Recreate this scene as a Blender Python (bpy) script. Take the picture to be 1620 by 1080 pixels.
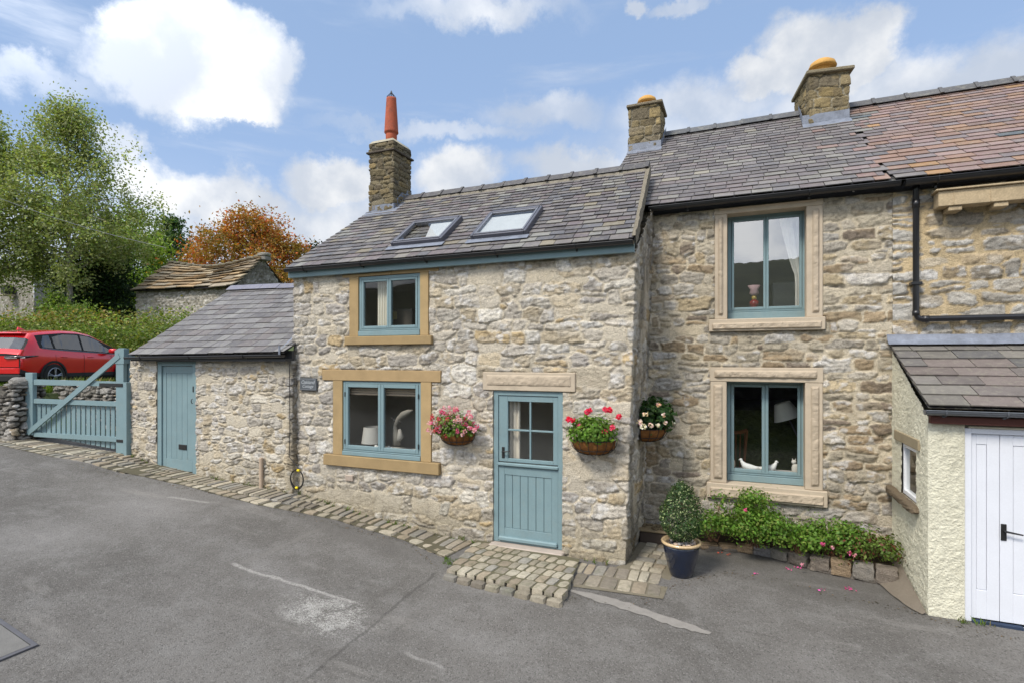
import bpy, math, random
import numpy as np
from mathutils import Vector, Matrix
R = math.radians
scene = bpy.context.scene
for o in list(bpy.data.objects): bpy.data.objects.remove(o)

# ------------------------------------------------------------------ camera
TH = R(22.74); FPX = 859.0; CX = 810.0; HY = 568.0; ZC = 2.5     # yaw, focal length and horizon row in photo pixels (1620 wide), eye height
cam_d = bpy.data.cameras.new('camera'); cam = bpy.data.objects.new('camera', cam_d)
scene.collection.objects.link(cam); scene.camera = cam
cam.location = (0, 0, ZC); cam.rotation_euler = (R(90), 0, TH)
cam_d.sensor_width = 36; cam_d.lens = 36 * FPX / 1620; cam_d.shift_y = (HY - 540) / 1620
cam_d.clip_start = .05; cam_d.clip_end = 3000
FW = np.array([-math.sin(TH), math.cos(TH), 0.]); RT = np.array([math.cos(TH), math.sin(TH), 0.])
CAM = np.array([0, 0, ZC])
def ray(u, v): return FW + RT * ((u - CX) / FPX) + np.array([0, 0, (HY - v) / FPX])
def unY(u, v, Y):                       # point of the vertical plane y = Y seen at (u, v)
    d = ray(u, v); return CAM + d * (Y / d[1])
def unT(u, v, t): return CAM + ray(u, v) * t
def unP(u, v, p, n):
    d = ray(u, v); n = np.array(n, float); return CAM + d * (np.dot(np.array(p) - CAM, n) / np.dot(d, n))

# ------------------------------------------------------------------ exposure, sun, sky
scene.view_settings.view_transform = 'Standard'; scene.view_settings.look = 'None'
scene.view_settings.gamma = 1; scene.view_settings.exposure = EXPO = 1.04
SUN_EL, SUN_AZ = 50, 200                # elevation; azimuth of the sun measured from +Y towards +X
sun_d = bpy.data.lights.new('sun', 'SUN'); sun = bpy.data.objects.new('sun', sun_d); scene.collection.objects.link(sun)
sun_d.energy = 1.7; sun_d.angle = R(13); sun_d.color = (1, .93, .82)
sd = Vector((math.sin(R(SUN_AZ)) * math.cos(R(SUN_EL)), math.cos(R(SUN_AZ)) * math.cos(R(SUN_EL)), math.sin(R(SUN_EL))))
sun.rotation_euler = sd.to_track_quat('Z', 'Y').to_euler()

world = bpy.data.worlds.new('World'); scene.world = world; world.use_nodes = True
nt = world.node_tree; nt.nodes.clear()
class G:                                # tiny node helper
    def __init__(s, nt): s.nt = nt
    def n(s, t, **k):
        nd = s.nt.nodes.new(t)
        for a, b in k.items():
            if a.startswith('i_'): nd.inputs[int(a[2:])].default_value = b
            else: setattr(nd, a, b)
        return nd
    def l(s, a, b): s.nt.links.new(a, b)
    def val(s, x, sock):
        if isinstance(x, (int, float)): sock.default_value = x
        elif isinstance(x, (tuple, list)): sock.default_value = x
        else: s.l(x, sock)
    def m(s, op, a, b=0., c=0., clamp=False):
        nd = s.n('ShaderNodeMath', operation=op, use_clamp=clamp)
        s.val(a, nd.inputs[0]); s.val(b, nd.inputs[1]); s.val(c, nd.inputs[2]); return nd.outputs[0]
    def vm(s, op, a, b=(0, 0, 0)):
        nd = s.n('ShaderNodeVectorMath', operation=op); s.val(a, nd.inputs[0]); s.val(b, nd.inputs[1])
        return nd.outputs['Value'] if op in ('DOT_PRODUCT', 'LENGTH', 'DISTANCE') else nd.outputs[0]
    def noise(s, vec, scale, detail=4, rough=.55, out='Fac', dist=0.):
        nd = s.n('ShaderNodeTexNoise'); s.val(vec, nd.inputs['Vector']); nd.inputs['Scale'].default_value = scale
        nd.inputs['Detail'].default_value = detail; nd.inputs['Roughness'].default_value = rough; nd.inputs['Distortion'].default_value = dist
        return nd.outputs[0] if out == 'Fac' else nd.outputs['Color']
    def mr(s, x, a, b, c=0., d=1., smooth=True):
        nd = s.n('ShaderNodeMapRange', interpolation_type='SMOOTHSTEP' if smooth else 'LINEAR')
        s.val(x, nd.inputs[0])
        for i, q in enumerate((a, b, c, d)): nd.inputs[i + 1].default_value = q
        return nd.outputs[0]
    def mix(s, f, a, b, blend='MIX'):
        nd = s.n('ShaderNodeMix', data_type='RGBA', blend_type=blend)
        s.val(f, nd.inputs[0]); s.val(a, nd.inputs[6]); s.val(b, nd.inputs[7]); return nd.outputs[2]
g = G(nt)
sky = g.n('ShaderNodeTexSky', sky_type='NISHITA', sun_disc=False, sun_elevation=R(SUN_EL), sun_rotation=R(SUN_AZ))
sky.altitude = 200; sky.air_density = 1.0; sky.dust_density = .6; sky.ozone_density = 1.6
tc = g.n('ShaderNodeTexCoord').outputs['Generated']
dirn = g.vm('NORMALIZE', tc)
nz1 = g.vm('SUBTRACT', g.noise(g.vm('ADD', dirn, (3.1, 1.7, .4)), 7.5, 9, .64, 'Color'), (.5, .5, .5))
sc1 = g.n('ShaderNodeVectorMath', operation='SCALE'); g.l(nz1, sc1.inputs[0]); sc1.inputs[3].default_value = .15
dw = g.vm('ADD', dirn, sc1.outputs[0])
# one row per cloud: where it hangs, half width, half height, density, softness (angles as photo pixels)
clouds = [(305, 112, 150, 88, 1.0, .28), (395, 90, 80, 60, 1., .3), (365, 175, 75, 36, 1, .3), (205, 85, 62, 48, 1, .35), (310, 25, 60, 40, 1, .4),
          (345, 320, 120, 52, 1., .5), (525, 290, 85, 48, 1., .4), (715, 280, 75, 42, .95, .5), (930, 270, 130, 40, .95, .6),
          (1275, 95, 75, 70, 1, .4), (1350, 85, 62, 55, 1, .4), (1215, 115, 70, 35, 1, .5), (1500, 120, 190, 50, .85, .8), (1360, 150, 200, 45, .8, .8),
          (750, 14, 150, 24, .8, .8), (1020, 14, 24, 18, .8, .5), (1080, 20, 40, 12, .6, .7), (205, 240, 40, 30, .9, .5), (230, 300, 70, 45, .9, .6),
          (560, 395, 360, 90, .9, .75), (860, 180, 100, 26, .6, .8), (700, 205, 160, 14, .5, .8), (20, 110, 150, 26, .55, .8),
          (1100, 170, 150, 40, .7, .8), (1150, 225, 260, 70, .6, .8), (60, 420, 200, 120, .6, .7)]
cov = None
for (u, v, rx, ry, dens, soft) in clouds:
    c = ray(u, v); L = np.linalg.norm(c); c = c / L
    e1 = np.cross(c, [0, 0, 1]); e1 /= np.linalg.norm(e1); e2 = np.cross(e1, c)
    a = rx / FPX / L; b = ry / FPX / L
    p = g.m('DIVIDE', g.vm('DOT_PRODUCT', dw, tuple(e1)), a); p = g.m('SUBTRACT', p, 0)
    q = g.m('DIVIDE', g.vm('DOT_PRODUCT', dw, tuple(e2)), b)
    r = g.m('SQRT', g.m('ADD', g.m('MULTIPLY', p, p), g.m('MULTIPLY', q, q)))
    k = g.mr(r, 1.0 + soft * .5, 1.0 - soft * .8, 0, dens)
    k = g.m('MULTIPLY', k, g.m('GREATER_THAN', g.vm('DOT_PRODUCT', dirn, tuple(c)), 0))
    cov = k if cov is None else g.m('MAXIMUM', cov, k)
# cloud over the rest of the dome, behind the camera included
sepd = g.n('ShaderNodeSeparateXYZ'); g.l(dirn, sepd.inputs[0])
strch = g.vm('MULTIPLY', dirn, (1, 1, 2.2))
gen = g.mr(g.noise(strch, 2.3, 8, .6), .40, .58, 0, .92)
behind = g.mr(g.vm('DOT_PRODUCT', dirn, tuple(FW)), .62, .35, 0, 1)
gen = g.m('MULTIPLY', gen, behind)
hz = g.mr(sepd.outputs[2], .34, .0, 0, .55)
streak = g.mr(g.noise(g.vm('MULTIPLY', dirn, (1, 1, 7)), 2.2, 7, .6), .50, .80, .0, .55)
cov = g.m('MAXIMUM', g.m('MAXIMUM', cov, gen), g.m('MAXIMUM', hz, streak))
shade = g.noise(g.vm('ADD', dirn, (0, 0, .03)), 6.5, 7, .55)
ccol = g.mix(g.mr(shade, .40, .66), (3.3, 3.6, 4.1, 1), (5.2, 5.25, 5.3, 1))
sun_side_fill = g.mr(g.vm('DOT_PRODUCT', dirn, tuple(sd)), -.15, .9, 1., 2.7)
sn = g.n('ShaderNodeCombineXYZ'); [g.l(sun_side_fill, sn.inputs[i]) for i in range(3)]
ccol = g.mix(1., ccol, sn.outputs[0], 'MULTIPLY')      # unseen cloud towards the sun, brightened to add soft fill on the house fronts
skyc = g.mix(1.0, sky.outputs[0], (1.10, .93, .90, 1), 'MULTIPLY')
skyc = g.mix(.6, skyc, (2.15, 3.2, 4.9, 1))
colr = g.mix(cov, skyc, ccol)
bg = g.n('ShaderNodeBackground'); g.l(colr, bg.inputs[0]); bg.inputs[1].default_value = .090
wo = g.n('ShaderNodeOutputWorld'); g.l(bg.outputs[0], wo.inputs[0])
world.cycles.sampling_method = 'MANUAL'; world.cycles.sample_map_resolution = 512

# ------------------------------------------------------------------ numpy noise
_tab = np.random.RandomState(7).rand(256, 256)
def vn(x, y, seed=0):
    x = np.asarray(x, float) + seed * 17.31; y = np.asarray(y, float) + seed * 9.77
    xi = np.floor(x).astype(int); yi = np.floor(y).astype(int); fx = x - xi; fy = y - yi
    fx = fx * fx * (3 - 2 * fx); fy = fy * fy * (3 - 2 * fy)
    a = _tab[xi & 255, yi & 255]; b = _tab[(xi + 1) & 255, yi & 255]; c = _tab[xi & 255, (yi + 1) & 255]; d = _tab[(xi + 1) & 255, (yi + 1) & 255]
    return (a * (1 - fx) + b * fx) * (1 - fy) + (c * (1 - fx) + d * fx) * fy
def fbm(x, y, seed=0, oc=4, gain=.5):
    s = 0; a = 1; t = 0
    for i in range(oc):
        s = s + a * vn(x * 2 ** i, y * 2 ** i, seed + i * 3); t += a; a *= gain
    return s / t
def sst(x, a, b): t = np.clip((x - a) / (b - a), 0, 1); return t * t * (3 - 2 * t)

# ------------------------------------------------------------------ objects
coll = scene.collection
def lin(r, g_, b): return tuple(((c / 255) / 12.92 if c / 255 <= .04045 else ((c / 255 + .055) / 1.055) ** 2.4) for c in (r, g_, b))
def rootloc(p):
    while p.parent: p = p.parent
    return p
def thing(name, label, cat, loc, rotz=0, group=None):
    o = bpy.data.objects.new(name, None); coll.objects.link(o); o.location = loc; o.rotation_euler = (0, 0, rotz)
    o.empty_display_size = .2; o['label'] = label; o['category'] = cat
    if group: o['group'] = group
    return o
def tag(o, label, cat, group=None, kind=None):
    o['label'] = label; o['category'] = cat
    if group: o['group'] = group
    if kind: o['kind'] = kind
    return o
def mesh_np(name, V, F4, mat, parent=None, col=None, smooth=False, local=False, F3=None, loc=None):
    V = np.asarray(V, np.float32)
    me = bpy.data.meshes.new(name)
    F4 = np.asarray(F4, np.int32).reshape(-1, 4)
    n4 = len(F4); F3 = np.zeros((0, 3), np.int32) if F3 is None else np.asarray(F3, np.int32).reshape(-1, 3); n3 = len(F3)
    if parent is not None and not local: V = V - np.array(rootloc(parent).location, np.float32)
    elif parent is None:
        base = np.array(loc if loc is not None else [V[:, 0].mean(), V[:, 1].mean(), V[:, 2].min()], np.float32)
        V = V - base
    me.vertices.add(len(V)); me.vertices.foreach_set('co', V.ravel())
    me.loops.add(n4 * 4 + n3 * 3); me.loops.foreach_set('vertex_index', np.concatenate([F4.ravel(), F3.ravel()]).astype(np.int32))
    me.polygons.add(n4 + n3)
    me.polygons.foreach_set('loop_start', np.concatenate([np.arange(n4) * 4, n4 * 4 + np.arange(n3) * 3]).astype(np.int32))
    me.polygons.foreach_set('loop_total', np.concatenate([np.full(n4, 4), np.full(n3, 3)]).astype(np.int32))
    if smooth: me.polygons.foreach_set('use_smooth', np.ones(n4 + n3, bool))
    me.update(calc_edges=True); me.validate()
    if col is not None:
        at = me.color_attributes.new('Col', 'FLOAT_COLOR', 'POINT')
        c = np.ones((len(V), 4), np.float32); c[:, :3] = col; at.data.foreach_set('color', c.ravel())
    if mat: me.materials.append(mat)
    o = bpy.data.objects.new(name, me); coll.objects.link(o)
    if parent is not None: o.parent = parent
    else: o.location = base.tolist()
    return o

class MB:                               # collects shapes, builds ONE mesh object
    def __init__(s, jit=0): s.v = []; s.f = []; s.c = []; s.n = 0; s.rg = random.Random(jit)
    def add(s, V, F, c=(.5, .5, .5)):
        V = [tuple(map(float, p)) for p in V]; s.v += V; s.f += [tuple(i + s.n for i in f) for f in F]; s.n += len(V)
        s.c += [c] * len(V) if not isinstance(c, list) else c
    def box(s, x0, x1, y0, y1, z0, z1, c=(.5, .5, .5), bev=0., M=None):
        if x1 < x0: x0, x1 = x1, x0
        if y1 < y0: y0, y1 = y1, y0
        if z1 < z0: z0, z1 = z1, z0
        b = min(bev, (x1 - x0) * .45, (y1 - y0) * .45, (z1 - z0) * .45)
        if b <= 0:
            V = [(x, y, z) for z in (z0, z1) for y in (y0, y1) for x in (x0, x1)]
            F = [(0, 2, 3, 1), (4, 5, 7, 6), (0, 1, 5, 4), (2, 6, 7, 3), (0, 4, 6, 2), (1, 3, 7, 5)]
        else:
            V = []; idx = {}
            for i, x in enumerate((x0, x1)):
                for j, y in enumerate((y0, y1)):
                    for k, z in enumerate((z0, z1)):
                        sx, sy, sz = (1, -1)[i] * b, (1, -1)[j] * b, (1, -1)[k] * b
                        for a, p in enumerate(((x, y + sy, z + sz), (x + sx, y, z + sz), (x + sx, y + sy, z))):
                            idx[i, j, k, a] = len(V); V.append(p)
            F = []
            for i in (0, 1):
                F.append([idx[i, 0, 0, 0], idx[i, 1, 0, 0], idx[i, 1, 1, 0], idx[i, 0, 1, 0]])
                F.append([idx[0, i, 0, 1], idx[1, i, 0, 1], idx[1, i, 1, 1], idx[0, i, 1, 1]])
                F.append([idx[0, 0, i, 2], idx[1, 0, i, 2], idx[1, 1, i, 2], idx[0, 1, i, 2]])
                for j in (0, 1):
                    F.append([idx[i, j, 0, 0], idx[i, j, 1, 0], idx[i, j, 1, 1], idx[i, j, 0, 1]])
                    F.append([idx[i, 0, j, 0], idx[i, 1, j, 0], idx[i, 1, j, 2], idx[i, 0, j, 2]])
                    F.append([idx[0, i, j, 1], idx[1, i, j, 1], idx[1, i, j, 2], idx[0, i, j, 2]])
                    for k in (0, 1): F.append([idx[i, j, k, 0], idx[i, j, k, 1], idx[i, j, k, 2]])
            cx = np.array([(x0 + x1) / 2, (y0 + y1) / 2, (z0 + z1) / 2]); Va = np.array(V); F2 = []
            for f in F:
                p = Va[list(f)]; nn = np.cross(p[1] - p[0], p[2] - p[0])
                F2.append(tuple(f) if np.dot(nn, p.mean(0) - cx) > 0 else tuple(f[::-1]))
            F = F2
        if M is not None: V = [tuple(M @ Vector(p)) for p in V]
        s.add(V, F, c)
    def frame(s, x0, x1, z0, z1, t, y0, y1, c=(.5, .5, .5), tb=None, tt=None, bev=.003):   # four bars round an opening, butted
        tb = t if tb is None else tb; tt = t if tt is None else tt
        s.box(x0, x0 + t, y0, y1, z0, z1, c, bev); s.box(x1 - t, x1, y0, y1, z0, z1, c, bev)
        s.box(x0 + t, x1 - t, y0, y1, z1 - tt, z1, c, bev); s.box(x0 + t, x1 - t, y0, y1, z0, z0 + tb, c, bev)
    def tube(s, pts, r, c=(.5, .5, .5), seg=8, cap=True):
        pts = [Vector(p) for p in pts]; rs = r if isinstance(r, (list, tuple)) else [r] * len(pts)
        n = len(pts); V = []; F = []; up = None
        for i, p in enumerate(pts):
            d = (pts[min(i + 1, n - 1)] - pts[max(i - 1, 0)]).normalized()
            if up is None: up = Vector((0, 0, 1)) if abs(d.z) < .9 else Vector((1, 0, 0))
            a = d.cross(up).normalized(); b = a.cross(d).normalized(); up = b
            for k in range(seg):
                t = 2 * math.pi * k / seg; V.append(p + (a * math.cos(t) + b * math.sin(t)) * rs[i])
        for i in range(n - 1):
            for k in range(seg):
                k2 = (k + 1) % seg; F.append((i * seg + k, i * seg + k2, (i + 1) * seg + k2, (i + 1) * seg + k))
        if cap: F.append(tuple(range(seg))[::-1]); F.append(tuple((n - 1) * seg + k for k in range(seg)))
        s.add(V, F, c)
    def lathe(s, cx, cy, prof, c=(.5, .5, .5), seg=24, M=None):   # prof: list of (r, z)
        V = []; F = []
        for (r, z) in prof:
            for k in range(seg):
                t = 2 * math.pi * k / seg; V.append(Vector((cx + r * math.cos(t), cy + r * math.sin(t), z)))
        for i in range(len(prof) - 1):
            for k in range(seg):
                k2 = (k + 1) % seg; F.append((i * seg + k, i * seg + k2, (i + 1) * seg + k2, (i + 1) * seg + k))
        F.append(tuple((len(prof) - 1) * seg + k for k in range(seg))); F.append(tuple(range(seg))[::-1])
        if M is not None: V = [M @ p for p in V]
        s.add(V, F, c)
    def rock(s, cx, cy, cz, sx, sy, sz, c, rot=0., n=3, p=4., amp=.06, tilt=0.):   # superellipsoid stone with a rough skin
        rg = s.rg; sd_ = rg.random() * 50; V = []; F = []; idx = {}
        M = Matrix.Rotation(rot, 3, 'Z') @ Matrix.Rotation(tilt, 3, 'Y')
        for ax in range(3):
            for sg in (-1, 1):
                for i in range(n + 1):
                    for j in range(n + 1):
                        q = [0, 0, 0]; q[ax] = sg; q[(ax + 1) % 3] = -1 + 2 * i / n; q[(ax + 2) % 3] = -1 + 2 * j / n
                        kk = tuple(round(t, 4) for t in q)
                        if kk not in idx:
                            L = (abs(q[0]) ** p + abs(q[1]) ** p + abs(q[2]) ** p) ** (1 / p)
                            w = 1 + amp * (float(fbm(q[0] * 1.3 + sd_, q[1] * 1.3 + q[2] * 2.1 + sd_, 3, 3)) - .5) * 4
                            idx[kk] = len(V); V.append(Vector((cx, cy, cz)) + M @ Vector((q[0] / L * sx * w, q[1] / L * sy * w, q[2] / L * sz * w)))
        for ax in range(3):
            for sg in (-1, 1):
                for i in range(n):
                    for j in range(n):
                        f = []
                        for (a, b) in ((i, j), (i + 1, j), (i + 1, j + 1), (i, j + 1)):
                            q = [0, 0, 0]; q[ax] = sg; q[(ax + 1) % 3] = -1 + 2 * a / n; q[(ax + 2) % 3] = -1 + 2 * b / n
                            f.append(idx[tuple(round(t, 4) for t in q)])
                        F.append(tuple(f) if sg > 0 else tuple(f[::-1]))
        s.add(V, F, c)
    def build(s, name, mat, parent=None, smooth=False, local=False, loc=None):
        V = np.array(s.v, np.float32)
        me = bpy.data.meshes.new(name)
        if parent is not None and not local: V = V - np.array(rootloc(parent).location, np.float32); base = None
        elif parent is None:
            base = np.array(loc if loc is not None else [V[:, 0].mean(), V[:, 1].mean(), V[:, 2].min()], np.float32); V = V - base
        me.from_pydata(V.tolist(), [], s.f); me.update()
        at = me.color_attributes.new('Col', 'FLOAT_COLOR', 'POINT')
        c = np.ones((len(V), 4), np.float32); c[:, :3] = np.array(s.c, np.float32); at.data.foreach_set('color', c.ravel())
        if smooth: me.polygons.foreach_set('use_smooth', np.ones(len(me.polygons), bool))
        if mat: me.materials.append(mat)
        o = bpy.data.objects.new(name, me); coll.objects.link(o)
        if parent is not None: o.parent = parent
        else: o.location = base.tolist()
        return o

# ------------------------------------------------------------------ materials
def mat_new(name):
    m = bpy.data.materials.new(name); m.use_nodes = True; nt = m.node_tree; nt.nodes.clear()
    g = G(nt); b = g.n('ShaderNodeBsdfPrincipled'); o = g.n('ShaderNodeOutputMaterial'); g.l(b.outputs[0], o.inputs[0]); return m, g, b, o
def bump(g, b, h, strength, dist):
    bn = g.n('ShaderNodeBump'); bn.inputs['Strength'].default_value = strength; bn.inputs['Distance'].default_value = dist
    g.l(h, bn.inputs['Height']); g.l(bn.outputs[0], b.inputs['Normal']); return bn
def surf(name, color=None, rough=.7, s1=12, v1=.25, s2=90, v2=.2, bs=60, bd=.002, bstr=.5, spec=.35, metal=0., coat=0., tint=None, tamt=0., ts=3, cracks=0.):
    """vertex-coloured (color=None) or plain surface with two scales of tonal wear and a fine bump"""
    m, g, b, o = mat_new(name)
    pos = g.n('ShaderNodeTexCoord').outputs['Object']
    if color is None: c = g.n('ShaderNodeAttribute', attribute_name='Col').outputs['Color']
    else: c = (*color, 1)
    n1 = g.noise(pos, s1, 5, .6); n2 = g.noise(pos, s2, 4, .65)
    k = g.m('MULTIPLY', g.mr(n1, .25, .75, 1 - v1, 1 + v1, False), g.mr(n2, .25, .75, 1 - v2, 1 + v2, False))
    cc = g.n('ShaderNodeCombineXYZ'); [g.l(k, cc.inputs[i]) for i in range(3)]
    c = g.mix(1.0, c, cc.outputs[0], 'MULTIPLY')
    if tint is not None: c = g.mix(g.m('MULTIPLY', g.mr(g.noise(pos, ts, 6, .65), .5, .66), tamt), c, (*tint, 1))
    if cracks:                          # thin dark fissures and pits in the weathered face
        dv = g.n('ShaderNodeVectorMath', operation='SCALE'); g.l(g.vm('SUBTRACT', g.noise(pos, 14, 5, .6, 'Color'), (.5, .5, .5)), dv.inputs[0]); dv.inputs[3].default_value = .09
        vo = g.n('ShaderNodeTexVoronoi', feature='DISTANCE_TO_EDGE'); g.l(g.vm('MULTIPLY', g.vm('ADD', pos, dv.outputs[0]), (1, 1, 2.2)), vo.inputs[0]); vo.inputs['Scale'].default_value = 11
        ck = g.m('MULTIPLY', g.mr(vo.outputs['Distance'], .045, .0), g.mr(g.noise(pos, 9, 3, .5), .45, .6)); ck = g.m('MAXIMUM', ck, g.mr(g.noise(pos, 85, 3, .7), .60, .72)); c = g.mix(g.m('MULTIPLY', ck, cracks), c, (.09, .075, .06, 1))
    g.l(c, b.inputs['Base Color']); b.inputs['Roughness'].default_value = rough
    b.inputs['Specular IOR Level'].default_value = spec; b.inputs['Metallic'].default_value = metal
    if coat: b.inputs['Coat Weight'].default_value = coat; b.inputs['Coat Roughness'].default_value = .08
    if bstr: bump(g, b, g.noise(pos, bs, 6, .65), bstr, bd)
    return m
M = {}
M['stone'] = surf('rubble_stone', None, .92, 26, .16, 110, .38, 62, .018, 1., .12, cracks=.6)
M['mortar'] = surf('lime_mortar', None, .92, 10, .12, 140, .15, 120, .004, .6, .15)
M['ashlar'] = surf('dressed_stone', None, .85, 5, .13, 160, .10, 140, .002, .5, .2)
M['slate'] = surf('roof_slate', None, .62, 9, .16, 80, .16, 70, .003, .6, .35, tint=(.30, .29, .22), tamt=.28, ts=16)
M['stoneslate'] = surf('stone_slate', None, .9, 5, .25, 50, .25, 30, .01, .8, .2)
M['sett'] = surf('stone_sett', None, .8, 20, .22, 150, .2, 90, .005, .7, .25, tint=(.09, .10, .05), tamt=.35, ts=9)
M['blue'] = surf('blue_green_paint', (.18, .265, .285), .55, 3, .09, 50, .06, 70, .0012, .5, .35, tint=(.22, .27, .26), tamt=.25, ts=9)
M['white'] = surf('white_paint', (.68, .70, .75), .45, 3, .04, 60, .03, 40, .0008, .3, .4)
M['upvc'] = surf('white_plastic', (.75, .77, .80), .35, 3, .03, 60, .02, 40, .0005, .2, .5)
M['blackpl'] = surf('black_plastic', (.012, .012, .014), .32, 6, .3, 60, .1, 40, .0006, .2, .6)
M['greypl'] = surf('weathered_gutter_plastic', (.10, .11, .125), .35, 6, .2, 60, .1, 40, .0006, .2, .6)
M['iron'] = surf('black_iron', (.012, .012, .012), .5, 6, .2, 60, .1, 60, .001, .4, .5)
M['lead'] = surf('lead_flashing', (.17, .19, .235), .55, 7, .35, 40, .15, 12, .012, .6, .5)
M['terra'] = surf('terracotta', (.36, .085, .04), .75, 8, .22, 60, .15, 60, .002, .5, .3, tint=(.12, .05, .04), tamt=.5, ts=6)
M['buff'] = surf('buff_clay', (.52, .29, .08), .75, 8, .15, 60, .1, 60, .002, .4, .3)
M['wood'] = surf('weathered_timber', (.42, .33, .21), .85, 6, .25, 50, .25, 40, .003, .6, .2)
M['plain'] = surf('plain_coloured', None, .7, 10, .08, 70, .06, 50, .001, .3, .3)
M['ceramic'] = surf('glazed_ceramic', None, .16, 5, .35, 30, .15, 20, .001, .2, .6, coat=.6)
M['coir'] = surf('coir_liner', (.24, .105, .035), .95, 14, .4, 90, .35, 90, .02, 1, .1)
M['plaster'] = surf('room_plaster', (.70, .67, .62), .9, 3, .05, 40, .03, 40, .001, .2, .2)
M['dimplaster'] = surf('dim_room_plaster', (.17, .155, .135), .9, 3, .05, 40, .03, 40, .001, .2, .2)  # plaster colour lowered so the room stays dark behind the window reflections
M['fabric'] = surf('curtain_fabric', None, .95, 5, .06, 200, .08, 200, .001, .4, .1)
M['carpaint'] = surf('red_car_paint', (.72, .012, .018), .25, 3, .02, 50, .02, 40, .0003, .0, .5, metal=.25, coat=1.)
M['tyre'] = surf('tyre_rubber', (.02, .02, .02), .8, 10, .1, 60, .1, 50, .002, .4, .3)
M['alloy'] = surf('alloy_rim', (.35, .36, .38), .3, 10, .05, 60, .05, 50, .0005, 0, .5, metal=.9)
M['pebbledash'] = surf('cream_pebbledash', (.74, .71, .56), .9, 4, .08, 60, .10, 45, .03, .9, .15, tint=(.36, .34, .25), tamt=.25, ts=2.5)
M['bark'] = surf('birch_bark', (.36, .33, .28), .9, 4, .5, 40, .3, 20, .01, .6, .2)
M['darkbark'] = surf('dark_bark', (.09, .07, .05), .95, 4, .3, 40, .3, 20, .01, .6, .2)
def glass_mat(name, base=.10, k=1.8, tint=(1, 1, 1)):
    m, g, b, o = mat_new(name); g.nt.nodes.remove(b)
    ge = g.n('ShaderNodeNewGeometry'); ca = g.m('ABSOLUTE', g.vm('DOT_PRODUCT', ge.outputs['Incoming'], ge.outputs['Normal']))
    f = g.m('MULTIPLY', g.m('ADD', g.m('MULTIPLY', g.m('POWER', g.m('SUBTRACT', 1., ca), 5.), 1 - base), base), k, clamp=True)
    t = g.n('ShaderNodeBsdfTransparent'); t.inputs[0].default_value = (*tint, 1)
    gl = g.n('ShaderNodeBsdfGlossy'); gl.inputs['Roughness'].default_value = .005
    pos = g.n('ShaderNodeTexCoord').outputs['Object']
    bn = g.n('ShaderNodeBump'); bn.inputs['Strength'].default_value = .08; bn.inputs['Distance'].default_value = .01
    g.l(g.noise(pos, 2.5, 2, .5), bn.inputs['Height']); g.l(bn.outputs[0], gl.inputs['Normal'])
    mx = g.n('ShaderNodeMixShader'); g.l(f, mx.inputs[0]); g.l(t.outputs[0], mx.inputs[1]); g.l(gl.outputs[0], mx.inputs[2])
    g.l(mx.outputs[0], o.inputs[0]); return m
M['glass'] = glass_mat('window_glass', .05, 1., (.96, .98, .97)); M['glass2'] = glass_mat('coated_glass', .26, 1.2, (.93, .95, .95))
M['carglass'] = glass_mat('car_glass', .16, 1.2, (.45, .5, .5))
def leaf_mat(name):
    m, g, b, o = mat_new(name); b.inputs['Roughness'].default_value = .55; b.inputs['Specular IOR Level'].default_value = .3
    c = g.n('ShaderNodeAttribute', attribute_name='Col').outputs['Color']; g.l(c, b.inputs['Base Color'])
    tr = g.n('ShaderNodeBsdfTranslucent'); g.l(g.mix(1., c, (1.3, 1.4, .6, 1), 'MULTIPLY'), tr.inputs[0])
    mx = g.n('ShaderNodeMixShader'); mx.inputs[0].default_value = .35
    g.l(b.outputs[0], mx.inputs[1]); g.l(tr.outputs[0], mx.inputs[2]); g.l(mx.outputs[0], o.inputs[0]); return m
M['leaf'] = leaf_mat('leaf')

def leaves(name, P, size, cols, parent=None, seed=0, up=.4, asp=.6, out=None, mat='leaf'):
    """many small folded leaves, one mesh: P (N,3), size (N,), cols (N,3); out: preferred normals"""
    rg = np.random.RandomState(seed); N = len(P); P = np.asarray(P, float)
    nrm = rg.randn(N, 3); nrm[:, 2] += up * 2
    if out is not None: nrm = nrm * .6 + out * 1.3
    nrm /= np.linalg.norm(nrm, axis=1)[:, None] + 1e-9
    t = rg.randn(N, 3); t -= nrm * (t * nrm).sum(1)[:, None]; t /= np.linalg.norm(t, axis=1)[:, None] + 1e-9
    b = np.cross(nrm, t); s = np.asarray(size).reshape(-1, 1) * np.ones((N, 1))
    V = np.empty((N, 4, 3))
    V[:, 0] = P - t * s; V[:, 1] = P + b * s * asp + nrm * s * .22; V[:, 2] = P + t * s; V[:, 3] = P - b * s * asp + nrm * s * .22
    F = np.arange(N * 4).reshape(N, 4); cc = np.repeat(np.asarray(cols), 4, axis=0)
    return mesh_np(name, V.reshape(-1, 3), F, M[mat], parent, col=cc)
def shades(rg, n, base, var=.35, alt=None, pa=.1):
    c = np.array(base)[None, :] * (1 + var * (rg.rand(n, 1) * 2 - 1)) * (1 + .12 * (rg.rand(n, 3) * 2 - 1))
    if alt is not None:
        k = rg.rand(n) < pa; c[k] = np.array(alt)[None, :] * (1 + .25 * (rg.rand(k.sum(), 1) * 2 - 1))
    return np.clip(c, .003, .9)
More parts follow.
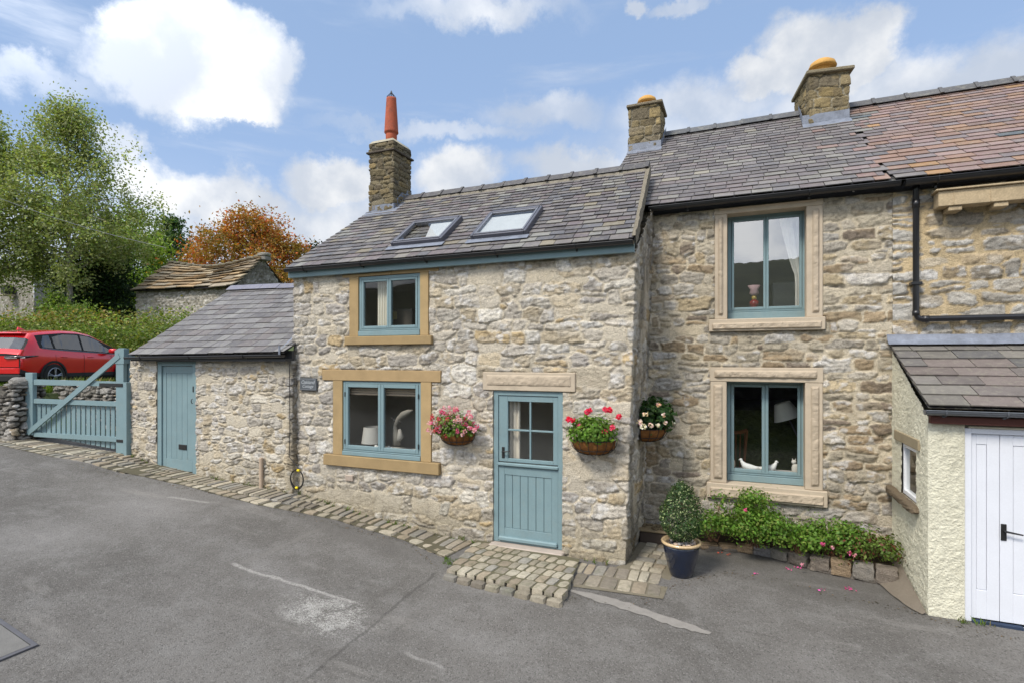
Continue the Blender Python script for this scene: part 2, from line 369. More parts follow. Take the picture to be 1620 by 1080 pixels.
# ------------------------------------------------------------------ rubble stonework as relief: every stone is modelled
def lay_stones(S0, S1, Z0, Z1, st, rg):
    out = []; z = Z0
    while z < Z1:
        h = rg.uniform(*st['h']); x = S0 - rg.uniform(0, .3); ph = rg.uniform(0, 9)
        while x < S1 + .1:
            w = rg.uniform(*st['w']) * (1.0 if rg.rand() > .25 else .55)
            zz = z + h / 2 + .03 * math.sin(x * 2.2 + ph) + rg.uniform(-.012, .012)
            if rg.rand() < st.get('split', .25) and h > .13:
                k = rg.uniform(.38, .62)
                out.append((x + w / 2, zz - h / 2 + h * k / 2, w / 2, h * k / 2)); out.append((x + w / 2 + rg.uniform(-.03, .03), zz + h / 2 - h * (1 - k) / 2, w / 2, h * (1 - k) / 2))
            elif rg.rand() < .12: out.append((x + w / 2, zz + h * .25, w / 2, h * .72))
            else: out.append((x + w / 2, zz, w / 2, h / 2 * rg.uniform(.85, 1.1)))
            x += w
        z += h
    return np.array(out)
def stone_field(S, Z, st, seed):
    rg = np.random.RandomState(seed)
    s0, s1, z0, z1 = S.min(), S.max(), Z.min(), Z.max()
    K = lay_stones(s0, s1, z0 - .1, z1 + .1, st, rg); nk = len(K); p = st.get('p', 2.8)
    wa = st.get('warp', .03)
    Sw = S + wa * 2 * (fbm(S * 6, Z * 6, seed, 3) - .5) + .012 * (vn(S * 38, Z * 38, seed + 2) - .5)
    Zw = Z + wa * 1.6 * (fbm(S * 5 + 9, Z * 7 + 4, seed + 5, 3) - .5) + .012 * (vn(S * 38 + 5, Z * 38, seed + 3) - .5)
    N = S.size; f1 = np.full(N, 9.); f2 = np.full(N, 9.); i1 = np.zeros(N, int)
    rot = rg.uniform(-.16, .16, nk)
    order = np.argsort(Zw); Zs = Zw[order]
    for k in range(nk):
        cx, cz, w, h = K[k]
        a, b = np.searchsorted(Zs, [cz - h * 2.6, cz + h * 2.6]); id_ = order[a:b]
        dx = Sw[id_] - cx; ok = np.abs(dx) < w * 2.2; id_ = id_[ok]; dx = dx[ok]; dz = Zw[id_] - cz
        c, s = math.cos(rot[k]), math.sin(rot[k]); X = np.abs(dx * c + dz * s) / w; Y = np.abs(-dx * s + dz * c) / h
        q = (X ** p + Y ** p) ** (1 / p)
        l1 = q < f1[id_]; l2 = (~l1) & (q < f2[id_])
        j = id_[l1]; f2[j] = f1[j]; f1[j] = q[l1]; i1[j] = k
        j = id_[l2]; f2[j] = q[l2]
    hh = K[i1, 3]
    e = np.minimum((f2 - f1) * hh * .62, (st.get('rim', 1.34) - f1) * hh)
    thr = st['thr'] * (.15 + 1.2 * fbm(S * 2.3, Z * 2.3, seed + 11, 3))
    mk = sst(e, thr * .5, thr * .5 + st['soft'])
    r1 = rg.rand(nk)[i1]; r2 = rg.rand(nk)[i1]; r3 = rg.rand(nk)[i1]
    cover = sst(r3, 0, st.get('cover', .01) + 1e-3) * .85 + .15
    tx = (rg.rand(nk) - .5)[i1]; tz = (rg.rand(nk) - .5)[i1]
    dome = np.clip(1 - f1 ** 2, 0, 1)
    fa = fbm(S * 16, Z * 22, seed + 21, 4, .6); pl_ = np.abs(((S * 9 + Z * 5 + 3 * fbm(S * 5, Z * 5, seed + 25, 2) + r1 * 7) % 1) - .5) + np.abs(((Z * 14 - S * 3 + 2 * fbm(S * 4, Z * 6, seed + 27, 2) + r2 * 5) % 1) - .5); ridg = 1 - np.abs(2 * fbm(S * 9, Z * 26 + r1 * 30, seed + 23, 3) - 1)
    hgt = mk * cover * (st['amp'] * (.35 + .9 * r2) + .004 * dome + (fa - .5) * st['rough'] + (ridg - .6) * st['rough'] * .7 + (pl_ - .5) * st['rough'] * .65
                + tx * .03 * (Sw - K[i1, 0]) / .15 + tz * .03 * (Zw - K[i1, 1]) / .08)
    hgt -= .011 * st.get('groove', 1.) * np.exp(-((e - thr * .5) / .007) ** 2) * cover
    hgt += (1 - mk) * ((fbm(S * 12, Z * 12, seed + 31, 3) - .5) * .014 + st.get('mh', 0.) - .006 * sst(vn(S * 30, Z * 30, seed + 33), .6, .9))
    # colour of each stone and of the pointing
    pal = np.array([q[0] for q in st['pal']]); wt = np.array([q[1] for q in st['pal']], float); wt /= wt.sum()
    ci = rg.choice(len(pal), nk, p=wt); ci2 = rg.choice(len(pal), nk, p=wt)
    c = pal[ci][i1] * (1 - .45 * sst(fbm(S * 7, Z * 11, seed + 41, 3), .45, .65)[:, None]) + pal[ci2][i1] * (.45 * sst(fbm(S * 7, Z * 11, seed + 41, 3), .45, .65)[:, None])
    c = c * (.82 + .36 * r1[:, None])
    strat = fbm(S * 5, Z * 45, seed + 43, 3); c = c * (.86 + .28 * strat[:, None])
    wp = (sst(fbm(S * 10, Z * 14, seed + 45, 4), .54, .66) * (r3 > 1 - st.get('white', .35)))[:, None] * .7; c = c * (1 - wp) + np.array([.62, .60, .57]) * wp
    ld = (sst(fbm(S * 24, Z * 24, seed + 47, 3), .60, .70) * .6)[:, None]; c = c * (1 - ld * .5)
    mc = np.array(st['mort']) * (.84 + .32 * fbm(S * 4, Z * 4, seed + 51, 4))[:, None]
    mc = mc * (1 - .35 * sst(fbm(S * 1.4, Z * 1.1, seed + 53, 3), .52, .7)[:, None] * st.get('stain', .6))
    mm = (mk * cover)[:, None]
    return hgt, c * mm + mc * (1 - mm)
LIME = dict(groove=1.5, h=(.11, .24), w=(.20, .55), thr=.017, soft=.007, amp=.007, rough=.024, mh=.008, cover=.30, white=.5, split=.25, warp=.055, p=3.4, rim=1.7,
            pal=[((0.439, 0.402, 0.345), 4), ((0.503, 0.460, 0.389), 4), ((0.460, 0.392, 0.286), 3), ((0.374, 0.345, 0.310), 2), ((0.492, 0.381, 0.227), 1), ((0.578, 0.543, 0.473), 2)],
            mort=(.56, .50, .395))
LIME2 = dict(LIME); LIME2.update(h=(.10, .20), w=(.15, .42), thr=.019, cover=.25, amp=.010)
BROWN = dict(h=(.08, .165), w=(.16, .50), thr=.017, soft=.006, amp=.010, rough=.024, mh=.003, cover=.08, white=.35, split=.22, warp=.04, p=3.6, rim=1.6,
             pal=[((.39, .345, .265), 4), ((.44, .40, .335), 4), ((.35, .27, .175), 3), ((.45, .37, .245), 2), ((.22, .18, .14), 1), ((.49, .46, .41), 2)],
             mort=(.56, .49, .37), groove=.7)
OCHRE = dict(h=(.12, .22), w=(.25, .62), thr=.034, soft=.006, amp=.010, rough=.024, mh=.001, cover=.06, white=.5, split=.3, warp=.045, p=3.6, rim=1.45,
             pal=[((.40, .375, .33), 4), ((.46, .44, .40), 4), ((.42, .335, .22), 2), ((.33, .29, .23), 2)], mort=(.58, .46, .285), groove=.7)
FIELD = dict(h=(.10, .22), w=(.15, .40), thr=.02, soft=.015, amp=.03, rough=.03, mh=-.01, cover=.05, white=.5, split=.4, warp=.06,
             pal=[((.30, .29, .27), 4), ((.42, .41, .38), 3), ((.20, .19, .17), 2)], mort=(.36, .33, .27), stain=1.)

DRY = dict(h=(.07, .15), w=(.14, .42), thr=.010, soft=.010, amp=.035, rough=.035, mh=-.045, cover=.01, white=.25, split=.35, warp=.05, p=4., rim=1.9, stain=.3,
           pal=[((.27, .255, .23), 4), ((.34, .325, .30), 3), ((.20, .185, .16), 3), ((.30, .245, .17), 1)], mort=(.06, .055, .045))
def snap(a, b, res, keys):
    n = max(2, int(round((b - a) / res)) + 1); t = np.linspace(a, b, n)
    for k in keys:
        if a < k < b: t[np.argmin(np.abs(t - k))] = k
    return np.unique(t)
def stone_sheet(name, parent, path, zb, zt, st, seed, res=.014, holes=(), post=None, mat='stone', gain=1., tint=None, flats=()):
    """relief wall along a plan polyline; zt constant or a function of the run s; holes as (s0, s1, z0, z1)"""
    path = np.array(path, float); seg = np.diff(path, axis=0); L = np.hypot(seg[:, 0], seg[:, 1]); cum = np.concatenate([[0], np.cumsum(L)])
    keys = [h[0] for h in holes] + [h[1] for h in holes] + list(cum[1:-1])
    s = snap(0, cum[-1], res, keys); ztf = zt if callable(zt) else (lambda q: np.full_like(q, zt))
    zt0 = float(ztf(np.array([0.]))[0]); fr = snap(zb, zt0, res, [h[2] for h in holes] + [h[3] for h in holes]); fr = (fr - zb) / (zt0 - zb)
    ns, nf = len(s), len(fr)
    k = np.clip(np.searchsorted(cum, s, side='right') - 1, 0, len(L) - 1)
    d = seg / L[:, None]; xy = path[k] + d[k] * (s - cum[k])[:, None]
    nrm = np.stack([d[k][:, 1], -d[k][:, 0]], 1)
    for i, c in enumerate(cum[1:-1]):
        j = np.argmin(np.abs(s - c)); n2 = np.array([d[i][1] + d[i + 1][1], -d[i][0] - d[i + 1][0]]); nrm[j] = n2 / np.linalg.norm(n2)
    Z = zb + fr[None, :] * (ztf(s)[:, None] - zb); S = np.repeat(s[:, None], nf, 1)
    h, c = stone_field(S.ravel(), Z.ravel(), st, seed)
    if tint is not None: c = tint(S.ravel(), Z.ravel(), c)
    h = h * gain; Sr, Zr = S.ravel(), Z.ravel()
    for (a, b, z0, z1) in flats:
        k = sst(np.minimum(np.minimum(Sr - a, b - Sr), np.minimum(Zr - z0, z1 - Zr)), -.02, .012); h = h * (1 - k) - .012 * k
    P = np.empty((ns * nf, 3)); P[:, 0] = np.repeat(xy[:, 0], nf) + np.repeat(nrm[:, 0], nf) * h
    P[:, 1] = np.repeat(xy[:, 1], nf) + np.repeat(nrm[:, 1], nf) * h; P[:, 2] = Z.ravel()
    if post is not None: P = post(P, S.ravel())
    i, j = np.meshgrid(np.arange(ns - 1), np.arange(nf - 1), indexing='ij')
    sc = (s[i] + s[i + 1]) / 2; zc = (Z[i, j] + Z[i + 1, j + 1]) / 2; keep = np.ones(sc.shape, bool)
    for (a, b, z0, z1) in holes: keep &= ~((sc > a) & (sc < b) & (zc > z0) & (zc < z1))
    i = i[keep]; j = j[keep]; F = np.stack([i * nf + j, (i + 1) * nf + j, (i + 1) * nf + j + 1, i * nf + j + 1], 1)
    return mesh_np(name, P, F, M[mat], parent, col=c, smooth=False)

def rough_panel(mb, x0, x1, z0, z1, y, dep, col, seed, res=.016, amp=.012, edge=.03):
    """rock-faced panel standing proud of a dressed block (normal -Y)"""
    nx = max(3, int((x1 - x0) / res)); nz = max(3, int((z1 - z0) / res)); V = []; C = []
    X, Z = np.meshgrid(np.linspace(x0, x1, nx), np.linspace(z0, z1, nz), indexing='ij')
    e = np.minimum(np.minimum(X - x0, x1 - X), np.minimum(Z - z0, z1 - Z)); k = sst(e, -.001, edge)
    hh = k * (dep + amp * 2 * (fbm(X * 14, Z * 14, seed, 4, .6) - .5)); hh[e < 1e-6] = -.004
    V = np.stack([X, y - hh, Z], -1).reshape(-1, 3)
    F = [(i * nz + j, (i + 1) * nz + j, (i + 1) * nz + j + 1, i * nz + j + 1) for i in range(nx - 1) for j in range(nz - 1)]
    mb.add(V.tolist(), F, col)

# ------------------------------------------------------------------ roofs: every slate laid one by one on a ruled surface
def roof_slates(name, parent, E0, E1, R0, R1, rows, w, pal, seed, thick=.008, colfn=None, over=1.55, wvar=.3, jit=.004, mat='slate', rowpow=1., tailjit=.006, sag=None, rag0=None, rag1=None):
    E0, E1, R0, R1 = [Vector(q) for q in (E0, E1, R0, R1)]; rg = random.Random(seed); mb = MB()
    N = (E1 - E0).cross(R0 - E0).normalized()
    if N.z < 0: N = -N
    def P(a, b, h):
        p = E0.lerp(E1, a).lerp(R0.lerp(R1, a), b) + N * h
        if sag: p = p + Vector(sag(a, b))
        return p
    Lx = (E1 - E0).length; rr = [(i / rows) ** rowpow for i in range(rows + 1)]
    for i in range(rows):
        b0, b1 = rr[i], rr[i + 1]; db = (b1 - b0); x = -rg.uniform(0, .6) * w if i % 2 else -.5 * w * rg.uniform(.2, 1)
        wi = w * (1.15 - .3 * b0); Lr = Lx + (rag1[i] if rag1 else 0.); lo = rag0[i] if rag0 else 0.
        while x < Lr:
            ww = wi * rg.uniform(1 - wvar, 1 + wvar); a0 = max(lo / Lx, x / Lx); a1 = min(Lr / Lx, (x + ww) / Lx); x += ww
            if a1 - a0 < .02 / Lx: continue
            gp_ = .0042 / Lx; tj = rg.uniform(-tailjit, tailjit) / max(1e-3, (R0 - E0).length); t2 = tj + rg.uniform(-.4, .4) * tailjit / (R0 - E0).length
            bb = b0 + tj; bc = b0 + t2; bt = min(1., b0 + db * over)
            h0 = thick * 2.1 + rg.uniform(0, jit); h1 = .003
            hl, hr = h0 + rg.uniform(-jit, jit) * .4, h0 + rg.uniform(-jit, jit) * .4
            a0 += gp_; a1 -= gp_
            V = [P(a0, bb, hl), P(a1, bc, hr), P(a1, bt, h1), P(a0, bt, h1), P(a0, bb, hl - thick), P(a1, bc, hr - thick), P(a1, bt, h1 - thick), P(a0, bt, h1 - thick)]
            c = rg.choice(pal) if colfn is None else colfn((a0 + a1) / 2, b0, rg)
            k = rg.uniform(.87, 1.12); c = tuple(q * k for q in c)
            mb.add(V, [(0, 1, 2, 3), (7, 6, 5, 4), (0, 4, 5, 1), (1, 5, 6, 2), (3, 7, 4, 0)], c)
    nb = 14                                # the boarding under the slates
    for k in range(nb):
        a0, a1 = k / nb, (k + 1) / nb
        for j in range(6):
            b0, b1 = j / 6, (j + 1) / 6
            mb.add([P(a0, b0, -.012), P(a1, b0, -.012), P(a1, b1, -.012), P(a0, b1, -.012)], [(0, 1, 2, 3)], (.025, .023, .025))
    return mb.build(name, M[mat], parent)
def ridge_run(name, parent, A, B, L, col, seed, w=.12, h=.085, drop=.06, collar=True):
    """angled ridge tiles with raised joints"""
    A, B = Vector(A), Vector(B); d = (B - A); tot = d.length; d.normalize(); sd_ = Vector((0, 1, 0)); up = Vector((0, 0, 1)); mb = MB(); rg = random.Random(seed)
    n = max(1, int(round(tot / L)))
    for i in range(n):
        p = A + d * (tot * i / n + .003); q = A + d * (tot * (i + 1) / n - .003); z = rg.uniform(-.006, .006); k = rg.uniform(.85, 1.15); c = tuple(t * k for t in col)
        def sec(o, s): return [o - sd_ * w * s - up * (drop - z), o - sd_ * w * .25 * s + up * (h * s * .72 + z), o + up * (h * s + z), o + sd_ * w * .25 * s + up * (h * s * .72 + z), o + sd_ * w * s - up * (drop - z), o - up * drop]
        def pr(p, q, s, c):
            a, b = sec(p, s), sec(q, s); F = [(k, 6 + k, 6 + (k + 1) % 6, (k + 1) % 6) for k in range(6)] + [(0, 1, 2, 3, 4, 5), (11, 10, 9, 8, 7, 6)]
            mb.add(a + b, F, c)
        pr(p, q, 1, c)
        if collar: pr(q - d * .045, q + d * .006, 1.22, tuple(t * .9 for t in col))
    return mb.build(name, M['slate'], parent)
def gutter(parent, A, B, r=.055, mat='blackpl', brk=.9, seed=0, name='gutter'):
    """half-round gutter with a front lip, brackets and stop ends"""
    A, B = Vector(A), Vector(B); d = (B - A); L = d.length; d.normalize(); mb = MB(); out = Vector((0, -1, 0)); up = Vector((0, 0, 1)); V = []; n = 9
    for p in (A, B):
        for k in range(n):
            t = math.pi * k / (n - 1); V.append(p + out * (math.cos(t) * r) - up * (math.sin(t) * r * .95))
        for k in range(n):
            t = math.pi * (n - 1 - k) / (n - 1); V.append(p + out * (math.cos(t) * r * .9) - up * (math.sin(t) * r * .85))
    m = 2 * n; mb.add(V, [(k, (k + 1) % m, m + (k + 1) % m, m + k) for k in range(m)] + [tuple(range(m))[::-1], tuple(m + k for k in range(m))])
    mb.tube([A + out * r + up * .002, B + out * r + up * .002], .006, seg=6)
    for p in (A, B):
        mb.add([p + out * (math.cos(math.pi * k / 8) * r * 1.02) - up * (math.sin(math.pi * k / 8) * r) + d * s for s in (-.004, .004) for k in range(9)],
               [tuple(range(9)), tuple(9 + k for k in range(9))[::-1]])
    g_ = mb.build(name, M[mat], parent)
    nb = max(2, int(L / brk)); b2 = MB()
    for i in range(nb):
        p = A + d * (L * (i + .35) / nb)
        pts = [p + out * (math.cos(math.pi * k / 8) * r * 1.08) - up * (math.sin(math.pi * k / 8) * r * 1.05) for k in range(9)]
        b2 = MB(); b2.tube([pts[0] + up * .012] + pts, .008, seg=5); b2.box(p.x - .012, p.x + .012, p.y + r, p.y + r + .02, p.z - r * 1.5, p.z + .0)
        b2.build('bracket', M[mat], g_)
    return g_
def window_unit(parent, x0, x1, z0, z1, y, n=2, label=None, gm='glass', fr=.045, cill=.09, mat='blue', cf=.045, hinge=False, name='window', dep=.06):
    """timber casement window: frame, casements with panes; y is the front of the frame"""
    mb = MB(); mb.frame(x0, x1, z0 + cill, z1, fr, y, y + dep)
    mb.box(x0, x1, y - .03, y + dep, z0, z0 + cill - .022, bev=.006); mb.box(x0, x1, y - .012, y + dep, z0 + cill - .018, z0 + cill - .002, bev=.004)
    mb.box(x0 + .002, x1 - .002, y + .01, y + dep, z0 + cill - .03, z0 + cill)
    w = mb.build(name, M[mat], parent)
    if label: w['label'] = label
    a0, a1 = x0 + fr + .003, x1 - fr - .003; ww = (a1 - a0) / n
    for i in range(n):
        c0, c1 = a0 + i * ww + .0015, a0 + (i + 1) * ww - .0015; cb = MB()
        cb.frame(c0, c1, z0 + cill + fr * .25, z1 - fr + .004 - .006, cf, y - .006, y + .04, bev=.005, tb=cf * 1.15)
        cs = cb.build('casement', M[mat], w)
        pb = MB(); pb.add([(c0 + cf - .004, y + .02, z0 + cill + fr * .25 + cf), (c1 - cf + .004, y + .02, z0 + cill + fr * .25 + cf), (c1 - cf + .004, y + .02, z1 - fr - cf), (c0 + cf - .004, y + .02, z1 - fr - cf)], [(0, 1, 2, 3)]); pb.build('pane', M[gm], w)
        if hinge:
            for zz in (.18, .82):
                hb = MB(); hx = (c0 - .004) if i == 0 else (c1 + .004); hz_ = z0 + (z1 - z0) * zz
                hb.box(hx - .008, hx + .008, y - .014, y - .005, hz_ - .035, hz_ + .035); hb.build('hinge', M['iron'], w)
    return w
def room(parent, x0, x1, y0, y1, z0, z1, mat='plaster'):
    mb = MB(); V = [(x0, y0, z0), (x1, y0, z0), (x1, y1, z0), (x0, y1, z0), (x0, y0, z1), (x1, y0, z1), (x1, y1, z1), (x0, y1, z1)]
    mb.add(V, [(0, 1, 2, 3), (7, 6, 5, 4), (3, 2, 6, 7), (0, 3, 7, 4), (1, 5, 6, 2)]); return mb.build('interior_wall', M[mat], parent)
# ------------------------------------------------------------------ terrain
_gx = np.array([(-60, 3.2), (-30, 1.9), (-20, 1.3), (-13.3, .88), (-10.55, .72), (-9.75, .57), (-8.74, .48), (-6.6, .37), (-5.78, .24), (-4.95, .12), (-3.87, .0), (-3.0, -.03), (-1.3, -.035), (1.73, -.05), (6, -.10), (20, -.3), (80, -1)])
def H(X, Y):
    X = np.asarray(X, float); Y = np.asarray(Y, float)
    f = np.interp(X, _gx[:, 0], _gx[:, 1]) - .03 * np.clip(6.3 - Y, 0, 10)
    hi = np.interp(Y, [7, 13, 17, 25, 60, 200, 600], [1.68, 1.70, 2.85, 4.2, 8., 26, 60])
    st = np.where(X < -10.6, 8.12, 9.4)
    k = sst(Y, st - .05, st + .05)
    k2 = sst(Y, 6.2, 7.7); k = np.where(X < -15.3, k2, k)
    k = np.where(X > 8, sst(Y, 9.4, 20), k)
    f = f * (1 - k) + np.maximum(hi, f) * k
    bk = np.interp(-Y, [4, 8, 40, 150, 300, 700], [0, .4, 3., 27, 50, 75])
    return f + bk * (1 + .08 * np.sin(X * .012 + 1)) + np.where(Y < -30, 6 * (fbm(X * .02, Y * .02, 4, 3) - .5), 0)
def gp(u, v, dz=0.):                    # where the ray through (u, v) meets the ground
    t = 3.
    d = ray(u, v)
    for _ in range(60):
        p = CAM + d * t; t += (p[2] - float(H(p[0], p[1])) - dz) / max(.05, -d[2]) * .6
    return CAM + d * t
def grid_sheet(name, xs, ys, zf, mat, **k):
    X, Y = np.meshgrid(xs, ys, indexing='ij'); Z = zf(X, Y); ny = len(ys)
    i, j = np.meshgrid(np.arange(len(xs) - 1), np.arange(ny - 1), indexing='ij')
    F = np.stack([i * ny + j, (i + 1) * ny + j, (i + 1) * ny + j + 1, i * ny + j + 1], -1).reshape(-1, 4)
    return mesh_np(name, np.stack([X, Y, Z], -1).reshape(-1, 3), F, mat, smooth=True, **k)
xs = np.unique(np.concatenate([np.arange(-40, 20, .5), -40 - np.geomspace(1, 900, 40), 20 + np.geomspace(1, 900, 40), [-15.35, -15.25, -10.65, -10.55]]))
ys = np.unique(np.concatenate([np.arange(-20, 40, .5), [8.06, 8.18, 9.34, 9.46, 6.7], -20 - np.geomspace(1, 800, 45), 40 + np.geomspace(1, 900, 40)]))
mg, g, b, o = mat_new('grass_ground'); pos = g.n('ShaderNodeNewGeometry').outputs['Position']
c = g.mix(g.mr(g.noise(pos, .35, 6, .65), .35, .65), (.075, .115, .022, 1), (.13, .15, .045, 1)); c = g.mix(g.mr(g.noise(pos, .03, 5, .6), .45, .62), c, (.028, .042, .014, 1))
c = g.mix(g.m('MULTIPLY', g.mr(g.noise(pos, 8, 5, .7), .4, .7), .5), c, (.035, .05, .012, 1)); sy_ = g.n('ShaderNodeSeparateXYZ'); g.l(pos, sy_.inputs[0]); c = g.mix(g.mr(sy_.outputs[1], -15, -45, 0, .85), c, g.mix(g.mr(g.noise(pos, .06, 6, .65), .4, .62), (.018, .026, .010, 1), (.055, .065, .026, 1))); g.l(c, b.inputs['Base Color']); b.inputs['Roughness'].default_value = .95
bump(g, b, g.noise(pos, 5, 6, .7), .8, .12); M['grass'] = mg
gr = grid_sheet('ground', xs, ys, lambda X, Y: H(X, Y) - np.where((Y < 6.9) & (Y > -3.6), .08, 0.) - np.where((X > -10.5) & (Y > 6.5) & (Y < 9.3), .08, 0), M['grass'], loc=(0, 0, 0)); gr['kind'] = 'structure'

# ------------------------------------------------------------------ asphalt road
ma, g, b, o = mat_new('worn_asphalt'); pos = g.n('ShaderNodeNewGeometry').outputs['Position']
def blob(p, rx, ry, rot=0.):
    q = g.vm('SUBTRACT', pos, (float(p[0]), float(p[1]), 0)); c_, s_ = math.cos(rot), math.sin(rot)
    a = g.m('DIVIDE', g.vm('DOT_PRODUCT', q, (c_, s_, 0)), rx); d = g.m('DIVIDE', g.vm('DOT_PRODUCT', q, (-s_, c_, 0)), ry)
    return g.m('SQRT', g.m('ADD', g.m('MULTIPLY', a, a), g.m('MULTIPLY', d, d)))
def seg_mask(u0, v0, u1, v1, w, wob=.05):
    a, b_ = gp(u0, v0), gp(u1, v1); L = math.hypot(b_[0] - a[0], b_[1] - a[1]); ang = math.atan2(b_[1] - a[1], b_[0] - a[0])
    c_, s_ = math.cos(ang), math.sin(ang); q = g.vm('SUBTRACT', wpos, (float(a[0]), float(a[1]), 0))
    al = g.vm('DOT_PRODUCT', q, (c_, s_, 0)); ac = g.m('ABSOLUTE', g.vm('DOT_PRODUCT', q, (-s_, c_, 0)))
    inn = g.m('MULTIPLY', g.mr(al, -.06, .06), g.mr(al, L + .06, L - .06)); return g.m('MULTIPLY', inn, g.mr(ac, w, w * .3))
wn = g.n('ShaderNodeVectorMath', operation='SCALE'); g.l(g.vm('SUBTRACT', g.noise(pos, 3, 5, .6, 'Color'), (.5, .5, .5)), wn.inputs[0]); wn.inputs[3].default_value = .16
wpos = g.vm('ADD', pos, wn.outputs[0])
fine = g.noise(pos, 210, 3, .7); agg = g.n('ShaderNodeTexVoronoi', feature='F1'); g.l(pos, agg.inputs[0]); agg.inputs['Scale'].default_value = 85
n0 = g.noise(pos, .55, 5, .6); n1 = g.noise(pos, 3.2, 6, .7)
c = g.mix(g.mr(n0, .35, .68), (.125, .117, .107, 1), (.178, .168, .156, 1))
c = g.mix(g.m('MULTIPLY', g.mr(n1, .42, .72), .5), c, (.24, .232, .22, 1))
sp = g.n('ShaderNodeSeparateColor'); g.l(agg.outputs['Color'], sp.inputs[0])
c = g.mix(g.m('MULTIPLY', g.mr(sp.outputs[0], .80, .98), .38), c, (.30, .29, .27, 1)); c = g.mix(g.m('MULTIPLY', g.mr(sp.outputs[1], .7, 1.), .5), c, (.045, .042, .038, 1))
c = g.mix(g.m('MULTIPLY', g.mr(fine, .45, .7), .35), c, (.05, .047, .042, 1))
speck = g.noise(pos, 46, 8, .85)
# wiped-out paint and scuffs
p = gp(520, 972); wmask = g.mr(g.m('ADD', g.m('MULTIPLY', speck, .9), g.m('SUBTRACT', g.m('MULTIPLY', g.noise(pos, 5, 4, .65), .95), g.m('MULTIPLY', blob(p, .62, .36, -.2), .36))), .70, .78); wmask = g.m('MULTIPLY', g.mr(g.m('SUBTRACT', g.m('ADD', speck, g.m('MULTIPLY', g.noise(pos, 6, 3, .6), .5)), g.m('MULTIPLY', blob(p, .75, .42, -.2), .12)), .66, .76), g.m('MULTIPLY', g.mr(blob(p, .75, .42, -.2), 1.1, .5), g.mr(g.noise(pos, 150, 3, .7), .40, .56))); c = g.mix(wmask, c, (.46, .45, .42, 1))
for (u, v, rx, ry, k) in ((230, 800, 1.5, .55, .45), (430, 905, .9, .25, .45), (575, 880, .6, .25, .35), (740, 1010, .8, .2, .3), (60, 850, 1.2, .5, .35), (560, 1010, .5, .3, .35)):
    p = gp(u, v); c = g.mix(g.m('MULTIPLY', g.m('MULTIPLY', g.mr(blob(p, rx, ry, -.25), 1.3, .1), g.mr(speck, .40, .60)), k), c, (.31, .30, .29, 1))
for s_ in ((368, 893, 560, 952, .035, .7), (268, 785, 330, 795, .05, .5), (640, 1030, 700, 1060, .03, .4)):
    c = g.mix(g.m('MULTIPLY', g.m('MULTIPLY', seg_mask(*s_[:5]), g.mr(speck, .38, .52)), s_[5]), c, (.40, .385, .36, 1))
c = g.mix(g.m('MULTIPLY', seg_mask(520, 830, 380, 893, .05), .45), c, (.19, .18, .165, 1))     # old patch edges
c = g.mix(g.m('MULTIPLY', seg_mask(690, 905, 480, 1078, .03), .45), c, (.05, .047, .043, 1))
for s_ in ((470, 870, 700, 1000, .010), (1100, 985, 1500, 1060, .010)):
    c = g.mix(g.m('MULTIPLY', g.m('MULTIPLY', seg_mask(*s_), g.mr(g.noise(pos, 2.5, 4, .6), .46, .58)), .35), c, (.06, .055, .05, 1))
c = g.mix(g.m('MULTIPLY', g.mr(g.noise(pos, 1.7, 6, .72), .60, .70), .35), c, (.085, .077, .068, 1))       # damp and oil blotches
c = g.mix(g.m('MULTIPLY', g.mr(g.noise(g.vm('MULTIPLY', pos, (.35, 1.6, 1)), 1.4, 6, .7), .56, .70), .40), c, (.27, .255, .235, 1))  # wheel-polished streaks along the lane
# darker newer tarmac of the pull-in beside the houses
p = gp(1260, 905); c = g.mix(g.m('MULTIPLY', g.mr(blob(p, 1.75, .65, -.28), 1.15, .85), .45), c, (.11, .103, .094, 1))
p = gp(640, 850); c = g.mix(g.m('MULTIPLY', g.mr(blob(p, 3.2, .55, -.05), 1.2, .8), .4), c, (.11, .104, .097, 1))
g.l(c, b.inputs['Base Color']); b.inputs['Roughness'].default_value = .9; b.inputs['Specular IOR Level'].default_value = .2
hh = g.m('ADD', g.m('MULTIPLY', agg.outputs['Distance'], -.8), g.m('ADD', fine, g.m('MULTIPLY', g.noise(pos, 14, 4, .6), 1.2))); bump(g, b, hh, .85, .007)
M['asphalt'] = ma
def Hroad(X, Y):
    return H(X, np.minimum(Y, 6.9)) + .008 * (fbm(X * 1.3, Y * 1.3, 8, 3) - .5) * 2
rd = grid_sheet('road', np.arange(-45, 30.01, .25), np.arange(-3.5, 8.01, .2), lambda X, Y: Hroad(X, Y) - np.where((X < -13.7) & (Y > np.interp(X, [-21, -16, -13.6], [5.2, 5.75, 6.1])), .4, 0.), M['asphalt'], loc=(0, 0, 0)); rd['kind'] = 'structure'
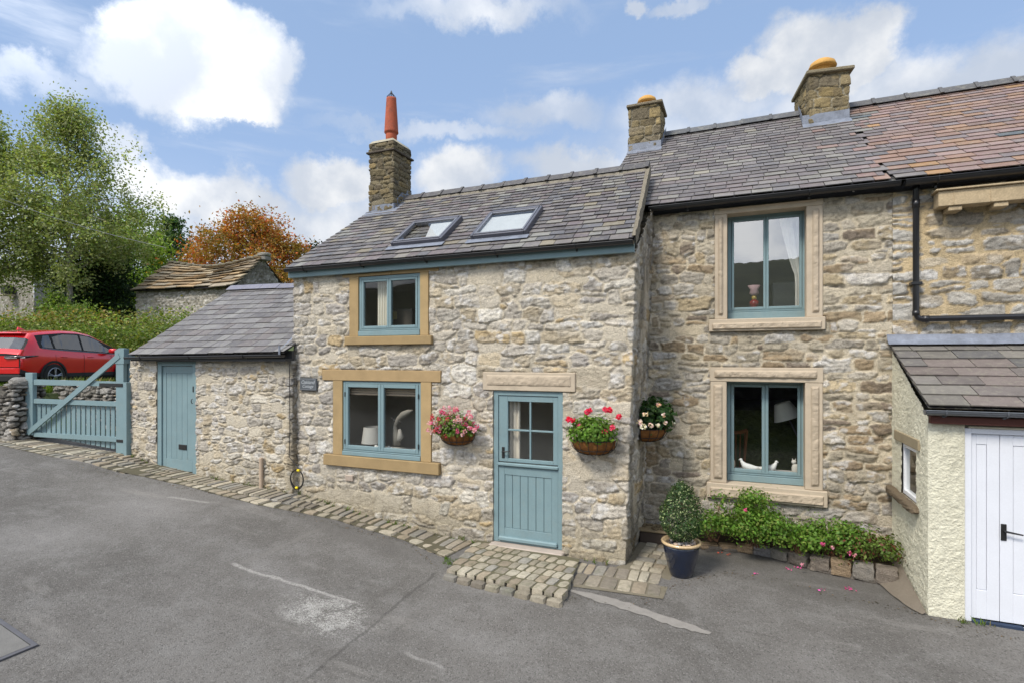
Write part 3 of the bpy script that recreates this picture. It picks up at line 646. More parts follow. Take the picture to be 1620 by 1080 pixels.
# pale cement fillet between the lane and the pull-in
mb = MB(5); pts = [(902, 934), (955, 948), (1010, 965), (1060, 982), (1095, 993), (1128, 1003)]; wd = [.02, .085, .07, .065, .055, .02]; V = []
sm = []
for i in range(len(pts) - 1):
    for k in range(8): f = k / 8; sm.append((gp(pts[i][0] * (1 - f) + pts[i + 1][0] * f, pts[i][1] * (1 - f) + pts[i + 1][1] * f), wd[i] * (1 - f) + wd[i + 1] * f))
for i, (q, w) in enumerate(sm):
    a, c_ = w * (1 + .5 * (float(vn(i * .7, 3)) - .5)), w * (1 + .5 * (float(vn(i * .7, 9)) - .5))
    for (dx, dy) in ((a * .35, a), (-c_ * .35, -c_)): x, y = q[0] + dx, q[1] + dy; V.append((x, y, float(Hroad(x, y)) + .006))
mb.add(V, [(2 * i + 1, 2 * i + 3, 2 * i + 2, 2 * i) for i in range(len(sm) - 1)], (.24, .225, .205)); mb.build('cement_strip', M['mortar'])['kind'] = 'structure'

# ------------------------------------------------------------------ stone setts
SETT = [(.28, .245, .185), (.32, .285, .22), (.24, .21, .165), (.34, .30, .23), (.27, .225, .165), (.235, .22, .19), (.38, .345, .27), (.20, .175, .14)]
def patch(mb, q, nrow, ncol, top, rg, thick=.05, gap=.0035, skew=0., stag=.5, jit=.15, zf=None, p=7.):
    """rows of setts filling the quad q = (inner left, inner right, outer left, outer right)"""
    q = [np.array(t[:2], float) for t in q]
    for r in range(nrow):
        nc = ncol[r] if isinstance(ncol, (list, tuple)) else ncol
        cuts = [0.]
        for c_ in range(nc): cuts.append(cuts[-1] + rg.uniform(1 - jit * 1.6, 1 + jit * 1.6))
        cuts = [t / cuts[-1] for t in cuts]
        for c_ in range(nc):
            a0, a1 = cuts[c_], cuts[c_ + 1]; b0, b1 = r / nrow, (r + 1) / nrow
            def P(a, b): a = a + skew * b; return (q[0] * (1 - a) + q[1] * a) * (1 - b) + (q[2] * (1 - a) + q[3] * a) * b
            c0 = P((a0 + a1) / 2, (b0 + b1) / 2); ex = P(a1, (b0 + b1) / 2) - P(a0, (b0 + b1) / 2); ey = P((a0 + a1) / 2, b1) - P((a0 + a1) / 2, b0)
            lx, ly = np.hypot(*ex), np.hypot(*ey); ang = math.atan2(ex[1], ex[0]); nx = np.array([-math.sin(ang), math.cos(ang)])
            ly = abs(float(np.dot(ey, nx))); c = rg.choice(SETT); k = rg.uniform(.8, 1.2)
            zt = (top if zf is None else float(zf(c0[0], c0[1])) + top) + rg.uniform(-.006, .006)
            mb.rock(c0[0], c0[1], zt - thick, lx / 2 - gap * rg.uniform(.6, 1.2), ly / 2 - gap * rg.uniform(.6, 1.2), thick, tuple(t * k for t in c), rot=ang + rg.uniform(-.04, .04), n=3, p=p, amp=.025, tilt=rg.uniform(-.02, .02))
rg = random.Random(11); mb = MB(3); bed = MB()
outer = [(0, 704), (80, 722), (167, 741), (228, 754), (289, 767), (348, 783), (407, 798.5), (470, 810), (533, 822.6), (590, 840), (640, 855), (704, 882)]
inner_Y = []
po = [gp(*q) for q in outer]
extra = gp(-120, 678); po = [extra] + po
def wallY(x):
    if x < -13.3: return 6.3
    if x < -10.6: return 6.32 + (x + 13.3) / 2.7 * .22
    return 6.62 if x < -6.6 else 6.72
for i in range(len(po) - 1):
    a, b_ = po[i], po[i + 1]; ia = np.array([a[0] + .12, wallY(a[0]) + .05]); ib = np.array([b_[0] + .12, wallY(b_[0] + .1) + .05])
    n_ = max(1, int(round(np.hypot(*(b_ - a)[:2]) / .125)))
    mid = .30; oa = a[:2] * (1 - mid) + ia * mid; ob = b_[:2] * (1 - mid) + ib * mid
    zf = lambda x, y: H(x, y)
    patch(mb, (ia, ib, oa, ob), 1 if np.hypot(*(ia - oa)) < .5 else 2, n_, .022, rg, zf=zf, skew=0)
    patch(mb, (oa, ob, a, b_), 1, max(1, int(round(n_ * .62))), .018, rg, zf=zf)
    k = [ia, ib, b_[:2] , a[:2]]; bed.add([(t[0], t[1], float(H(t[0], t[1])) + .008) for t in (k[3], k[2], k[1], k[0])], [(0, 1, 2, 3)], (.10, .09, .06))
# raised doorstep setts
def z0pt(u, v, z): d = ray(u, v); return CAM + d * ((z - ZC) / d[2])
dl, dr, il, ir = z0pt(706, 899, .035), z0pt(893, 941, .035), z0pt(752, 853, .035), z0pt(914, 886, .035)
patch(mb, (il, ir, dl, dr), 5, [12, 12, 12, 11, 11], .03, rg, thick=.05, gap=.007)
bed.add([(dl[0] + .01, dl[1] + .02, .02), (dr[0] - .01, dr[1] + .02, .02), (ir[0], ir[1] + .1, .02), (il[0], il[1] + .1, .02)], [(0, 1, 2, 3)], (.12, .11, .07))
e0, e1 = np.array(dl[:2]), np.array(dr[:2]); nn = 8
for k in range(nn):
    p = e0 + (e1 - e0) * (k + .5) / nn; zz = float(H(*p)); c = rg.choice(SETT); mb.rock(p[0], p[1] - .05, zz - .02 + .0, np.hypot(*(e1 - e0)) / nn / 2 - .004, .055, (.03 - zz) * .7 + .015, tuple(t * .8 for t in c), rot=math.atan2(*(e1 - e0)[::-1]), n=3, p=5, amp=.05)
# setts round the corner, to the right of the step
a, b_, c_, d_ = gp(914, 889), gp(1046, 908), gp(905, 925), gp(1046, 945)
patch(mb, (a, b_, c_, d_), 2, [8, 6], .02, rg, zf=H)
a, b_, c_, d_ = gp(1003, 868), gp(1045, 840), gp(992, 893), gp(1049, 906)
ay, cy = (np.array([-1.22, 7.95]), np.array([-1.2, 6.72]))
a = np.array([-1.17, 7.93]); b_ = np.array([-.72, 7.93]); c_ = np.array([-1.24, 6.62]); d_ = gp(1047, 908)[:2]
patch(mb, (a, b_, c_, d_), 9, [3, 2, 3, 2, 3, 3, 2, 3, 3], .022, rg, zf=H, jit=.25)
bd = [gp(905, 928), gp(1049, 948), np.array([-.70, 7.95, 0]), np.array([-1.25, 7.95, 0]), np.array([-1.35, 6.68, 0])]
bed.add([(t[0], t[1], float(H(t[0], t[1])) + .010) for t in bd], [(0, 1, 2, 3, 4)], (.17, .15, .11))
sp_ = mb.build('sett_paving', M['sett'], smooth=False); sp_['kind'] = 'structure'
bb = bed.build('paving_bed', M['mortar']); bb['kind'] = 'structure'
# sloping brown cement haunch at the foot of the garage wall
mb = MB(); n = 14; V = []
for i in range(n + 1):
    f = i / n; y = 8.0 - 1.42 * f; w = .34 * (1 - f) ** .6 * (1 - .0 * f) + .03
    for k in range(5):
        q = k / 4; x = 1.71 - w * q; z = float(H(x, y)) + (.26 * (1 - f) + .02) * (1 - q) ** 1.3 + .015 * float(vn(x * 9, y * 9)) + .006; V.append((x, y, z))
mb.add(V, [(i * 5 + k, (i + 1) * 5 + k, (i + 1) * 5 + k + 1, i * 5 + k + 1) for i in range(n) for k in range(4)], (.17, .145, .115)); mb.build('cement_haunch', M['mortar'], smooth=True)['kind'] = 'structure'
# utility cover in the near left corner
p0 = gp(61, 1021); p1 = gp(0, 978); p2 = gp(0, 1049)
ang = math.atan2(p1[1] - p0[1], p1[0] - p0[0]); root = thing('utility_cover', 'square steel-framed cover sunk in the asphalt, near the lane foreground corner', 'manhole cover', (p0[0], p0[1], float(Hroad(p0[0], p0[1]))), 0)
hx_ = (float(H(p0[0] + .3, p0[1])) - float(H(p0[0] - .3, p0[1]))) / .6; hy_ = (float(H(p0[0], p0[1] + .3)) - float(H(p0[0], p0[1] - .3))) / .6
Mx = Matrix.Translation(Vector((p0[0], p0[1], float(Hroad(p0[0], p0[1])) + .012))) @ Vector((0, 0, 1)).rotation_difference(Vector((-hx_, -hy_, 1))).to_matrix().to_4x4() @ Matrix.Rotation(ang, 4, 'Z')
mb = MB(); s_ = .78; mb.box(0, s_, 0, .035, -.02, .006, (.10, .10, .11), .002, Mx); mb.box(0, s_, s_ - .035, s_, -.02, .006, (.10, .10, .11), .002, Mx); mb.box(0, .035, .035, s_ - .035, -.02, .006, (.10, .10, .11), .002, Mx); mb.box(s_ - .035, s_, .035, s_ - .035, -.02, .006, (.10, .10, .11), .002, Mx)
mb.build('frame', M['plain'], root); mb = MB(); mb.box(.042, s_ - .042, .042, s_ - .042, -.02, .003, (.17, .165, .155), 0, Mx); mb.build('cover_plate', M['mortar'], root)
# ================================================================== the low stone cottage
YA, YB, YS = 6.7, 8.0, 6.6
def XA(u, Y): return float(unY(u, 500, Y)[0])
def ZA(u, v, Y): return float(unY(u, v, Y)[2])
SAND = (.37, .265, .135); GRIT = (.47, .395, .30); GRIT_D = (.44, .365, .275)
AX0, AX1 = XA(465, YA), -1.235
cot = thing('stone_cottage', 'low pale limestone cottage with blue stable door and two roof windows', 'house', (AX0 + 2.7, YA, 0))
lean = lambda P, S: (P.__setitem__((slice(None), 0), P[:, 0] + .125 * (P[:, 2] / 3.8 - .5) * sst(P[:, 0], -2.4, -1.25)), P)[1]
EAVE = 3.81
# window and door openings
w1 = (XA(542.8, YA), XA(666.6, YA), ZA(603, 724, YA) , ZA(603, 603, YA))
w1 = (w1[0], w1[1], ZA(543.8, 718.5, YA), ZA(603, 602.5, YA))
w2 = (XA(568, YA), XA(665.5, YA), ZA(568, 532.5, YA), ZA(568, 438.5, YA))
dr_ = (XA(780, YA), XA(890.5, YA), ZA(786, 857, YA), ZA(835, 618, YA))
ridgeY, ridgeZ = 8.55, 5.42
slopeA = (ridgeZ - 3.92) / (ridgeY - 6.52)
len_f = AX1 - AX0; gl = YB - YA
# run of the front wall, round the corner into the exposed gable
def ztA(s): return EAVE + np.where(s > len_f, np.minimum((s - len_f) * slopeA + .0, 9), 0)
off = -AX0
hl = [(w1[0] - .01 + off, w1[1] + .01 + off, w1[2], w1[3]), (w2[0] - .01 + off, w2[1] + .01 + off, w2[2], w2[3]), (dr_[0] + off, dr_[1] + off, -1, dr_[3])]
def tintA(S, Z, c):                     # damp, lichened foot of the wall and darker gable skin
    foot = sst(.9 - Z + .5 * (fbm(S * 1.2, Z * 1.2, 77, 3) - .5), .0, .9)[:, None]; c = c * (1 - foot * np.array([.26, .28, .34]))
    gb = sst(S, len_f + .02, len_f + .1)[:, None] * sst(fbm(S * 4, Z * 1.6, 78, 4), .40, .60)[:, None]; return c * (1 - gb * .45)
fl = [(XA(528, YA) + off, XA(683, YA) + off, w1[2] - .09, w1[3]), (XA(511.5, YA) + off, XA(698.3, YA) + off, w1[3] - .01, ZA(605, 585, YA)), (XA(515.5, YA) + off, XA(697.5, YA) + off, ZA(606, 741.5, YA), w1[2]), (XA(554, YA) + off, XA(678.5, YA) + off, w2[2], w2[3] + .06), (XA(764.5, YA) + off, XA(910.5, YA) + off, dr_[3], ZA(835, 588.5, YA)), (XA(477, YA) + off, XA(503.5, YA) + off, ZA(490, 617, YA), ZA(490, 597.5, YA))]
stone_sheet('front_wall', cot, [(AX0, YA), (AX1, YA), (AX1 + .0, YB + .0)], -.12, ztA, LIME, 21, .0135, hl, post=lean, tint=tintA, flats=fl)
stone_sheet('side_wall', cot, [(AX0 + .01, 10.3), (AX0 + .01, YA - .005)], 0, lambda s: EAVE + np.where(10.3 - s > ridgeY, ridgeZ - 3.95 + .05 - (10.3 - s - ridgeY) * slopeA, (10.3 - s - 6.6) * slopeA) * 1.0, LIME, 22, .04)
room(cot, AX0 + .25, AX1 - .25, YA + .06, YA + 2.1, .05, 2.16); room(cot, AX0 + .25, AX1 - .25, YA + .06, YA + 2.1, 2.2, 3.8)
mb = MB(); mb.box(AX0 + .02, AX1 - .02, 10.25, 10.3, 0, 3.6, (.4, .36, .3)); mb.build('rear_wall', M['mortar'], cot)
# dressed surrounds
def block(mb, u0, u1, v0, v1, Y, proud=.02, dep=.12, col=SAND, um=None):
    um = (u0 + u1) / 2 if um is None else um; c = col; k = mb.rg.uniform(.92, 1.08)
    mb.box(XA(u0, Y), XA(u1, Y), Y - proud, Y + dep, ZA(um, v1, Y), ZA(um, v0, Y), tuple(t * k for t in c), .006)
def surround_A(w, lint, sill, jl, jr, name):
    mb = MB(4); x0, x1, z0, z1 = w
    k = [.95, 1.05, 1.0, .93]
    mb.box(jl, x0, YA - .022, YA + .1, z0, z1, tuple(t * k[0] for t in SAND), .005); s_ = mb.build('jamb', M['ashlar'], cot); mb = MB(5); mb.box(x1, jr, YA - .022, YA + .1, z0, z1, tuple(t * k[1] for t in SAND), .005)
    mb.build('jamb', M['ashlar'], cot)
    mb = MB(4)
    for (a, b_, c_, d_) in lint: mb.box(a, b_, YA - .026, YA + .1, c_ + .001, d_, tuple(t * mb.rg.uniform(.95, 1.05) for t in SAND), .006)
    mb.build('lintel', M['ashlar'], cot)
    mb = MB(4); a, b_, c_, d_ = sill; mb.box(a, b_, YA - .065, YA + .1, c_, d_ - .001, tuple(t * .86 for t in SAND), .008); mb.build('sill', M['ashlar'], cot)
    return s_
surround_A(w1, [(XA(511.5, YA), XA(698.3, YA), w1[3], ZA(605, 585, YA))], (XA(515.5, YA), XA(697.5, YA), ZA(606, 741.5, YA), w1[2]), XA(528, YA), XA(683, YA), 'a')
surround_A(w2, [(XA(543, YA), XA(620, YA), w2[3], w2[3] + .045), (XA(620.5, YA), XA(695, YA), w2[3], w2[3] + .055)], (XA(549, YA), XA(685.5, YA), ZA(549, 546, YA), w2[2]), XA(554, YA), XA(678.5, YA), 'b')
window_unit(cot, w1[0] + .003, w1[1] - .003, w1[2] + .003, w1[3] - .006, YA + .0, 2, 'blue casement window over the lamp shade sill', hinge=True, cill=.085, fr=.04, cf=.05)
window_unit(cot, w2[0] + .003, w2[1] - .003, w2[2] + .003, w2[3] - .006, YA + .0, 2, 'blue casement window just under the eaves', cill=.10, fr=.045, cf=.035)
mb = MB(2); dl0, dl1, dlz0, dlz1 = XA(764.5, YA), XA(910.5, YA), dr_[3], ZA(835, 588.5, YA)
mb.box(dl0, dl1, YA - .02, YA + .14, dlz0 + .001, dlz1, GRIT, .008); rough_panel(mb, dl0 + .05, dl1 - .05, dlz0 + .06, dlz1 - .03, YA - .02, .014, GRIT_D, 5, amp=.012); mb.build('lintel', M['ashlar'], cot)
mb = MB(); mb.box(dr_[0] - .1, dr_[0] + .0, YA + .005, YA + .14, -.1, dr_[3], (.42, .37, .28)); mb.box(dr_[1], dr_[1] + .1, YA + .005, YA + .14, -.1, dr_[3], (.42, .37, .28)); mb.build('door_reveal', M['mortar'], cot)
# ---- stable door
D = mb = MB(); x0, x1, zb_, zt_ = dr_; zb_ = ZA(838, 862, YA + .02); yF = YA + .015
mb.frame(x0 + .002, x1 - .002, zb_, zt_ - .003, .068, yF, yF + .07, tb=.012, tt=.062); door = mb.build('door', M['blue'], cot); door['label'] = 'blue stable door with four panes over a planked lower leaf'
lx0, lx1 = x0 + .074, x1 - .074; lz0 = zb_ + .03; lz1 = zt_ - .07; yL = yF + .014; zm = ZA(838, 733, YA)
mb = MB(); gx0, gx1 = XA(802, YA), XA(874, YA); gz1 = ZA(838, 635.5, YA); gz0 = ZA(838, 727.5, YA)
mb.box(lx0, gx0, yL, yL + .045, zm, lz1, bev=.004); mb.box(gx1, lx1, yL, yL + .045, zm, lz1, bev=.004); mb.box(gx0, gx1, yL, yL + .045, gz1, lz1, bev=.004); mb.box(gx0, gx1, yL, yL + .045, zm, gz0, bev=.004)
xm, zmm = (gx0 + gx1) / 2, (gz0 + gz1) / 2; mb.box(xm - .012, xm + .012, yL + .004, yL + .04, gz0, gz1, bev=.004); mb.box(gx0, xm - .012, yL + .004, yL + .04, zmm - .012, zmm + .012, bev=.004); mb.box(xm + .012, gx1, yL + .004, yL + .04, zmm - .012, zmm + .012, bev=.004)
mb.build('upper_leaf', M['blue'], door)
mb = MB(); mb.add([(gx0, yL + .022, gz0), (gx1, yL + .022, gz0), (gx1, yL + .022, gz1), (gx0, yL + .022, gz1)], [(0, 1, 2, 3)]); mb.build('pane', M['glass'], door)
mb = MB(); zl1 = zm - .065; st_ = .085
mb.box(lx0, lx0 + st_, yL, yL + .045, lz0, zl1, bev=.003); mb.box(lx1 - st_, lx1, yL, yL + .045, lz0, zl1, bev=.003); mb.box(lx0 + st_, lx1 - st_, yL, yL + .045, zl1 - .11, zl1, bev=.003); mb.box(lx0 + st_, lx1 - st_, yL, yL + .045, lz0, lz0 + .16, bev=.003)
npk = 6; pw = (lx1 - lx0 - 2 * st_) / npk
for i in range(npk): mb.box(lx0 + st_ + i * pw + .002, lx0 + st_ + (i + 1) * pw - .002, yL + .009, yL + .04, lz0 + .16, zl1 - .11, bev=.006)
mb.build('lower_leaf', M['blue'], door)
mb = MB(); mb.box(lx0 - .01, lx1 + .01, yL - .035, yL + .02, zm - .055, zm - .012, bev=.01); mb.build('weather_bar', M['blue'], door); mb = MB(); mb.box(lx0 + .003, lx1 - .003, yL - .04, yL + .02, lz0 - .01, lz0 + .05, bev=.014); mb.build('weather_bar', M['blue'], door)
mb = MB(); hx = XA(795, YA); hz = ZA(795, 716, YA); mb.box(hx - .02, hx + .02, yL - .008, yL + .003, hz - .07, hz + .08, bev=.003); mb.tube([(hx, yL, hz + .02), (hx, yL - .045, hz + .02), (hx + .03, yL - .05, hz + .022), (hx + .115, yL - .045, hz + .036)], [.009, .009, .009, .006], seg=8); mb.build('handle', M['iron'], door)
mb = MB(); tx0, tx1 = x0 - .02, x1 + .03; mb.box(tx0, tx1, YA - .13, YA + .12, zb_ - .13, zb_ - .006, (.40, .34, .29), .012); mb.build('doorstep', M['ashlar'], cot)
# ---- roof of the cottage
GREYS = [(0.125, 0.113, 0.116), (0.150, 0.138, 0.135), (0.100, 0.092, 0.095), (0.170, 0.153, 0.144), (0.135, 0.113, 0.116), (0.185, 0.172, 0.153), (0.115, 0.113, 0.121)]
E0 = unY(452, 425, 6.52); E1 = unY(1001, 379, 6.52); ez = (E0[2] + E1[2]) / 2
R0v = np.array([-6.27, 8.55, 0]); rz0 = ridgeZ + .02
def colA(a, b, rg): 
    c = rg.choice(GREYS)
    if rg.random() < .05: c = (.205, .20, .185)
    if rg.random() < .03: c = (.20, .175, .13)
    return c
EA0 = (E0[0], 6.52, E0[2] - .0); EA1 = (E1[0] + .01, 6.52, E1[2]); RA0 = (-6.27, ridgeY, rz0); RA1 = (-1.31, ridgeY, rz0)
rf = roof_slates('roof', cot, EA0, EA1, RA0, RA1, 20, .205, GREYS, 31, thick=.011, colfn=colA, rowpow=.93, jit=.006, tailjit=.012)
mb = MB(); mb.add([(EA0[0], 10.55, 3.9), (-6.27, ridgeY, rz0 + .01), (-1.31, ridgeY, rz0 + .01), (-1.31, 10.55, 3.9)], [(0, 1, 2, 3)], (.13, .12, .13)); mb.build('rear_slope', M['slate'], rf)
ridge_run('ridge', rf, (-5.72, ridgeY, rz0 + .03), (-1.28, ridgeY, rz0 + .03), .40, (.085, .08, .082), 3, w=.13, h=.07, drop=.05)
mb = MB(); V = []; nq = 90                 # lime bedding below the ridge tiles
for i in range(nq + 1):
    x = -5.75 + 4.45 * i / nq; w_ = .10 + .04 * float(vn(i * .8, 2)); V += [(x, ridgeY - .02, rz0 + .035), (x, ridgeY - w_, rz0 + .03 - w_ * slopeA + .02), (x, ridgeY - w_ - .01, rz0 - w_ * slopeA)]
mb.add(V, [(3 * i + 1, 3 * i + 4, 3 * i + 3, 3 * i) for i in range(nq)] + [(3 * i + 2, 3 * i + 5, 3 * i + 4, 3 * i + 1) for i in range(nq)], (.26, .235, .19)); mb.build('ridge_bedding', M['mortar'], rf)
# pale cement verge where the gable stands against the taller house
mb = MB(7); V = []; n = 60; C = []
for i in range(n + 1):
    f = i / n; p = Vector(EA1).lerp(Vector(RA1), f); wv = .012 + .02 * float(vn(i * .35, 5)) * (1 - f) + .03 * f
    V += [(p.x - .03, p.y, p.z + .008), (p.x - .018, p.y, p.z + .03 + .02 * float(vn(i * .9, 1))), (p.x + wv, p.y, p.z + .045 + .02 * float(vn(i * .9, 7))), (p.x + wv + .01, p.y, p.z - .10)]
mb.add(V, [(4 * i + k, 4 * i + k + 1, 4 * i + 5 + k, 4 * i + 4 + k) for i in range(n) for k in range(3)], (.22, .195, .15)); mb.build('verge', M['stone'], rf)
mb = MB(); mb.box(AX0 - .02, E1[0] - .0, 6.60, 6.66, 3.79, 3.90); mb.build('fascia', M['blue'], cot)
gutter(cot, (E0[0] - .03, 6.55, ez - .012), (E1[0] + .0, 6.55, ez - .012), .046, brk=1.0)
# ---- chimney with tall terracotta pot
def stone_stack(parent, x0, x1, y0, y1, z0, z1, st, seed, rotz=0., amp=1.):
    cx, cy = (x0 + x1) / 2, (y0 + y1) / 2; c_, s_ = math.cos(rotz), math.sin(rotz)
    pth = [(x1, y1), (x0, y1), (x0, y0), (x1, y0), (x1, y1)]
    pth = [(cx + (x - cx) * c_ - (y - cy) * s_, cy + (x - cx) * s_ + (y - cy) * c_) for (x, y) in pth]
    return stone_sheet('stack', parent, pth, z0, z1, st, seed, .012)
CHIM = dict(h=(.082, .108), w=(.20, .38), thr=.007, soft=.006, amp=.014, rough=.016, mh=-.004, cover=.01, white=.0, split=.0, warp=.012, p=9, rim=2,
            pal=[((.20, .165, .10), 4), ((.16, .13, .085), 3), ((.27, .205, .105), 2), ((.12, .105, .08), 2)], mort=(.24, .215, .16), stain=.8)
cY = 8.2; cx0, cx1 = XA(585, cY), XA(622, cY); cyb = cY + .56; cz1 = ZA(603, 241, cY)
ch = thing('tmp', '', '', (0, 0, 0)); bpy.data.objects.remove(ch)
chm = stone_stack(cot, cx0, cx1, cY, cyb, 4.9, cz1, CHIM, 41); chm.name = 'chimney'; chm['label'] = 'squat stone chimney with tall tapered red pot'
mb = MB(); mb.box(cx0 - .05, cx1 + .05, cY - .05, cyb + .05, cz1 - .012, cz1 + .022, (.10, .085, .07), .008); mb.build('drip_course', M['stone'], chm)
t2 = ZA(603, 228, cY); cap = stone_sheet('cap', chm, [(cx1 + .0, cyb), (cx0, cyb), (cx0, cY), (cx1, cY), (cx1, cyb)], cz1 + .02, t2 + .03, CHIM, 42, .012)
mb = MB(); nn = 8; V = []; cxm, cym = (cx0 + cx1) / 2, (cY + cyb) / 2; hx_, hy_ = (cx1 - cx0) / 2 + .008, (cyb - cY) / 2 + .008
for (s_, z) in ((1, t2 + .03), (.86, t2 + .085), (.62, t2 + .12), (.40, t2 + .13)): V += [(cxm - hx_ * s_, cym - hy_ * s_, z), (cxm + hx_ * s_, cym - hy_ * s_, z), (cxm + hx_ * s_, cym + hy_ * s_, z), (cxm - hx_ * s_, cym + hy_ * s_, z)]
mb.add(V, [(4 * i + k, 4 * i + (k + 1) % 4, 4 * i + 4 + (k + 1) % 4, 4 * i + 4 + k) for i in range(3) for k in range(4)] + [(12, 13, 14, 15)], (.36, .33, .25)); mb.build('flaunching', M['mortar'], chm, smooth=True)
pz = t2 + .10; S_ = (CAM[2] * 0 + 8.45 / ray(616, 200)[1]) / FPX     # metres per photo pixel at the pot
mb = MB(); px_, py_ = cxm + .02, cym; zt = ZA(616, 157, 8.48); zk = ZA(616, 211, 8.48)
mb.lathe(px_, py_, [(.098, pz - .05), (.105, zk - .045), (.098, zk - .03), (.125, zk - .012), (.132, zk), (.128, zk + .02), (.118, zk + .2), (.092, zt - .03), (.092, zt), (.07, zt), (.07, zt - .1)], seg=28)
pot = mb.build('chimney_pot', M['terra'], chm, smooth=True)
mb = MB(); tip = (px_, py_, ZA(616, 147, 8.48))
for k in range(14): t = 2 * math.pi * k / 14; mb.tube([(px_ + .088 * math.cos(t), py_ + .088 * math.sin(t), zt - .01), (px_ + .085 * math.cos(t), py_ + .085 * math.sin(t), zt + .02), tip], .0038, seg=4)
mb.lathe(px_, py_, [(.004, tip[2] - .03), (.022, tip[2] - .02), (.012, tip[2] + .015), (.003, tip[2] + .03)], seg=8); mb.build('spark_cage', M['iron'], pot)
def rzA(y): return ez + (y - 6.52) * (rz0 - ez) / (ridgeY - 6.52)
mb = MB(2)                                # lead apron and stepped side
for (pts) in ([(cx0 - .015, cY - .012, rzA(cY) - .06), (cx1 + .015, cY - .012, rzA(cY) - .06), (cx1 + .015, cY - .012, rzA(cY) + .135), (cx0 - .015, cY - .012, rzA(cY) + .12)],
              [(cx0 - .06, cY - .16, rzA(cY - .16) + .022), (cx1 + .10, cY - .16, rzA(cY - .16) + .022), (cx1 + .10, cY - .012, rzA(cY) + .022), (cx0 - .06, cY - .012, rzA(cY) + .022)],
              [(cx1 + .013, cY - .012, rzA(cY) - .05), (cx1 + .013, ridgeY + .2, rzA(ridgeY) - .05), (cx1 + .013, ridgeY + .2, rzA(ridgeY) + .22), (cx1 + .013, ridgeY - .02, rzA(ridgeY) + .20), (cx1 + .013, cY - .012, rzA(cY) + .135)],
              [(cx1 + .012, cY - .10, rzA(cY - .1) + .026), (cx1 + .12, cY - .10, rzA(cY - .1) + .026), (cx1 + .12, ridgeY - .05, rzA(ridgeY - .05) + .026), (cx1 + .012, ridgeY - .05, rzA(ridgeY - .05) + .03)]):
    mb.add(pts, [tuple(range(len(pts)))])
mb.build('flashing', M['lead'], chm)
# ---- two roof windows
nA = np.cross(np.array(EA1) - np.array(EA0), np.array(RA0) - np.array(EA0)); nA = nA / np.linalg.norm(nA)
if nA[2] < 0: nA = -nA
def skylight(q, lab, blind):
    C4 = [Vector(unP(u, v, np.array(EA0) + nA * .062, nA)) for (u, v) in q]          # bottom left, bottom right, top right, top left
    o_ = (C4[0] + C4[1] + C4[2] + C4[3]) / 4; ex = Vector((1, 0, 0)); nz = Vector(nA); ey = nz.cross(ex).normalized()
    w = ((C4[1] - C4[0]).dot(ex) + (C4[2] - C4[3]).dot(ex)) / 2; h = ((C4[3] - C4[0]).dot(ey) + (C4[2] - C4[1]).dot(ey)) / 2
    Mx = Matrix.Translation(o_) @ Matrix((ex, ey, nz)).transposed().to_4x4()
    mb = MB(); a, b_ = w / 2, h / 2; t = .04
    mb.box(-a, -a + t, -b_, b_, -.06, .035, (.10, .10, .12), .006, Mx); mb.box(a - t, a, -b_, b_, -.06, .035, (.10, .10, .12), .006, Mx)
    mb.box(-a + t, a - t, b_ - t * 1.3, b_, -.06, .045, (.10, .10, .12), .006, Mx); mb.box(-a + t, a - t, -b_, -b_ + t * .8, -.06, .03, (.10, .10, .12), .006, Mx)
    s = mb.build('skylight', M['metalgrey'], cot); s['label'] = lab
    mb = MB(); i = t + .003; mb.frame_ = None
    for (x0, x1, y0, y1) in ((-a + i, -a + i + .03, -b_ + i, b_ - i - .02), (a - i - .03, a - i, -b_ + i, b_ - i - .02), (-a + i + .03, a - i - .03, b_ - i - .05, b_ - i - .02), (-a + i + .03, a - i - .03, -b_ + i, -b_ + i + .03)):
        mb.box(x0, x1, y0, y1, -.03, .04, (.17, .175, .20), .005, Mx)
    mb.build('sash', M['metalgrey'], s)
    mb = MB(); mb.add([tuple(Mx @ Vector(q_)) for q_ in ((-a + .06, -b_ + .06, .02), (a - .06, -b_ + .06, .02), (a - .06, b_ - .08, .02), (-a + .06, b_ - .08, .02))], [(0, 1, 2, 3)]); mb.build('pane', M['glass'], s)
    mb = MB(); mb.box(-a + .06, a - .06, -b_ + .06, b_ - .07, -.20, -.19, (.02, .02, .02), M=Mx); mb.build('lining', M['plain'], s)
    mb = MB(); mb.box(-a + (.07 if not blind else .07), a - .07, -b_ + (.07 if blind else .07), b_ - .15, -.010, -.005, (.44, .45, .46), M=Mx) if blind else mb.add([tuple(Mx @ Vector(p)) for p in ((a * .25, -b_ + .07, -.006), (a - .07, -b_ + .07, -.006), (a - .07, b_ - .12, -.006), (-a * .15, b_ - .12, -.006))], [(0, 1, 2, 3)], (.44, .45, .46))
    mb.build('blind', M['fabric'], s)
    mb = MB(); mb.box(-a - .05, a + .04, -b_ - .11, -b_ - .002, -.030, -.024, (.30, .31, .34), M=Mx); mb.build('apron', M['lead'], s)
    return s
M['metalgrey'] = surf('grey_aluminium', None, .42, 4, .08, 60, .04, 40, .0005, .1, .5, metal=.3)
skylight([(617, 389), (697, 379), (734, 345), (656, 352)], 'roof window nearer the chimney, its blind half drawn', False)
skylight([(745, 376), (829, 369), (861, 330), (777, 337)], 'roof window with its white blind fully drawn', True)
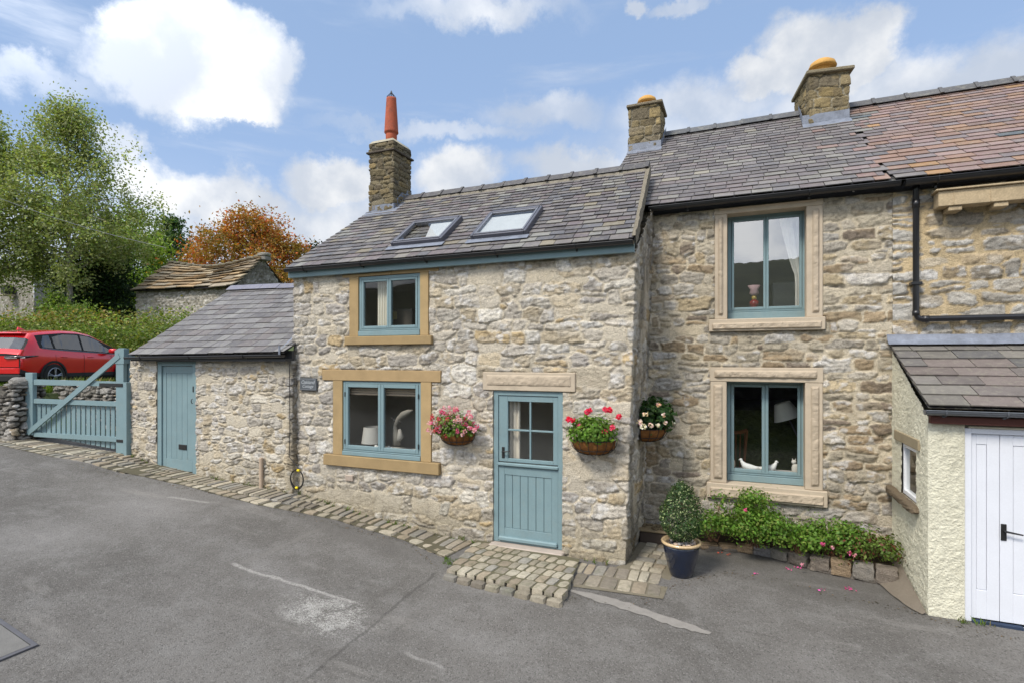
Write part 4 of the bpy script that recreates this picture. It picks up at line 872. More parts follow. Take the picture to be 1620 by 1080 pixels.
# ---- small things fixed to the cottage
pq = (XA(477, YA), XA(503.5, YA), ZA(490, 617, YA), ZA(490, 597.5, YA))
pl = thing('name_plaque', 'dark slate name plaque between the outhouse roof and the cottage window', 'sign', (pq[0], YA - .03, pq[2]))
mb = MB(); mb.box(pq[0], pq[1], YA - .045, YA - .015, pq[2], pq[3], (.085, .095, .105), .006); mb.build('plate', M['plain'], pl)
mb = MB(); mb.frame(pq[0] + .014, pq[1] - .014, pq[2] + .014, pq[3] - .014, .004, YA - .047, YA - .0445, (.25, .26, .27), bev=0); mb.build('border', M['plain'], pl)
def text(s, size, x, y, z, parent, mat, font_shear=.0):
    cu = bpy.data.curves.new('lettering', 'FONT'); cu.body = s; cu.size = size; cu.align_x = 'CENTER'; cu.extrude = .0008; cu.shear = font_shear
    o = bpy.data.objects.new('lettering', cu); coll.objects.link(o); dg = bpy.context.evaluated_depsgraph_get(); me = bpy.data.meshes.new_from_object(o.evaluated_get(dg))
    bpy.data.objects.remove(o); me.transform(Matrix.Rotation(R(90), 4, 'X')); o = bpy.data.objects.new('lettering', me); coll.objects.link(o); me.materials.clear(); me.materials.append(mat)
    o.parent = parent; rl = rootloc(parent).location; o.location = (x - rl.x, y - rl.y, z - rl.z); return o
M['letter'] = surf('silver_lettering', (.45, .48, .50), .5, 3, .02, 60, .02)
wq = pq[1] - pq[0]; text('Oakland', wq * .235, (pq[0] + pq[1]) / 2, YA - .0465, pq[2] + (pq[3] - pq[2]) * .55, pl, M['letter'], .25); text('Cottage', wq * .20, (pq[0] + pq[1]) / 2, YA - .0465, pq[2] + (pq[3] - pq[2]) * .24, pl, M['letter'], .25)
mb = MB(); vx = XA(554, YA); vz = ZA(554, 755, YA); mb.box(vx - .07, vx + .07, YA - .035, YA + .02, vz - .045, vz + .045, (.46, .38, .31), .006)
for k in range(4): mb.box(vx - .055, vx + .055, YA - .039, YA - .034, vz - .03 + k * .018, vz - .022 + k * .018, (.36, .30, .25), .001)
tag(mb.build('air_vent', M['ashlar']), 'small buff air vent low in the wall under the lamp window', 'vent')

# ================================================================== outhouse
out = thing('outhouse', 'lean stone outhouse with slate roof and a narrow blue door', 'outhouse', (-8.6, YS, .4))
SX0, SX1 = -10.50, AX0 + .07; SE = ZA(330, 570, YS)
sd0, sd1 = XA(248, YS), XA(310.5, YS); sdz0 = ZA(280, 745, YS); sdz1 = ZA(280, 568, YS)
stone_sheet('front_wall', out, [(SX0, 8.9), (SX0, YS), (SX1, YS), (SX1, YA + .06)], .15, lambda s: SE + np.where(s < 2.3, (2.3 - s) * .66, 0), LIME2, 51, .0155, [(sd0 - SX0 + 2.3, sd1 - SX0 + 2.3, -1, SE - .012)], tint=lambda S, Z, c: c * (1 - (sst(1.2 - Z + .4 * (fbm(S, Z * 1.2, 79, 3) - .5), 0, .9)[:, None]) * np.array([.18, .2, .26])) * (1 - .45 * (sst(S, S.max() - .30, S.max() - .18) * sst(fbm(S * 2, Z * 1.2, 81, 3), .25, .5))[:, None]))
mb = MB(); mb.frame(sd0 + .004, sd1 - .004, .35, SE - .018, .105, YS + .01, YS + .07, tt=.075, tb=.02); od = mb.build('door', M['blue'], out); od['label'] = 'plain blue ledged door with a low letter slot'
mb = MB(); a, b_ = sd0 + .112, sd1 - .055; zt_ = SE - .1; z_ = .52; mb.box(a, b_, YS + .05, YS + .085, z_, zt_)
mb.box(a + .001, a + .09, YS + .036, YS + .052, z_, zt_, bev=.003); mb.box(b_ - .09, b_ - .001, YS + .036, YS + .052, z_, zt_, bev=.003); mb.box(a + .09, b_ - .09, YS + .036, YS + .052, zt_ - .12, zt_, bev=.003); mb.box(a + .09, b_ - .09, YS + .036, YS + .052, z_, z_ + .2, bev=.003)
for i in range(5): w_ = (b_ - a - .18) / 5; mb.box(a + .09 + i * w_ + .0015, a + .09 + (i + 1) * w_ - .0015, YS + .042, YS + .052, z_ + .2, zt_ - .12, bev=.004)
mb.build('door_leaf', M['blue'], od)
lx, lz = XA(286, YS), ZA(286, 707, YS); mb = MB(); mb.box(lx - .1, lx + .1, YS + .028, YS + .042, lz - .045, lz + .045, bev=.004); mb.build('letter_slot', M['iron'], od)
mb = MB(); hx = XA(305, YS); hz = ZA(305, 615, YS); mb.box(hx - .012, hx + .012, YS + .0, YS + .04, hz - .05, hz + .05, bev=.004); mb.build('latch', M['iron'], od); mb = MB(); hz = ZA(305, 634, YS); mb.tube([(hx, YS + .03, hz + .055), (hx - .03, YS + .0, hz + .03), (hx - .035, YS - .005, hz), (hx - .03, YS, hz - .03), (hx, YS + .03, hz - .055)], .007, seg=6); mb.build('handle', M['iron'], od)
mb = MB(); mb.box(sd0 - .06, sd0 + .0, YS + .005, YS + .1, .2, SE - .015, (.4, .35, .27)); mb.box(sd1, sd1 + .06, YS + .005, YS + .1, .2, SE - .015, (.4, .35, .27)); mb.build('door_reveal', M['mortar'], out)
SY0 = 6.42; s0 = unY(203, 562, SY0); s1 = unY(452, 557.5, SY0); tl = unY(369, 457, 8.88); trZ = float(unY(466, 456.5, 8.88)[2])
SG = [(0.130, 0.122, 0.123), (0.148, 0.140, 0.140), (0.112, 0.105, 0.107), (0.162, 0.154, 0.151), (0.140, 0.124, 0.121), (0.182, 0.175, 0.169)]
sr = roof_slates('roof', out, (s0[0], SY0, s0[2]), (AX0 + .07, SY0, s1[2]), (tl[0], 8.88, tl[2]), (AX0 + .03, 8.88, trZ), 13, .25, SG, 33, jit=.006, tailjit=.008, thick=.009)
mb = MB(); mb.add([(s0[0], 11.2, 2.5), (tl[0], 8.88, tl[2] + .02), (AX0 - .01, 8.88, trZ + .02), (AX0 - .01, 11.2, 2.5)], [(0, 1, 2, 3)], (.13, .12, .13)); mb.build('rear_slope', M['slate'], sr)
ridge_run('ridge', sr, (tl[0] - .04, 8.88, tl[2] + .025), (AX0 - .01, 8.88, trZ + .025), .52, (.15, .15, .19), 5, w=.17, h=.05, drop=.07, collar=False)
mb = MB(); mb.box(s0[0] + .02, AX0 + .06, SY0 + .03, YS + .04, SE - .01, SE + .03, (.05, .05, .05)); mb.box(s0[0] + .02, AX0 + .06, YS + .0, YS + .05, SE + .03, SE + .16, (.05, .05, .05)); mb.build('wall_plate', M['plain'], out)
gutter(out, (s0[0] - .06, SY0 - .005, s0[2] - .035), (s1[0] - .05, SY0 - .005, s1[2] - .035), .042, brk=1.2)
mb = MB(); a = unY(441, 557, SY0); zq = a[2]; mb.add([(a[0], SY0 - .02, zq + .02), (AX0 - .012, SY0 - .02, zq + .02), (AX0 - .012, SY0 + .34, zq + .28), (AX0 - .05, SY0 + .34, zq + .28)], [(0, 1, 2, 3)]); mb.box(a[0] + .05, AX0 - .012, SY0 - .03, SY0 - .015, zq - .05, zq + .1); mb.build('flashing', M['lead'], out)

# ================================================================== the taller cottage
tall = thing('tall_cottage', 'taller two-storey stone house with pale stone window surrounds and two chimneys', 'house', (.2, YB, 0))
BX0, BX1 = -1.50, 1.74; BE = 4.63
def opening(u0, u1, v0, v1, um): return (XA(u0, YB), XA(u1, YB), ZA(um, v1, YB), ZA(um, v0, YB))
o1 = opening(1150.5, 1275.5, 333.5, 503.5, 1212); o2 = opening(1149.5, 1273.5, 604, 768, 1212)
offb = -BX0
stone_sheet('front_wall', tall, [(BX0, YB), (BX1, YB)], -.15, BE, BROWN, 61, .0145, [(o[0] + offb - .02, o[1] + offb + .02, o[2] - .02, o[3] + .02) for o in (o1, o2)],
            flats=[(XA(1131, YB) + offb, XA(1301, YB) + offb, o1[2], BE + .1), (XA(1121.5, YB) + offb, XA(1306, YB) + offb, ZA(1212, 523.2, YB), o1[2]), (XA(1124, YB) + offb, XA(1301, YB) + offb, o2[2], ZA(1212, 580.8, YB)), (XA(1118, YB) + offb, XA(1309.5, YB) + offb, ZA(1212, 794, YB), o2[2])],
            tint=lambda S, Z, c: c * (1 - (sst(1.5 - Z + .6 * (fbm(S, Z, 83, 3) - .5), 0, 1.3)[:, None]) * np.array([.20, .19, .15])))
def surround_B(o, u0, u1, vt, s):
    x0, x1, z0, z1 = o; a, b_ = XA(u0, YB), XA(u1, YB); zl = vt; rev = .26; pr = .022
    mb = MB(s); mb.box(a, x0, YB - pr, YB + rev, z0, z1, GRIT, .006); rough_panel(mb, a + .035, x0 - .045, z0 + .05, z1 - .04, YB - pr, .028, GRIT_D, s, amp=.016); w = mb.build('jamb', M['ashlar'], tall); mb = MB(s + 9)
    mb.box(x1, b_, YB - pr, YB + rev, z0, z1, tuple(t * 1.02 for t in GRIT), .006); rough_panel(mb, x1 + .06, b_ - .035, z0 + .05, z1 - .04, YB - pr, .028, GRIT_D, s + 1, amp=.016)
    mb.build('jamb', M['ashlar'], tall)
    mb = MB(s); mb.box(a - .01, b_ + .006, YB - pr - .004, YB + rev, z1 + .002, zl, tuple(t * 1.03 for t in GRIT), .006); rough_panel(mb, a + .05, b_ - .06, z1 + .05, zl - .035, YB - pr - .004, .032, GRIT_D, s + 2, amp=.02); mb.build('lintel', M['ashlar'], tall)
    return w
for (o, u0, u1, zt, sl, s) in ((o1, 1131, 1301.5, ZA(1216, 318.5, YB), (1121.5, 1306, 500.5, 523.2), 70), (o2, 1124, 1301.5, ZA(1212, 580.8, YB), (1118, 1309.5, 771, 794), 80)):
    w = surround_B(o, u0, u1, zt, s); mb = MB(s); a, b_ = XA(sl[0], YB - .05), XA(sl[1], YB - .05); z1_ = o[2] - .002; z0_ = ZA(1212, sl[3], YB - .05)
    mb.box(a, b_, YB - .06, YB + .28, z0_, z1_, GRIT, .008); rough_panel(mb, a + .04, b_ - .04, z0_ + .02, z1_ - .05, YB - .06, .026, GRIT_D, s + 5, amp=.018, edge=.02); mb.build('sill', M['ashlar'], tall)
window_unit(tall, o1[0] + .003, o1[1] + .02, o1[2] + .003, o1[3] + .01, YB + .20, 2, 'upper blue casement window mirroring the hill', 'glass2', cill=.12, fr=.045, cf=.032)
window_unit(tall, o2[0] + .003, o2[1] + .02, o2[2] + .003, o2[3] + .01, YB + .20, 2, 'lower blue casement window above the flower bed', cill=.11, fr=.045, cf=.04)
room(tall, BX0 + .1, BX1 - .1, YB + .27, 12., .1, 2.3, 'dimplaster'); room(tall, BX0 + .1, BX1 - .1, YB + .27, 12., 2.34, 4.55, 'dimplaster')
gz = lambda s: np.where(s < 6.5, BE + (np.minimum(s, 6.5 - s)) * .70, BE)
stone_sheet('side_wall', tall, [(-1.93, 14.4), (-1.93, YB)], 0, lambda s: BE + np.minimum(s, 6.4 - s) * .70, BROWN, 62, .05)
# roof of the whole terrace: grey slates over this house, red-brown over the neighbour
BEy, BRy = 7.82, 11.0; bz0 = 4.66; bz1 = 6.86
g0 = unY(1028, 331, BEy); g1 = unY(1620, 270, BEy)
PURP = [(0.140, 0.125, 0.126), (0.160, 0.145, 0.144), (0.120, 0.108, 0.109), (0.178, 0.163, 0.156), (0.150, 0.128, 0.128), (0.185, 0.175, 0.160), (0.130, 0.122, 0.125)]
REDS = [(.235, .150, .115), (.25, .165, .130), (.22, .15, .135), (.235, .165, .155), (.21, .165, .16), (.26, .165, .11), (.20, .14, .12), (.245, .175, .155), (.18, .15, .15)]
def colB(a, b, rg):
    c = rg.choice(PURP)
    if rg.random() < .03: c = (.235, .215, .175)
    if a > .84 and rg.random() < .10 + (a - .84) * 2.6: c = rg.choice(REDS)
    return c
def colC(a, b, rg):
    c = rg.choice(REDS)
    if rg.random() < .035: c = (.10, .115, .125)
    if rg.random() < .03: c = (.31, .185, .09)
    if a < .05 and rg.random() < .35: c = rg.choice(PURP)
    return c
PX = 1.76; _r = random.Random(4); RAG = [_r.uniform(-.13, .13) for _ in range(30)]
BR0 = (-1.95, BRy, bz1); slB = (bz1 - bz0) / (BRy - BEy)
rb = roof_slates('roof', tall, (-1.95, BEy, bz0), (PX, BEy, bz0), BR0, (PX - .06, BRy, bz1), 24, .225, PURP, 71, rag1=RAG, thick=.010, colfn=colB, wvar=.22, jit=.005, tailjit=.006)
mb = MB(); mb.add([(-1.95, 14.2, bz0), (-1.95, BRy, bz1 + .01), (PX, BRy, bz1 + .01), (PX, 14.2, bz0)], [(0, 1, 2, 3)], (.13, .12, .13)); mb.build('rear_slope', M['slate'], rb)
ridge_run('ridge', rb, (-1.36, BRy, bz1 + .03), (1.02, BRy, bz1 + .03), .47, (.095, .098, .105), 9, w=.13, h=.075)
gutter(tall, (-1.18, BEy - .01, bz0 - .035), (PX + .02, BEy - .01, bz0 - .035), .052, brk=1.0)
mb = MB(); mb.box(-1.2, PX, YB - .03, YB + .02, BE - .07, BE + .02, (.02, .02, .022)); mb.build('fascia', M['plain'], tall)
def rzB(y): return bz0 + (y - BEy) * slB
CH2 = dict(CHIM); CH2.update(h=(.13, .20), w=(.24, .42), p=6, warp=.008, thr=.008, amp=.006, rough=.010, pal=[((.25, .20, .115), 4), ((.19, .16, .11), 3), ((.34, .26, .13), 2), ((.14, .12, .09), 1)], mort=(.33, .30, .23))
def mushroom(parent, x, y, z, s=1., mat='buff'):
    mb = MB(); mb.lathe(x, y, [(.10 * s, z - .05), (.10 * s, z + .07 * s), (.115 * s, z + .075 * s), (.115 * s, z + .10 * s), (.05, z + .10 * s)], seg=24); p_ = mb.build('chimney_pot', M[mat], parent, smooth=False)
    mb = MB(); mb.lathe(x, y, [(.13 * s, z + .085 * s), (.165 * s, z + .085 * s), (.17 * s, z + .10 * s), (.15 * s, z + .15 * s), (.10 * s, z + .185 * s), (.03 * s, z + .20 * s)], seg=28); mb.build('cowl', M[mat], p_, smooth=True)
def flash_front(mb, x0, x1, y, up=.16):
    mb.add([(x0 - .02, y - .014, rzB(y) - .04), (x1 + .02, y - .014, rzB(y) - .04), (x1 + .02, y - .014, rzB(y) + up), (x0 - .02, y - .014, rzB(y) + up)], [(0, 1, 2, 3)])
    mb.add([(x0 - .02, y - .17, rzB(y - .17) + .024), (x1 + .04, y - .17, rzB(y - .17) + .024), (x1 + .04, y - .014, rzB(y) + .022), (x0 - .02, y - .014, rzB(y) + .022)], [(0, 1, 2, 3)])
    mb.add([(x1 + .016, y - .014, rzB(y) - .04), (x1 + .016, y + .8, rzB(y + .8) - .04), (x1 + .016, y + .8, rzB(y + .8) + up), (x1 + .016, y - .014, rzB(y) + up)], [(0, 1, 2, 3)])
    mb.add([(x0 - .016, y - .014, rzB(y) - .04), (x0 - .016, y - .014, rzB(y) + up), (x0 - .016, y + .8, rzB(y + .8) + up), (x0 - .016, y + .8, rzB(y + .8) - .04)], [(0, 1, 2, 3)])
c2y = 10.34; a, b_ = XA(995, c2y), XA(1044, c2y); zc2 = ZA(1019, 168, c2y)
c2 = stone_stack(tall, a, b_, c2y, c2y + .62, 6.0, zc2, CH2, 43); c2.name = 'chimney'; c2['label'] = 'smaller chimney with yellow cowl at the roof end'
mb = MB(); mb.box(a - .04, b_ + .05, c2y - .05, c2y + .68, zc2, zc2 + .055, (.22, .185, .13), .012); mb.build('cap', M['stone'], c2)
mb = MB(); mb.lathe((a + b_) / 2, c2y + .32, [(.26, zc2 + .05), (.22, zc2 + .10), (.12, zc2 + .115)], (.42, .38, .32), 20); mb.build('flaunching', M['mortar'], c2, smooth=True); mushroom(c2, (a + b_) / 2 - .0, c2y + .32, zc2 + .10, 1.08)
mb = MB(); flash_front(mb, a, b_, c2y, .15); mb.build('flashing', M['lead'], c2)
c3y = 10.42; a3, b3 = 1.02, 1.62; zc3 = 2.5 + 4.78; ang3 = R(8)
c3 = stone_stack(tall, a3, b3, c3y, c3y + .95, 6.2, zc3, CH2, 47, ang3); c3.name = 'chimney'; c3['label'] = 'larger chimney with orange cowl astride the colour change of the roof'
cxx, cyy = (a3 + b3) / 2, c3y + .475; Mx = Matrix.Translation(Vector((cxx, cyy, 0))) @ Matrix.Rotation(ang3, 4, 'Z')
mb = MB(); mb.box(-.36, .36, -.54, .54, zc3, zc3 + .06, (.25, .215, .145), .012, Mx); mb.build('cap', M['stone'], c3)
mb = MB(); mb.lathe(cxx, cyy - .18, [(.28, zc3 + .055), (.24, zc3 + .11), (.12, zc3 + .13)], (.42, .38, .32), 20); mb.build('flaunching', M['mortar'], c3, smooth=True); mushroom(c3, cxx, cyy - .18, zc3 + .12, 1.28)
mb = MB(); flash_front(mb, a3 - .02, b3 + .03, c3y - .02, .17); mb.build('flashing', M['lead'], c3)

# ================================================================== neighbour's house on the right
nb_ = thing('neighbour_house', 'stone house with red-brown slates and ochre pointing beyond the downpipe', 'house', (4.2, YB, 0)); NX1 = 7.2
stone_sheet('front_wall', nb_, [(BX1, YB), (NX1, YB)], 1.6, BE, OCHRE, 91, .0155)
mb = MB(); mb.box(BX1, NX1, YB + .02, YB + .3, -.1, 1.7, (.4, .36, .3)); mb.box(BX1 + .01, NX1, 14.2, 14.4, -.1, BE, (.4, .36, .3)); mb.box(NX1 - .3, NX1 - .002, YB + .3, 14.2, -.1, BE, (.4, .36, .3)); mb.build('rear_wall', M['mortar'], nb_)
rn = roof_slates('roof', nb_, (PX + .005, BEy, bz0), (NX1 + .1, BEy, bz0), (PX - .055, BRy, bz1), (NX1 + .1, BRy, bz1), 24, .265, REDS, 72, rag0=[q - .03 for q in RAG], thick=.010, colfn=colC, wvar=.22, jit=.004, tailjit=.005)
mb = MB(); mb.add([(PX, 14.2, bz0), (PX, BRy, bz1 + .01), (NX1 + .1, BRy, bz1 + .01), (NX1 + .1, 14.2, bz0)], [(0, 1, 2, 3)], (.13, .12, .13)); mb.build('rear_slope', M['slate'], rn)
ridge_run('ridge', rn, (1.66, BRy, bz1 + .03), (NX1 + .1, BRy, bz1 + .03), .47, (.10, .098, .10), 10, w=.13, h=.075)
gutter(nb_, (PX + .06, BEy - .02, bz0 - .04), (NX1 + .1, BEy - .02, bz0 - .04), .062, brk=.8)
mb = MB(); mb.box(PX - .1, NX1, YB - .045, YB - .0, BE - .08, BE + .0, (.018, .018, .02), .003); mb.build('fascia', M['plain'], nb_)
dx = XA(1448.5, YB - .06); zb1 = ZA(1448, 505, YB - .06); mb = MB(); ye = YB - .075
mb.tube([(dx, ye - .03, bz0 - .07), (dx, ye, bz0 - .14), (dx, ye, zb1 + .06), (dx + .02, ye, zb1 + .015), (dx + .06, ye, zb1), (dx + 2.2, ye, zb1 + .0), (NX1 - .5, ye, zb1 - .0)], .034, seg=12)
mb.tube([(dx, ye, bz0 - .24), (dx, ye, bz0 - .34)], .041, seg=12); mb.tube([(dx, ye, zb1 + .10), (dx, ye, zb1 + .04)], .040, seg=12); mb.tube([(dx + .06, ye, zb1), (dx + .13, ye, zb1)], .040, seg=12)
dp = mb.build('downpipe', M['blackpl'], nb_, smooth=True)
for zc_ in (ZA(1448, 449, YB - .06),): mb = MB(); mb.box(dx - .055, dx + .055, ye - .045, YB, zc_ - .018, zc_ + .018, bev=.004); mb.build('bracket', M['blackpl'], dp)
# timber box with little corbels under the eaves
hx0 = XA(1484, YB - .2); hz0, hz1 = ZA(1484, 328, YB - .2), ZA(1484, 304, YB - .2); mb = MB(); TW = (.30, .24, .15)
mb.box(hx0, NX1 - .8, YB - .22, YB - .03, hz0, hz1, TW, .006); mb.box(hx0 - .03, NX1 - .8, YB - .25, YB - .03, hz1 + .002, hz1 + .022, (.36, .30, .2), .004)
for k in range(9): x = hx0 + .14 + k * .34; mb.box(x, x + .006, YB - .226, YB - .218, hz0 + .01, hz1, (.15, .12, .08))
hd = mb.build('timber_hood', M['wood'], nb_); hd['label'] = 'weathered timber box on small corbels'
for k in range(6): x = hx0 + .10 + k * .42; mb = MB(); mb.box(x, x + .13, YB - .2, YB - .0, hz0 - .055, hz0 - .002, (.33, .25, .17), .006); mb.build('corbel', M['wood'], hd)
mb = MB(); mb.box(hx0 - .02, NX1 - .8, YB - .05, YB + .0, hz1 + .03, hz1 + .065, (.42, .37, .27), .006); mb.build('ledge', M['ashlar'], nb_)

# ================================================================== garage porch
gar = thing('garage', 'cream pebbledashed garage with slate lean-to roof and white doors', 'garage', (2.6, 6.6, 0)); GY = 6.6; GX = 1.735; GX1 = 5.4
gu0 = XA(1526, GY); gzt = ZA(1470, 664, GY)
def dash(name, path, zb, zt, holes=(), seed=0, res=.012):
    st = dict(LIME); path = np.array(path, float); d = path[1] - path[0]; L = np.hypot(*d); d /= L; nr = np.array([d[1], -d[0]])
    s = snap(0, L, res, [h[0] for h in holes] + [h[1] for h in holes]); ztf = zt if callable(zt) else (lambda q: np.full_like(q, zt)); zmx = float(ztf(s).max())
    fr = (snap(zb, zmx, res, [h[2] for h in holes] + [h[3] for h in holes]) - zb) / (zmx - zb); n = len(fr)
    if callable(zt): Z = np.minimum(zb + fr[None, :] * (zmx - zb), ztf(s)[:, None])
    else: Z = np.repeat(zb + fr[None, :] * (zmx - zb), len(s), 0)
    S = np.repeat(s[:, None], n, 1); h = .007 * sst(fbm(S * 34, Z * 34, seed, 3, .6), .35, .68) + .012 * (fbm(S * 5, Z * 5, seed + 4, 3) - .5); ed = sst(np.minimum(S, L - S), 0, .03); h = h * ed
    P = np.stack([path[0][0] + d[0] * S + nr[0] * h, path[0][1] + d[1] * S + nr[1] * h, Z], -1).reshape(-1, 3)
    i, j = np.meshgrid(np.arange(len(s) - 1), np.arange(n - 1), indexing='ij'); sc = (s[i] + s[i + 1]) / 2; zc = (Z[i, j] + Z[i + 1, j + 1]) / 2; k = np.ones(sc.shape, bool)
    for (a, b_, c_, e) in holes: k &= ~((sc > a) & (sc < b_) & (zc > c_) & (zc < e))
    k &= (Z[i, j + 1] - Z[i, j] + Z[i + 1, j + 1] - Z[i + 1, j]) > 1e-6
    i = i[k]; j = j[k]; return mesh_np(name, P, np.stack([i * n + j, (i + 1) * n + j, (i + 1) * n + j + 1, i * n + j + 1], 1), M['pebbledash'], gar, smooth=True)
gtop = ZA(1470, 668, GY); hit = lambda u, v: unP(u, v, (GX, 0, 0), (1, 0, 0))
wt_, wb_ = hit(1429, 699), hit(1449, 796); wl, wr = hit(1427, 740), hit(1450, 740)
rt0 = float(unY(1413, 549, YB - .01)[2]); 
wy0, wy1 = wl[1], wr[1]; wz1 = (hit(1427, 698)[2] + hit(1450, 711)[2]) / 2; wz0 = (hit(1427, 779)[2] + hit(1450, 796)[2]) / 2
dash('side_wall', [(GX, YB), (GX, GY)], -.12, lambda s: gtop + .06 + (YB - GY - s) / (YB - GY) * (rt0 - gtop - .09), [(YB - wy0, YB - wy1, wz0, wz1)], 3)
dash('front_wall', [(GX, GY), (gu0 + .002, GY)], -.15, gtop, (), 5); dash('front_wall', [(gu0 + 2.45, GY), (GX1, GY)], -.15, gtop, (), 6, .03)
mb = MB(); mb.box(GX + .02, GX1, GY + .15, GY + .18, -.1, gtop + .1, (.4, .36, .3)); mb.box(GX1 - .02, GX1, GY + .01, YB, -.1, gtop + .2, (.4, .36, .3)); mb.build('inner_wall', M['mortar'], gar)
mb = MB(); mb.box(GX + .32, GX1, GY - .008, GY + .08, ZA(1600, 679, GY), gtop - .012, (.50, .48, .38), .008); mb.build('door_lintel', M['mortar'], gar)
# roof: three-course-wide slates, lead at the head
re0 = hit(1470, 642); ge = unY(1620, 648, GY - .16)
GS = [(0.135, 0.126, 0.119), (0.152, 0.140, 0.128), (0.155, 0.130, 0.119), (0.122, 0.118, 0.116), (0.170, 0.158, 0.140), (0.140, 0.123, 0.115)]
eZ = ZA(1471, 643, GY - .14); gr_ = roof_slates('roof', gar, (GX - .035, GY - .14, eZ), (GX1, GY - .14, eZ), (GX - .03, YB - .02, rt0 + .03), (GX1, YB - .02, rt0 + .03), 7, .40, GS, 81, wvar=.2, jit=.006, tailjit=.012, thick=.012)
mb = MB(2); zL = ZA(1500, 528.5, YB); V = []; nL = 60
for i in range(nL + 1):
    x = GX - .06 + (GX1 - GX + .06) * i / nL; wob = .012 * (float(vn(i * .6, 4)) - .5)
    V += [(x, YB - .035 + wob, zL + wob), (x, YB - .05 + wob, rt0 + .10), (x, YB - .14 + wob * 2, rt0 + .03 + wob * .5)]
mb.add(V, [(3 * i + k + 1, 3 * i + k + 4, 3 * i + k + 3, 3 * i + k) for i in range(nL) for k in range(2)]); mb.build('flashing', M['lead'], gar, smooth=True)
gutter(gar, (GX - .06, GY - .13, eZ - .035), (GX1, GY - .13, eZ - .035), .045, mat='greypl', brk=.42)
mb = MB(); mb.box(GX + .0, GX1, GY - .08, GY - .015, gtop + .0, gtop + .075, (.085, .03, .022), .004); mb.build('fascia', M['plain'], gar)
# garage doors
gd0, gd1 = gu0, gu0 + 2.45; gdz1 = ZA(1600, 679.5, GY); mb = MB(); mb.frame(gd0 + .003, gd1, -.05, gdz1, .055, GY + .01, GY + .08, tb=.0, tt=.05)
gdo = mb.build('garage_door', M['white'], gar); gdo['label'] = 'white painted folding garage doors'
xj = XA(1584, GY); lw = xj - gd0 - .06; z_ = -.02; zt_ = gdz1 - .055
lf = None
for i in range(3):
    a = gd0 + .058 + (0 if i == 0 else lw + .004 + (i - 1) * .98); b_ = a + (lw if i == 0 else .976); mb = MB(); s_ = .10 if i else .045
    mb.box(a, b_, GY + .05, GY + .075, z_, zt_); sR = .095 if i == 0 else .1
    mb.box(a, a + s_, GY + .032, GY + .052, z_, zt_, bev=.004); mb.box(b_ - sR, b_, GY + .032, GY + .052, z_, zt_, bev=.004); mb.box(a + s_, b_ - sR, GY + .032, GY + .052, zt_ - .10, zt_, bev=.004); mb.box(a + s_, b_ - sR, GY + .032, GY + .052, z_, z_ + .28, bev=.004)
    mb.box(a + s_ + .003, b_ - sR - .003, GY + .037, GY + .055, z_ + .283, zt_ - .103, bev=.004)
    d1 = mb.build('door_leaf', M['white'], gdo); lf = lf or d1
mb = MB(); hx = XA(1590, GY); hz = ZA(1590, 841, GY); yy = GY + .03; mb.box(hx - .022, hx + .022, yy - .006, yy + .004, hz - .09, hz + .07, bev=.003); mb.tube([(hx, yy, hz + .01), (hx, yy - .05, hz + .01), (hx + .13, yy - .045, hz - .01)], [.01, .01, .007], seg=8); mb.build('handle', M['iron'], gdo)
mb = MB(); mb.box(gd0 + .06, gd0 + .45, GY - .012, GY + .04, -.085, -.03, (.03, .045, .08), .004); mb.box(gd0 + .45, gd1, GY - .02, GY + .05, -.10, -.045, (.45, .44, .42), .008); mb.build('threshold', M['ashlar'], gar)
# little side window
mb = MB(); y1_, y0_ = wy0, wy1; Xw = GX
def xbox(mb, x0, x1, y0, y1, z0, z1, c=(.5, .5, .5), b=.004): mb.box(x0, x1, y0, y1, z0, z1, c, b)
xbox(mb, Xw + .01, Xw + .07, y0_, y0_ + .045, wz0, wz1); xbox(mb, Xw + .01, Xw + .07, y1_ - .045, y1_, wz0, wz1); xbox(mb, Xw + .01, Xw + .07, y0_ + .045, y1_ - .045, wz1 - .045, wz1); xbox(mb, Xw + .01, Xw + .07, y0_ + .045, y1_ - .045, wz0, wz0 + .05)
gw = mb.build('window', M['upvc'], gar); gw['label'] = 'narrow white framed side window'
mb = MB(); mb.add([(Xw + .036, y1_ - .04, wz0 + .045), (Xw + .036, y0_ + .04, wz0 + .045), (Xw + .036, y0_ + .04, wz1 - .04), (Xw + .036, y1_ - .04, wz1 - .04)], [(0, 1, 2, 3)]); mb.build('pane', M['glass'], gw); mb = MB(); xbox(mb, Xw + .3, Xw + .31, y0_ - .2, y1_ + .2, wz0 - .2, wz1 + .2, (.10, .12, .11)); mb.build('room_back', M['plain'], gw)
la, lb = hit(1417.5, 682), hit(1456, 701); mb = MB(); xbox(mb, Xw - .022, Xw + .08, lb[1], la[1], wz1 + .002, wz1 + .115, (.30, .25, .165), .006); mb.build('lintel', M['ashlar'], gw)
sa, sb = hit(1411, 790), hit(1454, 815); mb = MB(8)
for k in range(3): yk = sb[1] + (sa[1] - sb[1]) * (k + .5) / 3; mb.rock(Xw - .01, yk, wz0 - .05, .075, (sa[1] - sb[1]) / 6 + .012, .045, (.16, .125, .085), n=6, p=4, amp=.06)
mb.build('sill', M['stone'], gw)
